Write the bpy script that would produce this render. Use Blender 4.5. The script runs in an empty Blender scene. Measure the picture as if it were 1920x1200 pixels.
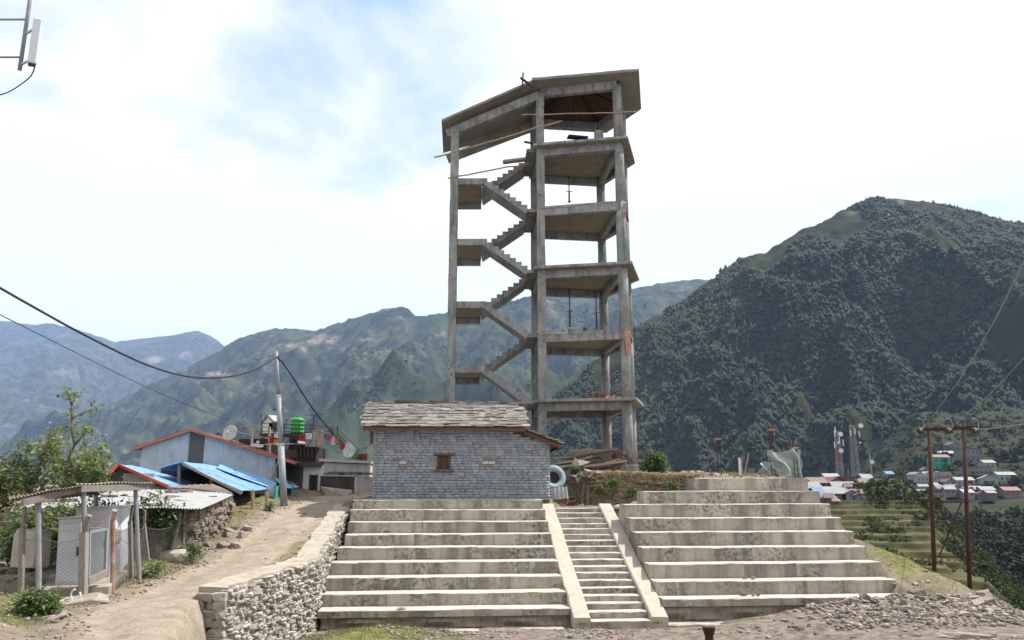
import bpy, bmesh, math, random
import numpy as np
from mathutils import Vector, Matrix

random.seed(11)
rng = np.random.default_rng(11)
R = math.radians
C = bpy.context.scene.collection
scene = bpy.context.scene

# ------------------------------------------------------------------ camera
# world: X right, Y forward, Z up, eye level at z = 0
PITCH, F = R(12.23), 1453.0
HAZE = 0.000045
cp, sp = math.cos(PITCH), math.sin(PITCH)
cam = bpy.data.objects.new('camera', bpy.data.cameras.new('camera'))
C.objects.link(cam)
cam.rotation_euler = (math.pi / 2 + PITCH, 0, 0)
cam.data.sensor_width = 36
cam.data.lens = F / 1920 * 36
cam.data.clip_start = 0.1
cam.data.clip_end = 30000
scene.camera = cam

# ------------------------------------------------------------------ light
SUN_EL, SUN_AZ = R(59), R(68)          # azimuth clockwise from +Y (view direction)
sun_dir = Vector((math.cos(SUN_EL) * math.sin(SUN_AZ), math.cos(SUN_EL) * math.cos(SUN_AZ), math.sin(SUN_EL)))
sl = bpy.data.lights.new('sun', 'SUN')
sl.energy = 5.0
sl.angle = R(0.55)
sl.color = (1.0, 0.955, 0.89)
sun = bpy.data.objects.new('sun', sl)
C.objects.link(sun)
sun.rotation_euler = sun_dir.to_track_quat('Z', 'Y').to_euler()
sun.location = (30, 10, 40)

world = bpy.data.worlds.new('World')
scene.world = world
world.use_nodes = True
nt = world.node_tree
nt.nodes.clear()
def wn(t, **k):
    n = nt.nodes.new(t)
    for a, b in k.items():
        setattr(n, a, b)
    return n
def wl(a, b):
    nt.links.new(a, b)
sky = wn('ShaderNodeTexSky', sky_type='NISHITA', sun_disc=False, sun_elevation=SUN_EL, sun_rotation=SUN_AZ)
sky.altitude = 1500
sky.dust_density = 2.0
bg_sky = wn('ShaderNodeBackground')
bg_sky.inputs['Strength'].default_value = 0.15
tint = wn('ShaderNodeVectorMath', operation='MULTIPLY'); wl(sky.outputs[0], tint.inputs[0]); tint.inputs[1].default_value = (0.90, 1.16, 1.10)
wl(tint.outputs[0], bg_sky.inputs['Color'])
tc = wn('ShaderNodeTexCoord')
sep = wn('ShaderNodeSeparateXYZ'); wl(tc.outputs['Generated'], sep.inputs[0])
zz = wn('ShaderNodeMath', operation='MAXIMUM'); wl(sep.outputs[2], zz.inputs[0]); zz.inputs[1].default_value = 0.0
za = wn('ShaderNodeMath', operation='ADD'); wl(zz.outputs[0], za.inputs[0]); za.inputs[1].default_value = 0.22
dx = wn('ShaderNodeMath', operation='DIVIDE'); wl(sep.outputs[0], dx.inputs[0]); wl(za.outputs[0], dx.inputs[1])
dy = wn('ShaderNodeMath', operation='DIVIDE'); wl(sep.outputs[1], dy.inputs[0]); wl(za.outputs[0], dy.inputs[1])
cmb = wn('ShaderNodeCombineXYZ'); wl(dx.outputs[0], cmb.inputs[0]); wl(dy.outputs[0], cmb.inputs[1])
nz = wn('ShaderNodeTexNoise'); nz.inputs['Scale'].default_value = 2.3; nz.inputs['Detail'].default_value = 7
nz.inputs['Roughness'].default_value = 0.52; nz.inputs['Distortion'].default_value = 0.25
wl(cmb.outputs[0], nz.inputs['Vector'])
# a broad opening in the cloud cover, high and left of the tower
gap = wn('ShaderNodeVectorMath', operation='DISTANCE')
wl(cmb.outputs[0], gap.inputs[0]); gap.inputs[1].default_value = (-0.36, 1.15, 0)
gr = wn('ShaderNodeMapRange'); wl(gap.outputs['Value'], gr.inputs[0])
gr.inputs[1].default_value = 0.05; gr.inputs[2].default_value = 0.75; gr.inputs[3].default_value = -0.15; gr.inputs[4].default_value = 0.16
ad = wn('ShaderNodeMath', operation='ADD'); wl(nz.outputs['Fac'], ad.inputs[0]); wl(gr.outputs[0], ad.inputs[1])
ramp = wn('ShaderNodeValToRGB'); wl(ad.outputs[0], ramp.inputs[0])
ramp.color_ramp.elements[0].position = 0.34; ramp.color_ramp.elements[0].color = (0.3, 0.3, 0.3, 1)
ramp.color_ramp.elements[1].position = 0.52; ramp.color_ramp.elements[1].color = (1, 1, 1, 1)
nz2 = wn('ShaderNodeTexNoise'); nz2.inputs['Scale'].default_value = 1.1; nz2.inputs['Detail'].default_value = 5
wl(cmb.outputs[0], nz2.inputs['Vector'])
r2 = wn('ShaderNodeValToRGB'); wl(nz2.outputs['Fac'], r2.inputs[0])
r2.color_ramp.elements[0].position = 0.35; r2.color_ramp.elements[0].color = (0.96, 0.97, 0.985, 1)
r2.color_ramp.elements[1].position = 0.6; r2.color_ramp.elements[1].color = (1, 1, 1, 1)
bg_c = wn('ShaderNodeBackground'); wl(r2.outputs[0], bg_c.inputs['Color'])
bg_c.inputs['Strength'].default_value = 0.73
mx = wn('ShaderNodeMixShader'); wl(ramp.outputs[0], mx.inputs[0]); wl(bg_sky.outputs[0], mx.inputs[1]); wl(bg_c.outputs[0], mx.inputs[2])
wo = wn('ShaderNodeOutputWorld'); wl(mx.outputs[0], wo.inputs['Surface'])

scene.view_settings.view_transform = 'Standard'
scene.view_settings.look = 'None'
scene.view_settings.gamma = 1
scene.view_settings.use_curve_mapping = False
scene.view_settings.exposure = 0.72
scene.render.engine = 'CYCLES'
scene.cycles.use_denoising = True
scene.cycles.max_bounces = 6
scene.cycles.diffuse_bounces = 3
scene.cycles.glossy_bounces = 2
scene.cycles.transmission_bounces = 3
scene.cycles.volume_bounces = 1
scene.cycles.transparent_max_bounces = 8
scene.cycles.sample_clamp_indirect = 6
scene.cycles.caustics_reflective = False
scene.cycles.caustics_refractive = False

# ------------------------------------------------------------------ helpers
def slope(y):
    v = (600 - y) / F
    return (sp + v * cp) / (cp - v * sp)
def P(x, y, D):
    """point seen at photograph pixel (x, y) standing D metres in front of the camera"""
    v = (600 - y) / F; h = (x - 960) / F; yd = cp - v * sp
    return Vector((h * D / yd, D, (sp + v * cp) * D / yd))
def ss(a, b, x):
    t = np.clip((np.asarray(x, float) - a) / (b - a), 0, 1)
    return t * t * (3 - 2 * t)
_tab = np.random.default_rng(3).random((256, 256))
def vn(x, y):
    x = np.asarray(x, float); y = np.asarray(y, float)
    xi = np.floor(x).astype(int); yi = np.floor(y).astype(int)
    fx = x - xi; fy = y - yi
    fx = fx * fx * fx * (fx * (fx * 6 - 15) + 10); fy = fy * fy * fy * (fy * (fy * 6 - 15) + 10)
    a = _tab[xi & 255, yi & 255]; b = _tab[(xi + 1) & 255, yi & 255]
    c = _tab[xi & 255, (yi + 1) & 255]; d = _tab[(xi + 1) & 255, (yi + 1) & 255]
    return (a * (1 - fx) + b * fx) * (1 - fy) + (c * (1 - fx) + d * fx) * fy
def fbm(x, y, o=5, g=0.5):
    s = 0; a = 1; t = 0
    for i in range(o):
        k = 2.03 ** i
        s = s + a * (vn(x * k + 17.3 * i, y * k - 9.1 * i) * 2 - 1); t += a; a *= g
    return s / t
def ridged(x, y, o=5, g=0.5):
    s = 0; a = 1; t = 0
    for i in range(o):
        k = 2.07 ** i
        n = 1 - np.abs(vn(x * k + 31.7 * i, y * k + 5.3 * i) * 2 - 1)
        s = s + a * n * n; t += a; a *= g
    return s / t

def link(o, parent=None):
    C.objects.link(o)
    if parent is not None:
        o.parent = parent
    return o
def tag(o, label=None, cat=None, group=None, kind=None):
    if label: o['label'] = label
    if cat: o['category'] = cat
    if group: o['group'] = group
    if kind: o['kind'] = kind
    return o
def thing(name, label, cat, loc=(0, 0, 0), group=None):
    o = bpy.data.objects.new(name, None)
    o.empty_display_size = 0.2
    o.location = loc
    link(o)
    return tag(o, label, cat, group)
def wloc(o):
    v = Vector(o.location)
    while o.parent is not None:
        o = o.parent; v += Vector(o.location)
    return v
def np_mesh(name, V, Fc, mat, parent=None, smooth=False, rnd=None, origin=None):
    """V (n,3) world points, Fc (m,k) indices"""
    V = np.asarray(V, float); Fc = np.asarray(Fc, int)
    me = bpy.data.meshes.new(name)
    off = np.zeros(3)
    if parent is not None: off = np.array(wloc(parent))
    elif origin is not None: off = np.array(origin)
    V = V - off
    k = Fc.shape[1]
    me.vertices.add(len(V)); me.vertices.foreach_set('co', V.astype(np.float32).ravel())
    me.loops.add(Fc.size); me.loops.foreach_set('vertex_index', Fc.astype(np.int32).ravel())
    me.polygons.add(len(Fc))
    me.polygons.foreach_set('loop_start', np.arange(0, Fc.size, k, dtype=np.int32))
    me.polygons.foreach_set('loop_total', np.full(len(Fc), k, np.int32))
    if smooth: me.polygons.foreach_set('use_smooth', np.ones(len(Fc), bool))
    me.update(); me.validate()
    if rnd is not None:
        at = me.attributes.new('rnd', 'FLOAT', 'POINT'); at.data.foreach_set('value', np.asarray(rnd, np.float32))
    me.materials.append(mat)
    o = bpy.data.objects.new(name, me)
    if parent is None and origin is not None: o.location = origin
    return link(o, parent)

class MB:
    def __init__(s): s.v = []; s.f = []
    def add(s, vs, fs):
        b = len(s.v); s.v += [Vector(v) for v in vs]; s.f += [tuple(i + b for i in f) for f in fs]
        return s
    def box(s, c, d, rz=0.0, m=None):
        c = Vector(c); x, y, z = d[0] / 2, d[1] / 2, d[2] / 2
        M3 = m if m is not None else Matrix.Rotation(rz, 3, 'Z')
        vs = [c + M3 @ Vector((a * x, b * y, e * z)) for e in (-1, 1) for a, b in ((-1, -1), (1, -1), (1, 1), (-1, 1))]
        return s.add(vs, [(3, 2, 1, 0), (4, 5, 6, 7), (0, 1, 5, 4), (1, 2, 6, 5), (2, 3, 7, 6), (3, 0, 4, 7)])
    def beam(s, p, q, w, h, up=(0, 0, 1)):
        """box from p to q, w across, h along up"""
        p = Vector(p); q = Vector(q); d = (q - p); L = d.length; d.normalize()
        up = Vector(up)
        if abs(d.dot(up)) > .98: up = Vector((0, 1, 0))
        x = d.cross(up).normalized(); u = x.cross(d).normalized()
        vs = [b + x * (a * w / 2) + u * (e * h / 2) for b in (p, q) for a, e in ((-1, -1), (1, -1), (1, 1), (-1, 1))]
        return s.add(vs, [(0, 1, 2, 3), (7, 6, 5, 4), (4, 5, 1, 0), (5, 6, 2, 1), (6, 7, 3, 2), (7, 4, 0, 3)])
    def tube(s, pts, r, n=8, cap=True):
        pts = [Vector(p) for p in pts]
        rs = r if isinstance(r, (list, tuple)) else [r] * len(pts)
        vs = []; fs = []
        pu = None
        for i, p in enumerate(pts):
            d = (pts[min(i + 1, len(pts) - 1)] - pts[max(i - 1, 0)])
            d = d.normalized() if d.length > 1e-9 else Vector((0, 0, 1))
            if pu is None:
                pu = d.orthogonal().normalized()
            x = (pu - d * pu.dot(d)).normalized(); pu = x
            y = d.cross(x)
            for k in range(n):
                a = 2 * math.pi * k / n
                vs.append(p + (x * math.cos(a) + y * math.sin(a)) * rs[i])
        for i in range(len(pts) - 1):
            for k in range(n):
                k2 = (k + 1) % n
                fs.append((i * n + k, i * n + k2, (i + 1) * n + k2, (i + 1) * n + k))
        if cap:
            fs.append(tuple(range(n - 1, -1, -1))); fs.append(tuple((len(pts) - 1) * n + k for k in range(n)))
        return s.add(vs, fs)
    def lathe(s, prof, c, ax, n=24):
        """profile of (distance along ax, radius) turned about ax"""
        c = Vector(c); ax = Vector(ax).normalized(); x = ax.orthogonal().normalized(); y = ax.cross(x); vs = []; fs = []
        for t, r in prof: vs += [c + ax * t + (x * math.cos(2 * math.pi * k / n) + y * math.sin(2 * math.pi * k / n)) * r for k in range(n)]
        for i in range(len(prof) - 1):
            for k in range(n): k2 = (k + 1) % n; fs.append((i * n + k, i * n + k2, (i + 1) * n + k2, (i + 1) * n + k))
        return s.add(vs, fs)
    def prism(s, poly, z0, z1):
        """vertical prism over a list of (x, y); z0/z1 numbers or lists"""
        n = len(poly)
        a = z0 if isinstance(z0, (list, tuple)) else [z0] * n
        b = z1 if isinstance(z1, (list, tuple)) else [z1] * n
        vs = [Vector((p[0], p[1], a[i])) for i, p in enumerate(poly)] + [Vector((p[0], p[1], b[i])) for i, p in enumerate(poly)]
        fs = [tuple(range(n - 1, -1, -1)), tuple(range(n, 2 * n))]
        for i in range(n):
            j = (i + 1) % n; fs.append((i, j, n + j, n + i))
        return s.add(vs, fs)
    def ext(s, poly, d):
        """extrude a 3D polygon along vector d"""
        n = len(poly); d = Vector(d); poly = [Vector(p) for p in poly]
        vs = poly + [p + d for p in poly]
        fs = [tuple(range(n - 1, -1, -1)), tuple(range(n, 2 * n))]
        for i in range(n):
            j = (i + 1) % n; fs.append((i, j, n + j, n + i))
        return s.add(vs, fs)
    def quad(s, a, b, c, d, t=0.02):
        """thick plate"""
        a, b, c, d = map(Vector, (a, b, c, d)); nrm = ((b - a).cross(d - a)).normalized() * t
        return s.ext([a, b, c, d], nrm)
    def corr(s, a, b, c, d, n, amp=0.018, t=0.006, sag=0.0):
        """corrugated sheet a-b-c-d, waves counted along a-b"""
        a, b, c, d = map(Vector, (a, b, c, d)); nrm = ((b - a).cross(d - a)).normalized()
        m = n * 4; k = 5; vs = []; fs = []
        for L in (0, 1):
            for j in range(k + 1):
                v = j / k
                for i in range(m + 1):
                    u = i / m
                    p = (a.lerp(b, u)).lerp(d.lerp(c, u), v) + nrm * (amp * math.sin(2 * math.pi * n * u) - L * t)
                    p.z -= sag * math.sin(math.pi * v) + .012 * math.sin(u * 9 + v * 4)
                    vs.append(p)
        N = (k + 1) * (m + 1)
        for j in range(k):
            for i in range(m):
                q = j * (m + 1) + i
                fs.append((q, q + 1, q + m + 2, q + m + 1)); fs.append((N + q + m + 1, N + q + m + 2, N + q + 1, N + q))
        for i in range(m):
            fs.append((N + i, N + i + 1, i + 1, i)); q = k * (m + 1) + i; fs.append((q, q + 1, N + q + 1, N + q))
        for j in range(k):
            q = j * (m + 1); fs.append((q, q + m + 1, N + q + m + 1, N + q)); q += m; fs.append((N + q, N + q + m + 1, q + m + 1, q))
        return s.add(vs, fs)
    def build(s, name, mat, parent=None, smooth=False, bevel=0.0, jitter=0.0, origin=None, tread=False):
        off = wloc(parent) if parent is not None else (Vector(origin) if origin is not None else Vector((0, 0, 0)))
        me = bpy.data.meshes.new(name)
        me.from_pydata([v - off for v in s.v], [], s.f)
        if bevel > 0:
            bm = bmesh.new(); bm.from_mesh(me)
            bmesh.ops.bevel(bm, geom=[e for e in bm.edges], offset=bevel, segments=1, affect='EDGES', clamp_overlap=True)
            bm.to_mesh(me); bm.free()
        if jitter > 0:
            for v in me.vertices:
                v.co += Vector((random.uniform(-1, 1), random.uniform(-1, 1), random.uniform(-1, 1))) * jitter
        if smooth:
            for p in me.polygons: p.use_smooth = True
        me.update(); me.materials.append(mat)
        if tread:                                       # up-facing tops paler: sunlight put into the colour, beyond real dust
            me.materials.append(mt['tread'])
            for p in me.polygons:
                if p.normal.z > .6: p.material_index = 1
        o = bpy.data.objects.new(name, me)
        if parent is None and origin is not None: o.location = origin
        return link(o, parent)

def merge(bases, pick, mats, locs):
    """bases: list of (verts, tris); pick (N,) base index; mats (N,3,3); locs (N,3) -> V, F, per-vertex instance id"""
    Vs = []; Fs = []; Is = []; o = 0
    for b, (bv, bf) in enumerate(bases):
        idx = np.where(pick == b)[0]
        if len(idx) == 0: continue
        v = np.einsum('nij,kj->nki', mats[idx], bv) + locs[idx][:, None, :]
        n = len(bv)
        f = bf[None] + (np.arange(len(idx)) * n)[:, None, None] + o
        Vs.append(v.reshape(-1, 3)); Fs.append(f.reshape(-1, bf.shape[1])); Is.append(np.repeat(idx, n)); o += len(idx) * n
    return np.concatenate(Vs), np.concatenate(Fs), np.concatenate(Is)
def rotmats(n, tilt=0.4, r=None):
    r = r or rng
    a = r.uniform(0, 2 * np.pi, n); t = r.normal(0, tilt, n); b = r.uniform(0, 2 * np.pi, n)
    def rz(q):
        m = np.zeros((n, 3, 3)); m[:, 0, 0] = np.cos(q); m[:, 0, 1] = -np.sin(q); m[:, 1, 0] = np.sin(q); m[:, 1, 1] = np.cos(q); m[:, 2, 2] = 1; return m
    m = np.zeros((n, 3, 3)); m[:, 0, 0] = 1; m[:, 1, 1] = np.cos(t); m[:, 1, 2] = -np.sin(t); m[:, 2, 1] = np.sin(t); m[:, 2, 2] = np.cos(t)
    return rz(b) @ m @ rz(a)
def ico(sub, jit, sc=(1, 1, 1), seed=0):
    bm = bmesh.new(); bmesh.ops.create_icosphere(bm, subdivisions=sub, radius=1)
    bm.verts.ensure_lookup_table(); bm.faces.ensure_lookup_table()
    r = np.random.default_rng(seed)
    v = np.array([x.co[:] for x in bm.verts]); v = v * (1 + r.uniform(-jit, jit, (len(v), 1))) * np.array(sc)
    f = np.array([[q.index for q in x.verts] for x in bm.faces]); bm.free()
    return v, f
def stone_base(seed, jit=0.19):
    bm = bmesh.new(); bmesh.ops.create_cube(bm, size=1)
    r = random.Random(seed)
    for v in bm.verts: v.co += Vector((r.uniform(-jit, jit), r.uniform(-jit, jit), r.uniform(-jit, jit)))
    bmesh.ops.bevel(bm, geom=list(bm.edges), offset=0.07, segments=1, affect='EDGES', clamp_overlap=True)
    bmesh.ops.triangulate(bm, faces=list(bm.faces))
    for v in bm.verts: v.co += Vector((r.uniform(-1, 1), r.uniform(-1, 1), r.uniform(-1, 1))) * 0.035
    bm.verts.ensure_lookup_table()
    for i, v in enumerate(bm.verts): v.index = i
    V = np.array([v.co[:] for v in bm.verts]); Fc = np.array([[q.index for q in f.verts] for f in bm.faces]); bm.free()
    return V, Fc
def mesh_of(name, base, mat, smooth=False):
    me = bpy.data.meshes.new(name); me.from_pydata([tuple(v) for v in base[0]], [], [tuple(int(i) for i in f) for f in base[1]])
    if smooth:
        for p in me.polygons: p.use_smooth = True
    me.materials.append(mat); me.update()
    return me
def put(name, me, loc, sc=(1, 1, 1), rot=(0, 0, 0), parent=None):
    o = bpy.data.objects.new(name, me)
    o.scale = sc; o.rotation_euler = rot
    o.location = Vector(loc) - (wloc(parent) if parent is not None else Vector((0, 0, 0)))
    return link(o, parent)

# ------------------------------------------------------------------ materials
def M(name, cols, scale=3.0, rough=0.85, bump=0.3, bscale=25.0, stretch=(1, 1, 1), metal=0.0, rnd=0.0, stain=None, attr=None,
      spec=0.3, trans=0.0, detail=7, bdist=0.02, coord='Object', hue=0.0, streak=None):
    m = bpy.data.materials.new(name); m.use_nodes = True
    t = m.node_tree; nd = t.nodes; lk = t.links
    b = nd['Principled BSDF']
    b.inputs['Roughness'].default_value = rough; b.inputs['Metallic'].default_value = metal
    b.inputs['Specular IOR Level'].default_value = spec
    tcn = nd.new('ShaderNodeTexCoord'); mp = nd.new('ShaderNodeMapping'); lk.new(tcn.outputs[coord], mp.inputs[0])
    mp.inputs['Scale'].default_value = stretch
    info = nd.new('ShaderNodeObjectInfo')
    # shift the pattern per object so copies never repeat it
    sh = nd.new('ShaderNodeVectorMath'); sh.operation = 'SCALE'; sh.inputs[0].default_value = (37.0, 19.0, 53.0)
    lk.new(info.outputs['Random'], sh.inputs['Scale']); lk.new(sh.outputs[0], mp.inputs['Location'])
    n = nd.new('ShaderNodeTexNoise'); n.inputs['Scale'].default_value = scale; n.inputs['Detail'].default_value = detail
    n.inputs['Roughness'].default_value = 0.6
    lk.new(mp.outputs[0], n.inputs['Vector'])
    rp = nd.new('ShaderNodeValToRGB'); lk.new(n.outputs['Fac'], rp.inputs[0])
    el = rp.color_ramp.elements
    k = len(cols)
    while len(el) < k: el.new(0.5)
    for i, c in enumerate(cols):
        el[i].position = 0.30 + 0.40 * (i / max(1, k - 1)); el[i].color = (*c, 1)
    col = rp.outputs[0]
    if stain:                                     # (colour, scale, lo, hi, amount)
        n2 = nd.new('ShaderNodeTexNoise'); n2.inputs['Scale'].default_value = stain[1]; n2.inputs['Detail'].default_value = 9
        n2.inputs['Roughness'].default_value = 0.68; lk.new(mp.outputs[0], n2.inputs['Vector'])
        r3 = nd.new('ShaderNodeMapRange'); lk.new(n2.outputs['Fac'], r3.inputs[0])
        r3.inputs[1].default_value = stain[2]; r3.inputs[2].default_value = stain[3]; r3.inputs[4].default_value = stain[4]
        fo = r3.outputs[0]
        if len(stain) > 5:                            # stains gather in patches of this scale
            n5 = nd.new('ShaderNodeTexNoise'); n5.inputs['Scale'].default_value = stain[5]; n5.inputs['Detail'].default_value = 3; lk.new(mp.outputs[0], n5.inputs['Vector'])
            r5 = nd.new('ShaderNodeMapRange'); lk.new(n5.outputs['Fac'], r5.inputs[0]); r5.inputs[1].default_value = .42; r5.inputs[2].default_value = .62
            m5 = nd.new('ShaderNodeMath'); m5.operation = 'MULTIPLY'; lk.new(fo, m5.inputs[0]); lk.new(r5.outputs[0], m5.inputs[1]); fo = m5.outputs[0]
        mi = nd.new('ShaderNodeMix'); mi.data_type = 'RGBA'; lk.new(fo, mi.inputs[0]); lk.new(col, mi.inputs[6])
        mi.inputs[7].default_value = (*stain[0], 1); col = mi.outputs[2]
    if streak:                                    # (colour, scale, lo, hi, amount): runs of water down a wall
        m2 = nd.new('ShaderNodeMapping'); lk.new(tcn.outputs[coord], m2.inputs[0]); m2.inputs['Scale'].default_value = (1, 1, 0.12)
        lk.new(sh.outputs[0], m2.inputs['Location'])
        n2 = nd.new('ShaderNodeTexNoise'); n2.inputs['Scale'].default_value = streak[1]; n2.inputs['Detail'].default_value = 6
        lk.new(m2.outputs[0], n2.inputs['Vector'])
        r3 = nd.new('ShaderNodeMapRange'); lk.new(n2.outputs['Fac'], r3.inputs[0])
        r3.inputs[1].default_value = streak[2]; r3.inputs[2].default_value = streak[3]; r3.inputs[4].default_value = streak[4]
        mi = nd.new('ShaderNodeMix'); mi.data_type = 'RGBA'; lk.new(r3.outputs[0], mi.inputs[0]); lk.new(col, mi.inputs[6])
        mi.inputs[7].default_value = (*streak[0], 1); col = mi.outputs[2]
    if rnd > 0 or hue > 0:
        at = nd.new('ShaderNodeAttribute'); at.attribute_name = 'rnd'
        s1 = nd.new('ShaderNodeMath'); s1.operation = 'ADD'; lk.new(info.outputs['Random'], s1.inputs[0]); lk.new(at.outputs['Fac'], s1.inputs[1])
        s2 = nd.new('ShaderNodeMath'); s2.operation = 'FRACT'; lk.new(s1.outputs[0], s2.inputs[0])
        mr = nd.new('ShaderNodeMapRange'); lk.new(s2.outputs[0], mr.inputs[0]); mr.inputs[3].default_value = 1 - rnd; mr.inputs[4].default_value = 1 + rnd
        hs = nd.new('ShaderNodeHueSaturation'); lk.new(mr.outputs[0], hs.inputs['Value']); lk.new(col, hs.inputs['Color'])
        if hue > 0:
            s3 = nd.new('ShaderNodeMath'); s3.operation = 'MULTIPLY'; lk.new(s2.outputs[0], s3.inputs[0]); s3.inputs[1].default_value = 7.31
            s4 = nd.new('ShaderNodeMath'); s4.operation = 'FRACT'; lk.new(s3.outputs[0], s4.inputs[0])
            mh = nd.new('ShaderNodeMapRange'); lk.new(s4.outputs[0], mh.inputs[0]); mh.inputs[3].default_value = .5 - hue; mh.inputs[4].default_value = .5 + hue
            lk.new(mh.outputs[0], hs.inputs['Hue'])
        col = hs.outputs[0]
    if attr:                                      # (attribute, colour): a mapped patch of other ground
        aa = nd.new('ShaderNodeAttribute'); aa.attribute_name = attr[0]
        mi = nd.new('ShaderNodeMix'); mi.data_type = 'RGBA'; lk.new(aa.outputs['Fac'], mi.inputs[0]); lk.new(col, mi.inputs[6])
        mi.inputs[7].default_value = (*attr[1], 1); col = mi.outputs[2]
    lk.new(col, b.inputs['Base Color'])
    if bump > 0:
        n3 = nd.new('ShaderNodeTexNoise'); n3.inputs['Scale'].default_value = bscale; n3.inputs['Detail'].default_value = 6
        lk.new(mp.outputs[0], n3.inputs['Vector'])
        bu = nd.new('ShaderNodeBump'); bu.inputs['Strength'].default_value = bump; bu.inputs['Distance'].default_value = bdist
        lk.new(n3.outputs['Fac'], bu.inputs['Height']); lk.new(bu.outputs[0], b.inputs['Normal'])
    if trans > 0:
        tr = nd.new('ShaderNodeBsdfTranslucent'); lk.new(col, tr.inputs[0])
        ms = nd.new('ShaderNodeMixShader'); ms.inputs[0].default_value = trans
        lk.new(b.outputs[0], ms.inputs[1]); lk.new(tr.outputs[0], ms.inputs[2])
        lk.new(ms.outputs[0], nd['Material Output'].inputs['Surface'])
    return m
mt = {}
mt['conc'] = M('concrete_tower', [(.16, .162, .162), (.245, .245, .24), (.305, .305, .30)], 1.6, .9, .35, 18, stain=((.075, .075, .073), 8, .46, .62, .8, 1.2), streak=((.10, .10, .10), 5, .48, .68, .7))
mt['conc_soffit'] = M('concrete_soffit', [(.19, .16, .122), (.24, .205, .16), (.155, .132, .105)], 1.1, .9, .25, 14, stretch=(1, 3, 1), stain=((.16, .15, .13), 1.6, .55, .68, .6))
mt['conc_roof'] = M('concrete_roof', [(.18, .166, .147), (.245, .227, .20)], 1.3, .92, .3, 14, stain=((.13, .13, .12), 2.2, .5, .7, .6))
mt['conc_step'] = M('concrete_step', [(.265, .238, .198), (.35, .32, .272), (.42, .388, .334)], 1.0, .92, .7, 16, stain=((.06, .055, .047), 10, .455, .60, .85, .8), streak=((.125, .112, .094), 3.2, .47, .66, .7), rnd=.10)
mt['tread'] = M('sunlit_tread', [(.355, .332, .292), (.445, .415, .367)], 1.6, .95, .4, 18, stain=((.30, .275, .235), 3, .55, .7, .5))  # paler than the risers so the step tops look sunlit
mt['conc_edge'] = M('concrete_stringer', [(.35, .31, .255), (.43, .39, .33)], 1.5, .92, .5, 14, stain=((.22, .20, .17), 3.2, .54, .7, .6))
mt['coping'] = M('cement_coping', [(.29, .25, .20), (.38, .335, .275)], 2.0, .92, .8, 12, stain=((.20, .175, .145), 7, .48, .62, .7))
mt['mortar'] = M('dark_mortar', [(.10, .10, .10), (.16, .155, .15)], 8, .95, .4, 30)
mt['rubble_core'] = M('rubble_mortar', [(.17, .145, .12), (.26, .225, .185)], 5, .95, .6, 20)
mt['brick'] = M('slate_brick', [(.19, .208, .238), (.26, .281, .314), (.335, .356, .388)], 9, .75, .6, 40, rnd=.17, hue=.015)
mt['brick_brown'] = M('brown_slate_brick', [(.19, .165, .15), (.25, .22, .20)], 9, .75, .5, 40, rnd=.18)
mt['brick_pale'] = M('pale_slate_brick', [(.42, .44, .47), (.48, .50, .53)], 9, .7, .4, 40)
mt['slate'] = M('roof_slate', [(.11, .102, .092), (.175, .163, .148), (.235, .22, .203)], 6, .85, .6, 30, rnd=.42, hue=.012)
mt['stone'] = M('wall_stone', [(.19, .17, .145), (.33, .30, .26), (.43, .395, .345)], 5, .92, .7, 14, rnd=.28, hue=.012)
mt['stone_dark'] = M('shed_stone', [(.13, .105, .085), (.24, .20, .165)], 5, .92, .7, 14, rnd=.35, hue=.012)
mt['rock'] = M('field_rock', [(.13, .105, .086), (.225, .19, .162), (.33, .285, .25)], 4, .9, .6, 10, rnd=.30, hue=.025)
mt['rock_pale'] = M('pale_boulder', [(.33, .29, .245), (.44, .40, .35)], 2.5, .9, .6, 6, rnd=.1)
mt['rubble_red'] = M('red_brick_rubble', [(.15, .07, .048), (.25, .12, .085), (.20, .10, .075)], 4, .95, .5, 20, rnd=.35, hue=.01)
mt['wood_brown'] = M('brown_timber', [(.075, .038, .024), (.125, .066, .041)], 4, .7, .3, 30, stretch=(1, 1, 6), rnd=.15)
mt['wood_grey'] = M('weathered_timber', [(.15, .125, .10), (.26, .22, .18), (.20, .165, .13)], 5, .9, .4, 30, stretch=(1, 6, 6), rnd=.35, hue=.012)
mt['wood_old'] = M('old_post_wood', [(.16, .14, .125), (.27, .245, .22)], 6, .95, .4, 30, stretch=(6, 6, 1), rnd=.2)
mt['form'] = M('formwork_board', [(.055, .03, .02), (.10, .052, .033)], 3, .8, .3, 20, stretch=(1, 5, 1), rnd=.25)
mt['bamboo'] = M('bamboo', [(.24, .16, .09), (.34, .25, .16)], 5, .6, .2, 30, rnd=.15)
mt['steel'] = M('dark_steel', [(.022, .022, .024), (.05, .048, .046)], 9, .55, .1, 30, metal=.5)
mt['galv'] = M('galvanised_steel', [(.33, .345, .36), (.45, .465, .48)], 6, .45, .1, 30, metal=.65)
mt['galv_pole'] = M('grey_painted_pole', [(.19, .20, .21), (.27, .28, .29)], 4, .6, .1, 30, metal=.1, streak=((.2, .17, .14), 6, .55, .75, .4))
mt['rust'] = M('rusty_steel', [(.035, .012, .009), (.065, .022, .015)], 8, .85, .3, 40)
mt['rust_lt'] = M('rusty_pipe', [(.17, .075, .045), (.30, .17, .12), (.36, .33, .30)], 5, .85, .3, 30)
mt['tin'] = M('zinc_sheet', [(.26, .265, .27), (.36, .365, .37), (.30, .295, .28)], 2.5, .5, .15, 30, metal=.25, stain=((.30, .20, .13), 2.2, .6, .72, .7))
mt['tin_rust'] = M('rusty_zinc_sheet', [(.17, .125, .09), (.25, .22, .19), (.20, .165, .135)], 2.5, .7, .2, 30, metal=.2)
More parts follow.
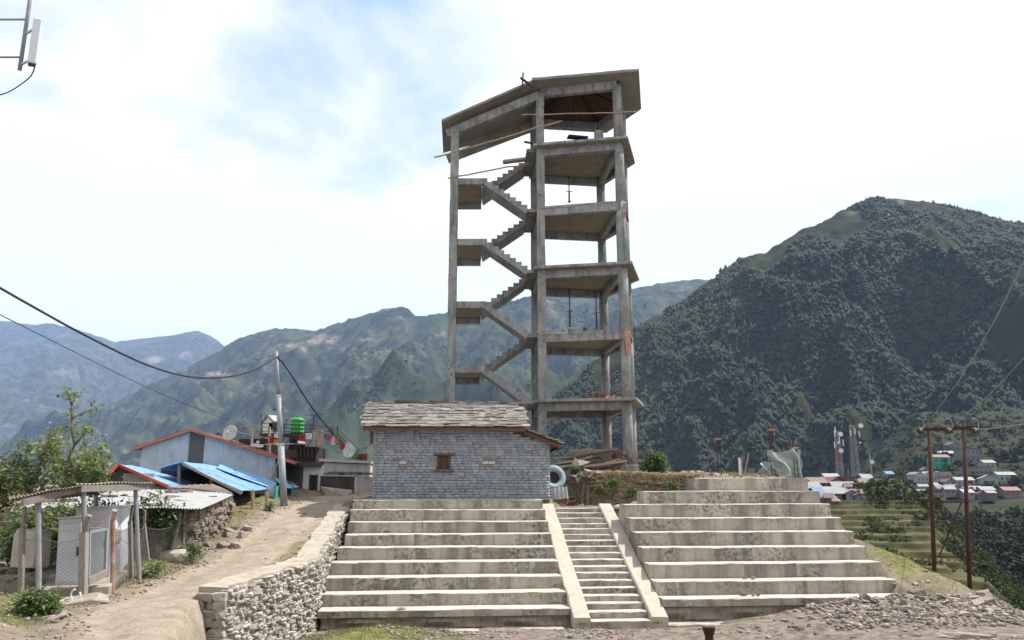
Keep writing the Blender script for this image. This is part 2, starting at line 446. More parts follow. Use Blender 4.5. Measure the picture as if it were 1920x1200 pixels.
mt['tin_wall'] = M('barn_zinc_sheet', [(.37, .445, .53), (.46, .54, .63)], 2.0, .5, .15, 30, metal=.1, stain=((.25, .27, .28), 2.4, .55, .7, .5), streak=((.24, .25, .26), 5, .55, .7, .4))
mt['tin_dark'] = M('translucent_dark_sheet', [(.075, .085, .085), (.12, .13, .125)], 2.0, .4, .1, 30)
mt['tin_blue'] = M('blue_zinc_sheet', [(.115, .255, .455), (.155, .305, .515)], 2.0, .55, .15, 30, stain=((.30, .345, .40), 4.5, .48, .66, .6, 1.0))
mt['red'] = M('red_trim', [(.42, .075, .04), (.52, .11, .055)], 3, .6, .15, 30)
mt['brownroof'] = M('old_brown_sheet', [(.075, .05, .042), (.13, .095, .08)], 3, .8, .2, 30)
mt['white'] = M('white_plaster', [(.60, .59, .57), (.70, .69, .67)], 2, .85, .2, 20, stain=((.40, .38, .35), 2.5, .55, .72, .6))
mt['plaster'] = M('grey_plaster', [(.42, .40, .38), (.52, .50, .475)], 1.6, .9, .3, 14, stain=((.25, .24, .22), 2.2, .54, .72, .6), streak=((.2, .2, .2), 3, .55, .72, .5))
mt['blackwall'] = M('soot_black_wall', [(.035, .033, .03), (.075, .07, .062)], 1.8, .95, .4, 14, stain=((.16, .14, .11), 3.0, .6, .75, .6))
mt['darkwall'] = M('unplastered_wall', [(.10, .095, .09), (.16, .15, .14)], 1.8, .95, .4, 14)
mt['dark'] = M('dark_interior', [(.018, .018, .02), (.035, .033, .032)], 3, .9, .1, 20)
mt['cab'] = M('cabinet_paint', [(.50, .52, .56), (.56, .58, .615)], 1.5, .5, .05, 30, stain=((.38, .37, .35), 2.5, .6, .75, .4))
mt['cab_vent'] = M('cabinet_vent', [(.30, .29, .275), (.38, .36, .34)], 8, .7, .2, 40)
mt['green_tank'] = M('green_tank_plastic', [(.03, .22, .045), (.04, .28, .06)], 2, .4, .05, 20)
mt['teal'] = M('teal_paint', [(.03, .27, .22), (.05, .34, .27)], 3, .6, .1, 20)
mt['glass'] = M('window_glass_dark', [(.02, .022, .026), (.035, .04, .045)], 3, .15, 0, 10, spec=.5)
mt['dish'] = M('dish_grey', [(.42, .42, .415), (.50, .50, .49)], 3, .6, .1, 30)
mt['mixer'] = M('mixer_drum_paint', [(.17, .26, .28), (.26, .36, .38)], 5, .7, .3, 20, stain=((.30, .27, .23), 4, .52, .7, .8))
mt['porc'] = M('brown_porcelain', [(.04, .026, .02), (.065, .04, .03)], 5, .5, 0, 10, spec=.3)
mt['lattice'] = M('lattice_wood', [(.20, .105, .062), (.27, .15, .09)], 6, .8, .2, 30)
mt['cloth_faded'] = M('faded_red_cloth', [(.34, .12, .09), (.48, .30, .26)], 6, .95, .2, 20)
mt['wire_mesh'] = M('dull_mesh_wire', [(.14, .135, .13), (.20, .195, .19)], 6, .7, 0, 10)
mt['mast_far'] = M('mast_steel', [(.20, .20, .205), (.28, .28, .285)], 3, .7, 0, 10)
mt['net'] = M('plastic_net', [(.36, .42, .40), (.48, .53, .51)], 5, .7, .1, 30)
mt['wire'] = M('black_cable', [(.02, .02, .022), (.03, .03, .032)], 5, .6, 0, 10)
mt['wire_lt'] = M('grey_wire', [(.22, .22, .22), (.30, .30, .30)], 5, .5, 0, 10)
for nm, c in dict(cloth_red=(.45, .03, .04), cloth_pink=(.60, .06, .16), cloth_yellow=(.55, .38, .04), cloth_tan=(.34, .29, .21), cloth_black=(.02, .02, .025), cloth_white=(.62, .62, .62), cloth_grey=(.22, .23, .25), cloth_orange=(.6, .22, .06), cloth_blue=(.08, .16, .42)).items():
    mt[nm] = M(nm, [tuple(x * .8 for x in c), c], 9, .95, .3, 20)
mt['leaf'] = M('tree_leaf', [(.10, .14, .045), (.165, .21, .075), (.22, .26, .105)], 1.5, .6, 0, 10, rnd=.4, hue=.02, trans=.35)
mt['leaf2'] = M('shrub_leaf', [(.075, .12, .035), (.13, .185, .06)], 2, .6, 0, 10, rnd=.4, hue=.02, trans=.3)
mt['flower'] = M('pale_blossom', [(.45, .44, .38), (.58, .57, .50)], 3, .8, 0, 10, rnd=.2, trans=.2)
mt['bark'] = M('bark', [(.09, .07, .055), (.16, .13, .105)], 9, .95, .5, 30)
mt['grass'] = M('grass_blade', [(.08, .11, .03), (.135, .165, .05), (.22, .22, .085)], 1.2, .8, 0, 10, rnd=.35, hue=.03, trans=.3)
mt['hay'] = M('dry_grass_blade', [(.42, .33, .20), (.60, .495, .33)], 2, .9, 0, 10, rnd=.3, hue=.015, trans=.25)
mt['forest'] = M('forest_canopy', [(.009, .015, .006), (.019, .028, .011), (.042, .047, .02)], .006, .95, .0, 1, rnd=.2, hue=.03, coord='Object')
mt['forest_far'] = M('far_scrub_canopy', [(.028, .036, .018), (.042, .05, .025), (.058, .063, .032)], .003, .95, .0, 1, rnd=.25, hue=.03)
# ------------------------------------------------------------------ terrace frame
TH = R(5.0); tcs, tsn = math.cos(TH), math.sin(TH)
OX, OY = 2.74, 20.95
def L2W(u, w, z=0.0): return Vector((OX + u * tcs - w * tsn, OY + u * tsn + w * tcs, z))
def pix_u(x, y, w):
    """u of pixel (x, y) on the vertical plane at terrace depth w"""
    v = (600 - y) / F; q = ((x - 960) / F) / (cp - v * sp)
    return (q * (OY + w * tcs) - OX + w * tsn) / (tcs - q * tsn)

# ------------------------------------------------------------------ ground
WALLX_Y = [0, 8, 10, 12, 14, 15.3, 20.6, 27, 30, 40]
WALLX_X = [-1.0, -3.1, -3.85, -4.6, -5.34, -5.6, -5.28, -5.8, -5.9, -5.2]
def hz(X, Y):
    X = np.asarray(X, float); Y = np.asarray(Y, float)
    ip = lambda a, b: np.interp(Y, a, b)
    road = ip([-60, 6, 12, 15.5, 20.5, 25, 27, 30, 36, 60], [-1.75, -1.8, -2.0, -1.98, -1.84, -1.02, -.72, -.42, -.12, .1])
    # wheel ruts and a raised verge
    rc = ip([0, 11, 13, 19, 26, 34], [-3.6, -4.7, -5.9, -6.6, -6.9, -6.4])
    road = road - .05 * np.exp(-((np.abs(X - rc) - .62) / .2) ** 2) + .16 * ss(1.3, 2.6, rc - X) + .10 * fbm(X * .8, Y * .8, 3) * ss(1.0, 2.4, rc - X)
    bank = ip([-60, 8, 14, 19, 21, 22, 23, 24, 25, 26, 27, 29], [-1.75, -1.75, -2.85, -3.15, -3.02, -2.75, -2.4, -2.02, -1.56, -1.2, -.8, -.2])
    yard = ip([-60, 7, 14, 19, 22], [-1.75, -1.75, -3.2, -3.45, -3.48])
    mr = ss(4.0, 9.5, X)
    front = yard * (1 - mr) + bank * mr
    front = front + .22 * np.exp(-(((X + 3.2) / 1.1) ** 2 + ((Y - 19.0) / 1.6) ** 2))          # grassy heap by the wall
    front = front + .10 * np.exp(-(((X - 7.3) / 1.9) ** 2 + ((Y - 20.0) / .8) ** 2)) + .10 * np.exp(-(((X - 10.4) / 1.6) ** 2 + ((Y - 20.8) / 1.0) ** 2))
    u = (X - OX) * tcs + (Y - OY) * tsn; w = -(X - OX) * tsn + (Y - OY) * tcs
    und_l = np.interp(w, [0, .3, 6.0, 6.6], [-3.5, -3.55, -1.15, -.62])
    und_r = np.interp(w, [0, .3, 6.0, 6.6], [-3.4, -3.5, -.85, -.3])
    ms = ss(1.3, 1.6, u)
    und = und_l * (1 - ms) + und_r * ms
    bw = np.interp(X, [1.7, 2.6, 3.0, 4.6, 6.2, 6.6], [9.8, 9.8, 7.95, 7.95, 7.4, 6.5])
    lip = np.interp(X, [1.7, 3, 6, 9, 11], [.42, .50, .42, .38, .38])
    mid = -.66 + (lip + .66) * ss(0, .22, w - bw) + ss(1, 5, w - bw) * .22
    hse = -.44 + 1.05 * ss(9.8, 12.2, w)
    mh = ss(1.35, 1.75, X)
    plat = hse * (1 - mh) + mid * mh
    inr = ss(10.0, 10.7, X)
    ter = np.where(w < 6.45, und, plat)
    z = np.where(w < .05, front, ter * (1 - inr) + np.where(w < 8.5, bank, plat) * inr)
    wx = np.interp(Y, WALLX_Y, WALLX_X)
    band = np.interp(Y, [0, 8, 14, 15.3, 60], [1.2, .5, .25, .2, .2])
    t = np.clip((X - wx + band) / (2 * band), 0, 1); ml = t * t * (3 - 2 * t)
    ml = np.where(Y > 30, ss(-5.6, -4.0, X), ml)
    z = road * (1 - ml) + z * ml
    z = z + .05 * fbm(X * .7, Y * .7, 4) + .03 * fbm(X * 3.1, Y * 3.1, 3) * (1 - .5 * np.exp(-((X - rc) / 1.2) ** 2))
    crest = np.interp(Y, [-60, 10, 20, 21, 22, 23, 24, 25, 26, 28, 29, 45], [19, 15, 13.2, 12.7, 12.5, 12.05, 11.7, 10.9, 10.1, 9.95, 10.2, 10.4]) + .35 * fbm(X * .0, Y * .8, 3)
    d = np.maximum(0, X - crest); z = z - 1.05 * d * d / (d + .5)
    d = np.maximum(0, Y - np.interp(X, [-60, -9, -3], [70, 70, 45])); z = z - .6 * d * d / (d + 3.0)
    d = np.maximum(0, -34 - X); z = z - .3 * d * d / (d + 3.0)
    d = np.maximum(0, -45 - Y); z = z - .1 * d
    return np.maximum(z, -260 + 20 * fbm(X * .01, Y * .01, 3))
def H(x, y): return float(hz(np.array([x]), np.array([y]))[0])

def axis(a, b, st, far, g=1.22):
    c = list(np.arange(a, b + 1e-6, st)); s = st; lo = a; hi = b; L = []; Rr = []
    while hi < far: s *= g; hi += s; Rr.append(hi)
    s = st
    while lo > -far: s *= g; lo -= s; L.append(lo)
    return np.array(L[::-1] + c + Rr)
xs = axis(-15, 15, .14, 12500); ys = axis(8.5, 33, .14, 12500)
ys = ys[ys > -300]
GX, GY = np.meshgrid(xs, ys)
GZ = hz(GX, GY)
nx, ny = len(xs), len(ys)
Vg = np.stack([GX, GY, GZ], -1).reshape(-1, 3)
ii = (np.arange(ny - 1)[:, None] * nx + np.arange(nx - 1)[None]).reshape(-1)
Fg = np.stack([ii, ii + 1, ii + nx + 1, ii + nx], -1)

def ground_mat():
    m = bpy.data.materials.new('ground_soil'); m.use_nodes = True
    t = m.node_tree; nd = t.nodes; lk = t.links; b = nd['Principled BSDF']
    b.inputs['Roughness'].default_value = .95; b.inputs['Specular IOR Level'].default_value = .15
    tcn = nd.new('ShaderNodeTexCoord')
    def noise(sc, det=8, ro=.62):
        n = nd.new('ShaderNodeTexNoise'); n.inputs['Scale'].default_value = sc; n.inputs['Detail'].default_value = det; n.inputs['Roughness'].default_value = ro
        lk.new(tcn.outputs['Object'], n.inputs['Vector']); return n.outputs['Fac']
    def ramp(f, cs, lo=.3, hi=.7):
        r = nd.new('ShaderNodeValToRGB'); lk.new(f, r.inputs[0]); e = r.color_ramp.elements
        while len(e) < len(cs): e.new(.5)
        for i, c in enumerate(cs): e[i].position = lo + (hi - lo) * i / (len(cs) - 1); e[i].color = (*c, 1)
        return r.outputs[0]
    def mix(f, a, c):
        k = nd.new('ShaderNodeMix'); k.data_type = 'RGBA'; lk.new(f, k.inputs[0]); lk.new(a, k.inputs[6]); lk.new(c, k.inputs[7]); return k.outputs[2]
    at = nd.new('ShaderNodeAttribute'); at.attribute_name = 'mask'
    se = nd.new('ShaderNodeSeparateColor'); lk.new(at.outputs['Color'], se.inputs[0])
    soil = ramp(noise(2.2), [(.14, .11, .082), (.22, .18, .135), (.29, .245, .19)])
    road = ramp(noise(2.6, 10, .7), [(.19, .155, .113), (.30, .25, .187), (.40, .342, .268)])
    speck = ramp(noise(26, 4), [(.20, .165, .13), (.36, .31, .25), (.48, .43, .37)], .38, .66)
    road = mix(ramp(noise(9, 5), [(0, 0, 0), (.75, .75, .75)], .44, .66), road, speck)
    rub = ramp(noise(3.2, 12, .72), [(.075, .06, .047), (.18, .15, .122), (.29, .25, .208)], .34, .64)
    gra = ramp(noise(6, 8), [(.09, .105, .03), (.16, .165, .055), (.26, .235, .11)])
    fld = ramp(noise(.02, 8), [(.03, .05, .018), (.06, .08, .03), (.10, .11, .05)])
    def thr(mask, sc, amt):
        a = nd.new('ShaderNodeMath'); a.operation = 'MULTIPLY_ADD'; lk.new(noise(sc, 6), a.inputs[0]); a.inputs[1].default_value = amt
        lk.new(mask, a.inputs[2])
        r = nd.new('ShaderNodeMapRange'); lk.new(a.outputs[0], r.inputs[0]); r.inputs[1].default_value = amt * .5 + .32; r.inputs[2].default_value = amt * .5 + .68
        return r.outputs[0]
    c = mix(thr(se.outputs[0], 2.5, .6), soil, road)
    c = mix(thr(se.outputs[2], 1.8, .6), c, rub)
    c = mix(thr(se.outputs[1], 2.2, 1.1), c, gra)
    c = mix(at.outputs['Alpha'], c, fld)
    lk.new(c, b.inputs['Base Color'])
    bu = nd.new('ShaderNodeBump'); bu.inputs['Strength'].default_value = .9; bu.inputs['Distance'].default_value = .045
    ad = nd.new('ShaderNodeMath'); ad.operation = 'ADD'; lk.new(noise(11, 8), ad.inputs[0]); lk.new(noise(40, 4), ad.inputs[1])
    lk.new(ad.outputs[0], bu.inputs['Height']); lk.new(bu.outputs[0], b.inputs['Normal'])
    return m
def gauss(x0, y0, a, b): return np.exp(-(((GX - x0) / a) ** 2 + ((GY - y0) / b) ** 2))
uwg = -(GX - OX) * tsn + (GY - OY) * tcs
rcg = np.interp(GY, [0, 11, 13, 19, 26, 34, 60], [-3.6, -4.7, -5.9, -6.6, -6.9, -6.4, -9])
m_road = np.clip(1.25 - np.abs(GX - rcg) / 1.5, 0, 1) * (GX < np.interp(GY, WALLX_Y, WALLX_X) + .6)
m_road = np.maximum(m_road, .8 * ss(27, 29, GY) * ss(47, 40, GY) * ss(-5, -3, GX) * ss(12, 10, GX))
face = ((GX > 1.7) & (GX < 7.2) & (uwg > 6.9) & (uwg < 10.2) & (uwg < np.interp(GX, [1.7, 2.6, 3.0, 4.6, 6.2, 6.6], [9.8, 9.8, 7.95, 7.95, 7.4, 6.5]) + .25) & (uwg > np.interp(GX, [1.7, 2.6, 3.0, 4.6, 6.2, 6.6], [9.8, 9.8, 7.95, 7.95, 7.4, 6.5]) - .5))
m_road = np.where(face, 0, m_road)
m_rub = ss(-4.5, -3.5, GX) * ss(22.5, 21.5, GY) * (GX < 16)
m_gra = np.maximum.reduce([.62 * ss(1.1, 1.9, rcg - GX) * ss(3.4, 2.6, rcg - GX) * (GY > 12) * (GY < 30), 1.0 * gauss(-3.1, 19.0, 1.5, 1.9), .72 * gauss(11.5, 24.2, 1.1, 2.3), .75 * gauss(-8.7, 17.5, .7, 3.6), .6 * gauss(-8.9, 23, .5, 2.5), .55 * gauss(-5.9, 21.5, .3, 1.5),
                           .7 * gauss(9.0, 33, 1.5, 2), .55 * gauss(-6.5, 34, 2.5, 1.2), .5 * gauss(2.4, 28, .6, .5), .6 * gauss(-7.4, 13.2, .6, 1.2)])
m_far = np.maximum(ss(16, 26, GX), np.maximum(ss(52, 75, GY), np.maximum(ss(-40, -60, GX), ss(-50, -80, GY))))
ground = np_mesh('ground', Vg, Fg, ground_mat(), smooth=True)
ca = ground.data.attributes.new('mask', 'FLOAT_COLOR', 'POINT')
ca.data.foreach_set('color', np.stack([m_road, m_gra, m_rub, m_far], -1).astype(np.float32).ravel())
tag(ground, 'dry stony ground with a pale dirt track on the left', kind='structure')

# ------------------------------------------------------------------ mountains
def mtn_mat(name, cols, bare, sc, bare_lo, bump=.6, bscale=.02):
    m = M(name, cols, sc, .97, bump, bscale, bdist=14, spec=.05, attr=('scar', tuple(min(1, q * .9) for q in bare)), stain=(bare, sc * 1.7, bare_lo, bare_lo + .08, .7), detail=12, streak=((.014, .022, .008), sc * 9, .44, .58, .75))
    return m
def mountain(name, label, sky, D1, D0, z0, mat, amp, fscale, nxp=260, nyp=150, pw=1.15, x0=-420, x1=2340, seed=0.0, patches=None, tooth=1.0):
    """sky: skyline as photograph pixels; D1/D0 ridge and foot distance (functions of pixel x); real slopes with spurs and gullies"""
    px = np.linspace(x0, x1, nxp); sky = sorted(sky)
    yy = np.interp(px, [s[0] for s in sky], [s[1] for s in sky])
    v = (600 - yy) / F; yd = cp - v * sp; q = (px - 960) / F / (cp - 0.0 * sp)
    d1 = np.array([D1(x) for x in px]); d0 = np.array([D0(x) for x in px])
    zr = (sp + v * cp) / yd * d1
    qr = (px - 960) / F / yd
    t = np.concatenate([np.linspace(0, 1, nyp), np.linspace(1.03, 1.5, 14)])
    T, XI = np.meshgrid(t, np.arange(nxp), indexing='ij')
    D = d0[XI] + (d1 - d0)[XI] * T
    X = qr[XI] * D
    Tc = np.minimum(T, 1)
    z = z0 + (zr[XI] - z0) * Tc ** pw - np.maximum(0, T - 1) * (zr[XI] - z0) * 1.2
    env = np.sin(np.pi * np.clip(Tc, 0, 1)) ** .7 * np.where(T > 1, 0, 1)
    Y = D
    n = ridged(X / fscale + seed, Y / (fscale * 1.25) + seed, 6, .52) - .5
    n2 = fbm(X / (fscale * .3) + seed * 2, Y / (fscale * .3), 5)
    z = z + env * (amp * n + amp * .26 * n2) + tooth * amp * .035 * fbm(X / (fscale * .06), Y / (fscale * .06), 4) * np.clip(T * 4, 0, 1)
    V = np.stack([X, Y, z], -1).reshape(-1, 3)
    a = (np.arange(len(t) - 1)[:, None] * nxp + np.arange(nxp - 1)[None]).reshape(-1)
    o = np_mesh(name, V, np.stack([a, a + 1, a + nxp + 1, a + nxp], -1), mat, smooth=True)
    tag(o, label, kind='structure')
    if patches:
        dp = Y * cp + z * sp; ppx = 960 + F * X / dp; ppy = 600 - F * (z * cp - Y * sp) / dp; s = np.zeros_like(X)
        for (a0, b0, ra, rb) in patches:
            q = ((ppx - a0) / ra) ** 2 + ((ppy - b0) / rb) ** 2
            s = np.maximum(s, np.clip(.75 - q + 2.0 * fbm(X / (fscale * .10), z / (fscale * .10), 4), 0, 1))
        s = np.where(T > 1, 0, s)
        o.data.attributes.new('scar', 'FLOAT', 'POINT').data.foreach_set('value', s.astype(np.float32).ravel())
    return X, Y, z, T
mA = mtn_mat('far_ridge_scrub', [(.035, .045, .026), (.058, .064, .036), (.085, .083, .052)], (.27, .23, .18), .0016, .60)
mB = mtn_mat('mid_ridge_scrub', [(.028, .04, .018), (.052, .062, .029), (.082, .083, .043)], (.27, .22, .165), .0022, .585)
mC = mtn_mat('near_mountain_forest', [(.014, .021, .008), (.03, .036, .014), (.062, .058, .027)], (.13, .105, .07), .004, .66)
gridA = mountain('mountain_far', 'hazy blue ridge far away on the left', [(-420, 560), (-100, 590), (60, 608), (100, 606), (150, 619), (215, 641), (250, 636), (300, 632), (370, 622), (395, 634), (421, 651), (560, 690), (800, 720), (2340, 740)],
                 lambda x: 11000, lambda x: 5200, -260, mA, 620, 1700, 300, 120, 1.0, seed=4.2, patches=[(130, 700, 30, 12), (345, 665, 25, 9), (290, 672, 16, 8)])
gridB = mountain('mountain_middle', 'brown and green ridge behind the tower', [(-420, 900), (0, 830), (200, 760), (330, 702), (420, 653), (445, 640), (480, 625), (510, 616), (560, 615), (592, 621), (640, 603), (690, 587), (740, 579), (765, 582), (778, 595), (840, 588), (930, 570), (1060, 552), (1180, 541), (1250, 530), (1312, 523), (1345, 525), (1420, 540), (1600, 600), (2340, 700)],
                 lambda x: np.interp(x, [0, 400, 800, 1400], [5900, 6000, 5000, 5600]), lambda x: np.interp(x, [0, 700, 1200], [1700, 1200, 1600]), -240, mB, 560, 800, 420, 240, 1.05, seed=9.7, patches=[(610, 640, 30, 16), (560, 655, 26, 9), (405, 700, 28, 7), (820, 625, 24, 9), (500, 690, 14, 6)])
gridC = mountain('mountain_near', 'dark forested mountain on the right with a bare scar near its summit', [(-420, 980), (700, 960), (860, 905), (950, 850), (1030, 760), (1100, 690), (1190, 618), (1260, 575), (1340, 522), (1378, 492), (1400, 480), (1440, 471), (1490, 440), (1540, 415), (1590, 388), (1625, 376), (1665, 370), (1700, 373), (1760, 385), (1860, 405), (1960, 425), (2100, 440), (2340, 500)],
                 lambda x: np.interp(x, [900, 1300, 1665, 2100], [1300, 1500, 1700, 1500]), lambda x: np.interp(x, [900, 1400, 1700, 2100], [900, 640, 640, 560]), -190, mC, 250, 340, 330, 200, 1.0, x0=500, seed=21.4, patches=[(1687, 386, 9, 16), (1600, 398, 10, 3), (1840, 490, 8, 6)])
# pale slip scar below the summit of the near mountain
# ------------------------------------------------------------------ forests (canopies no one could count)
def tuft_base(seed, k=13):
    r = np.random.default_rng(seed); V = []; Fc = []
    for i in range(k):
        d = r.normal(0, 1, 3); d /= np.linalg.norm(d); c = d * r.uniform(.45, 1.0); a = np.cross(d, r.normal(0, 1, 3)); a /= np.linalg.norm(a); b = np.cross(a, d) + d * r.uniform(-.5, .5)
        s = r.uniform(.35, .6); V += [c - a * s, c + a * s, c + b * s * 1.3]; Fc.append([3 * i, 3 * i + 1, 3 * i + 2])
    return np.array(V), np.array(Fc)
tufts = [tuft_base(s) for s in range(5)]
def octa(seed, sc):
    r = np.random.default_rng(seed); v = np.array([[1, 0, 0], [0, 1, 0], [-1, 0, 0], [0, -1, 0], [0, 0, 1], [0, 0, -1]], float) * r.uniform(.7, 1.25, (6, 1)) * np.array(sc)
    return v, np.array([[0, 1, 4], [1, 2, 4], [2, 3, 4], [3, 0, 4], [1, 0, 5], [2, 1, 5], [3, 2, 5], [0, 3, 5]])
canopy = [octa(s, (1, 1, 1)) for s in range(6)] + [octa(9, (.7, .7, 1.5)), octa(10, (.6, .6, 1.7))]
def grow(name, label, grid, n, size, mat, tmin, tmax, pxr, keep=None, squash=1.0):
    X, Y, Z, T = grid
    i = rng.random(n * 4) * (np.sum(T[:, 0] <= 1) - 1); j = rng.random(n * 4) * (X.shape[1] - 1)
    i0 = i.astype(int); j0 = j.astype(int); fi = i - i0; fj = j - j0
    def s(A): return (A[i0, j0] * (1 - fi) * (1 - fj) + A[i0 + 1, j0] * fi * (1 - fj) + A[i0, j0 + 1] * (1 - fi) * fj + A[i0 + 1, j0 + 1] * fi * fj)
    x, y, z, t = s(X), s(Y), s(Z), s(T)
    ppx = 960 + F * x / (y * cp + z * sp)
    ok = (t > tmin) & (t < tmax) & (ppx > pxr[0]) & (ppx < pxr[1])
    if keep is not None: ok &= keep(x, y, z, t)
    k = np.where(ok)[0][:n]
    x, y, z = x[k], y[k], z[k]
    sc = size * np.minimum(rng.lognormal(0, .42, len(k)), 1.9)
    mats = rotmats(len(k), .12) * sc[:, None, None]
    mats[:, 2, :] *= squash
    V, Fc, I = merge(canopy, rng.integers(0, len(canopy), len(k)), mats, np.stack([x, y, z + sc * .35], -1))
    o = np_mesh(name, V, Fc, mat, rnd=rng.random(len(k))[I], smooth=True)
    return tag(o, label, kind='stuff')
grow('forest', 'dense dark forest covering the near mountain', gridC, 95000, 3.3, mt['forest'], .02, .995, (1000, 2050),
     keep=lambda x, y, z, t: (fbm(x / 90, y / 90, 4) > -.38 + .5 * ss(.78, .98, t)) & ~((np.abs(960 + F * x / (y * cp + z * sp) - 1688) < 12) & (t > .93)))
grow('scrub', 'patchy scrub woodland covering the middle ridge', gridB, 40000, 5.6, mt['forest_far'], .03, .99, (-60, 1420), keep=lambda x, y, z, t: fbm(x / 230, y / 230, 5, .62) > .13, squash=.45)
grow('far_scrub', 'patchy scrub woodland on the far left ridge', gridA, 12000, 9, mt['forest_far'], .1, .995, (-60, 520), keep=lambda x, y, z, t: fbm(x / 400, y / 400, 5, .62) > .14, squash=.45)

# ------------------------------------------------------------------ the spur with terraced fields, and the hillside with the town
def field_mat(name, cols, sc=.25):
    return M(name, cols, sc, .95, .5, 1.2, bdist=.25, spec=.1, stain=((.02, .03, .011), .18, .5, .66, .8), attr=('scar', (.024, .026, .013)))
def sheet(name, label, px, Ds, zf, mat):
    PX, DD = np.meshgrid(px, Ds)
    X, Z = zf(PX, DD)
    V = np.stack([X, DD, Z], -1).reshape(-1, 3); n = len(px)
    a = (np.arange(len(Ds) - 1)[:, None] * n + np.arange(n - 1)[None]).reshape(-1)
    o = np_mesh(name, V, np.stack([a, a + 1, a + n + 1, a + n], -1), mat, smooth=False)
    tag(o, label, kind='structure')
    gs = np.abs(np.gradient(Z, axis=0) / np.gradient(DD, axis=0)); sc = ss(.12, .4, gs) * (.6 + .4 * fbm(X * .3, DD * .3, 3))   # rough grown-over terrace faces, with shadow put into their darker colour
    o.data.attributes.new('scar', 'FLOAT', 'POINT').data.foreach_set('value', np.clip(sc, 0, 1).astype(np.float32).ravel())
    return X, DD, Z
def slopev(y):
    v = (600 - np.asarray(y, float)) / F
    return (sp + v * cp) / (cp - v * sp)
def spur(PX, DD):
    X = (PX - 960) / F * DD / 1.02
    ypx = np.interp(DD, [60, 90, 105, 120, 145, 170, 190, 230, 300, 340, 430], [1330, 1140, 1090, 1060, 1010, 965, 932, 912, 902, 897, 935])
    ypx = ypx + 8 * (fbm(X * .04, DD * .02, 3))
    Z = slopev(ypx) * DD
    dome = -np.maximum(0, 1560 - PX) * .004 * DD / 100
    Z = Z + dome
    zt = Z + 1.7 * fbm(X * .07, DD * .04, 4)
    st = .95; k = np.floor(zt / st); fr = zt / st - k
    tz = (k + ss(.84, .99, fr)) * st
    mk = ss(225, 195, DD) * ss(80, 95, DD)
    Z = Z * (1 - mk) + tz * mk
    edge = np.interp(DD, [60, 90, 105, 120, 145, 170, 190, 230, 300, 340], [1900, 1850, 1820, 1790, 1752, 1728, 1708, 1692, 1682, 1670])
    d = np.maximum(0, (PX - edge + 14 * fbm(DD * .05, DD * .013, 3)) / F * DD)
    Z = Z - d * .95 + np.minimum(d, 1) * .3 * fbm(X * .5, DD * .3, 3)
    return X, Z + .12 * fbm(X * .6, DD * .6, 3)
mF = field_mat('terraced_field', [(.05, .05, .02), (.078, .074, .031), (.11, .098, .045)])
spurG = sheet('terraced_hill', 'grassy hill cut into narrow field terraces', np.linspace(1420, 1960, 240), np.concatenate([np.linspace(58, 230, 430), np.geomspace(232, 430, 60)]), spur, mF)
def hside(PX, DD):
    X = (PX - 960) / F * DD / 1.02
    ypx = np.interp(DD, [130, 200, 280, 360, 430, 500, 560, 640, 760, 950], [1330, 1180, 1090, 1010, 960, 928, 898, 862, 815, 770])
    Z = slopev(ypx + 7 * fbm(X * .012, DD * .008, 3)) * DD
    st = 2.4; k = np.floor(Z / st); fr = Z / st - k; tz = (k + ss(.5, .98, fr)) * st
    mk = ss(330, 380, DD) * ss(660, 600, DD)
    Z = Z * (1 - mk) + tz * mk
    d = np.maximum(0, (1725 - PX) / F * DD); Z = Z - d * .9
    return X, Z + .5 * fbm(X * .1, DD * .1, 3)
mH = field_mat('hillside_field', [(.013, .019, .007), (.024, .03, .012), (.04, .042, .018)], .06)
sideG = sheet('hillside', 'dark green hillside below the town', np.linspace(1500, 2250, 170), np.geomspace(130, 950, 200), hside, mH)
def gz(G, px, D):
    """height of a px/distance sheet"""
    X, DD, Z = G
    r = np.argmin(np.abs(DD[:, 0] - D)); x = (px - 960) / F * D / 1.02
    return float(np.interp(x, X[r], Z[r]))
def bushes(name, label, G, n, size, mat, cond):
    X, DD, Z = G
    i = rng.random(n * 6) * (X.shape[0] - 1); j = rng.random(n * 6) * (X.shape[1] - 1); i0 = i.astype(int); j0 = j.astype(int)
    x, y, z = X[i0, j0], DD[i0, j0], Z[i0, j0]; px = 960 + x * 1.02 * F / y
    x = x + rng.normal(0, .5, len(x)); y = y + rng.normal(0, 1, len(y))
    k = np.where(cond(px, y, x))[0][:n]
    x, y, z = x[k], y[k], z[k]; sc = size * rng.lognormal(0, .4, len(k))
    # each bush a cluster of small leafy tufts
    T = 13
    x = np.repeat(x, T); y = np.repeat(y, T); z = np.repeat(z, T); s2 = np.repeat(sc, T)
    x = x + rng.normal(0, .55, len(x)) * s2; y = y + rng.normal(0, .55, len(x)) * s2; z = z + np.abs(rng.normal(.35, .35, len(x))) * s2
    q = s2 * rng.uniform(.16, .36, len(x))
    V, Fc, I = merge(tufts, rng.integers(0, len(tufts), len(x)), rotmats(len(x), .5) * q[:, None, None], np.stack([x, y, z], -1))
    o = np_mesh(name, V, Fc, mat, rnd=rng.random(len(x))[I])
    return tag(o, label, kind='stuff')
mt['bush'] = M('bush_canopy', [(.022, .034, .010), (.04, .056, .017), (.062, .074, .027)], .15, .95, 0, 1, rnd=.5, hue=.03)
bushes('scrub_bushes', 'low bushes growing along the terrace edges', spurG, 420, .7, mt['bush'], lambda px, y, x: (px > 1500) & (px < 1960) & (y > 80) & (y < 250) & (fbm(x * .08, y * .08, 3) > .15))
bushes('spur_thicket', 'thicket on the crest of the terraced hill', spurG, 170, 1.7, mt['bush'], lambda px, y, x: (px > 1612) & (px < 1730) & (y > 182) & (y < 340))
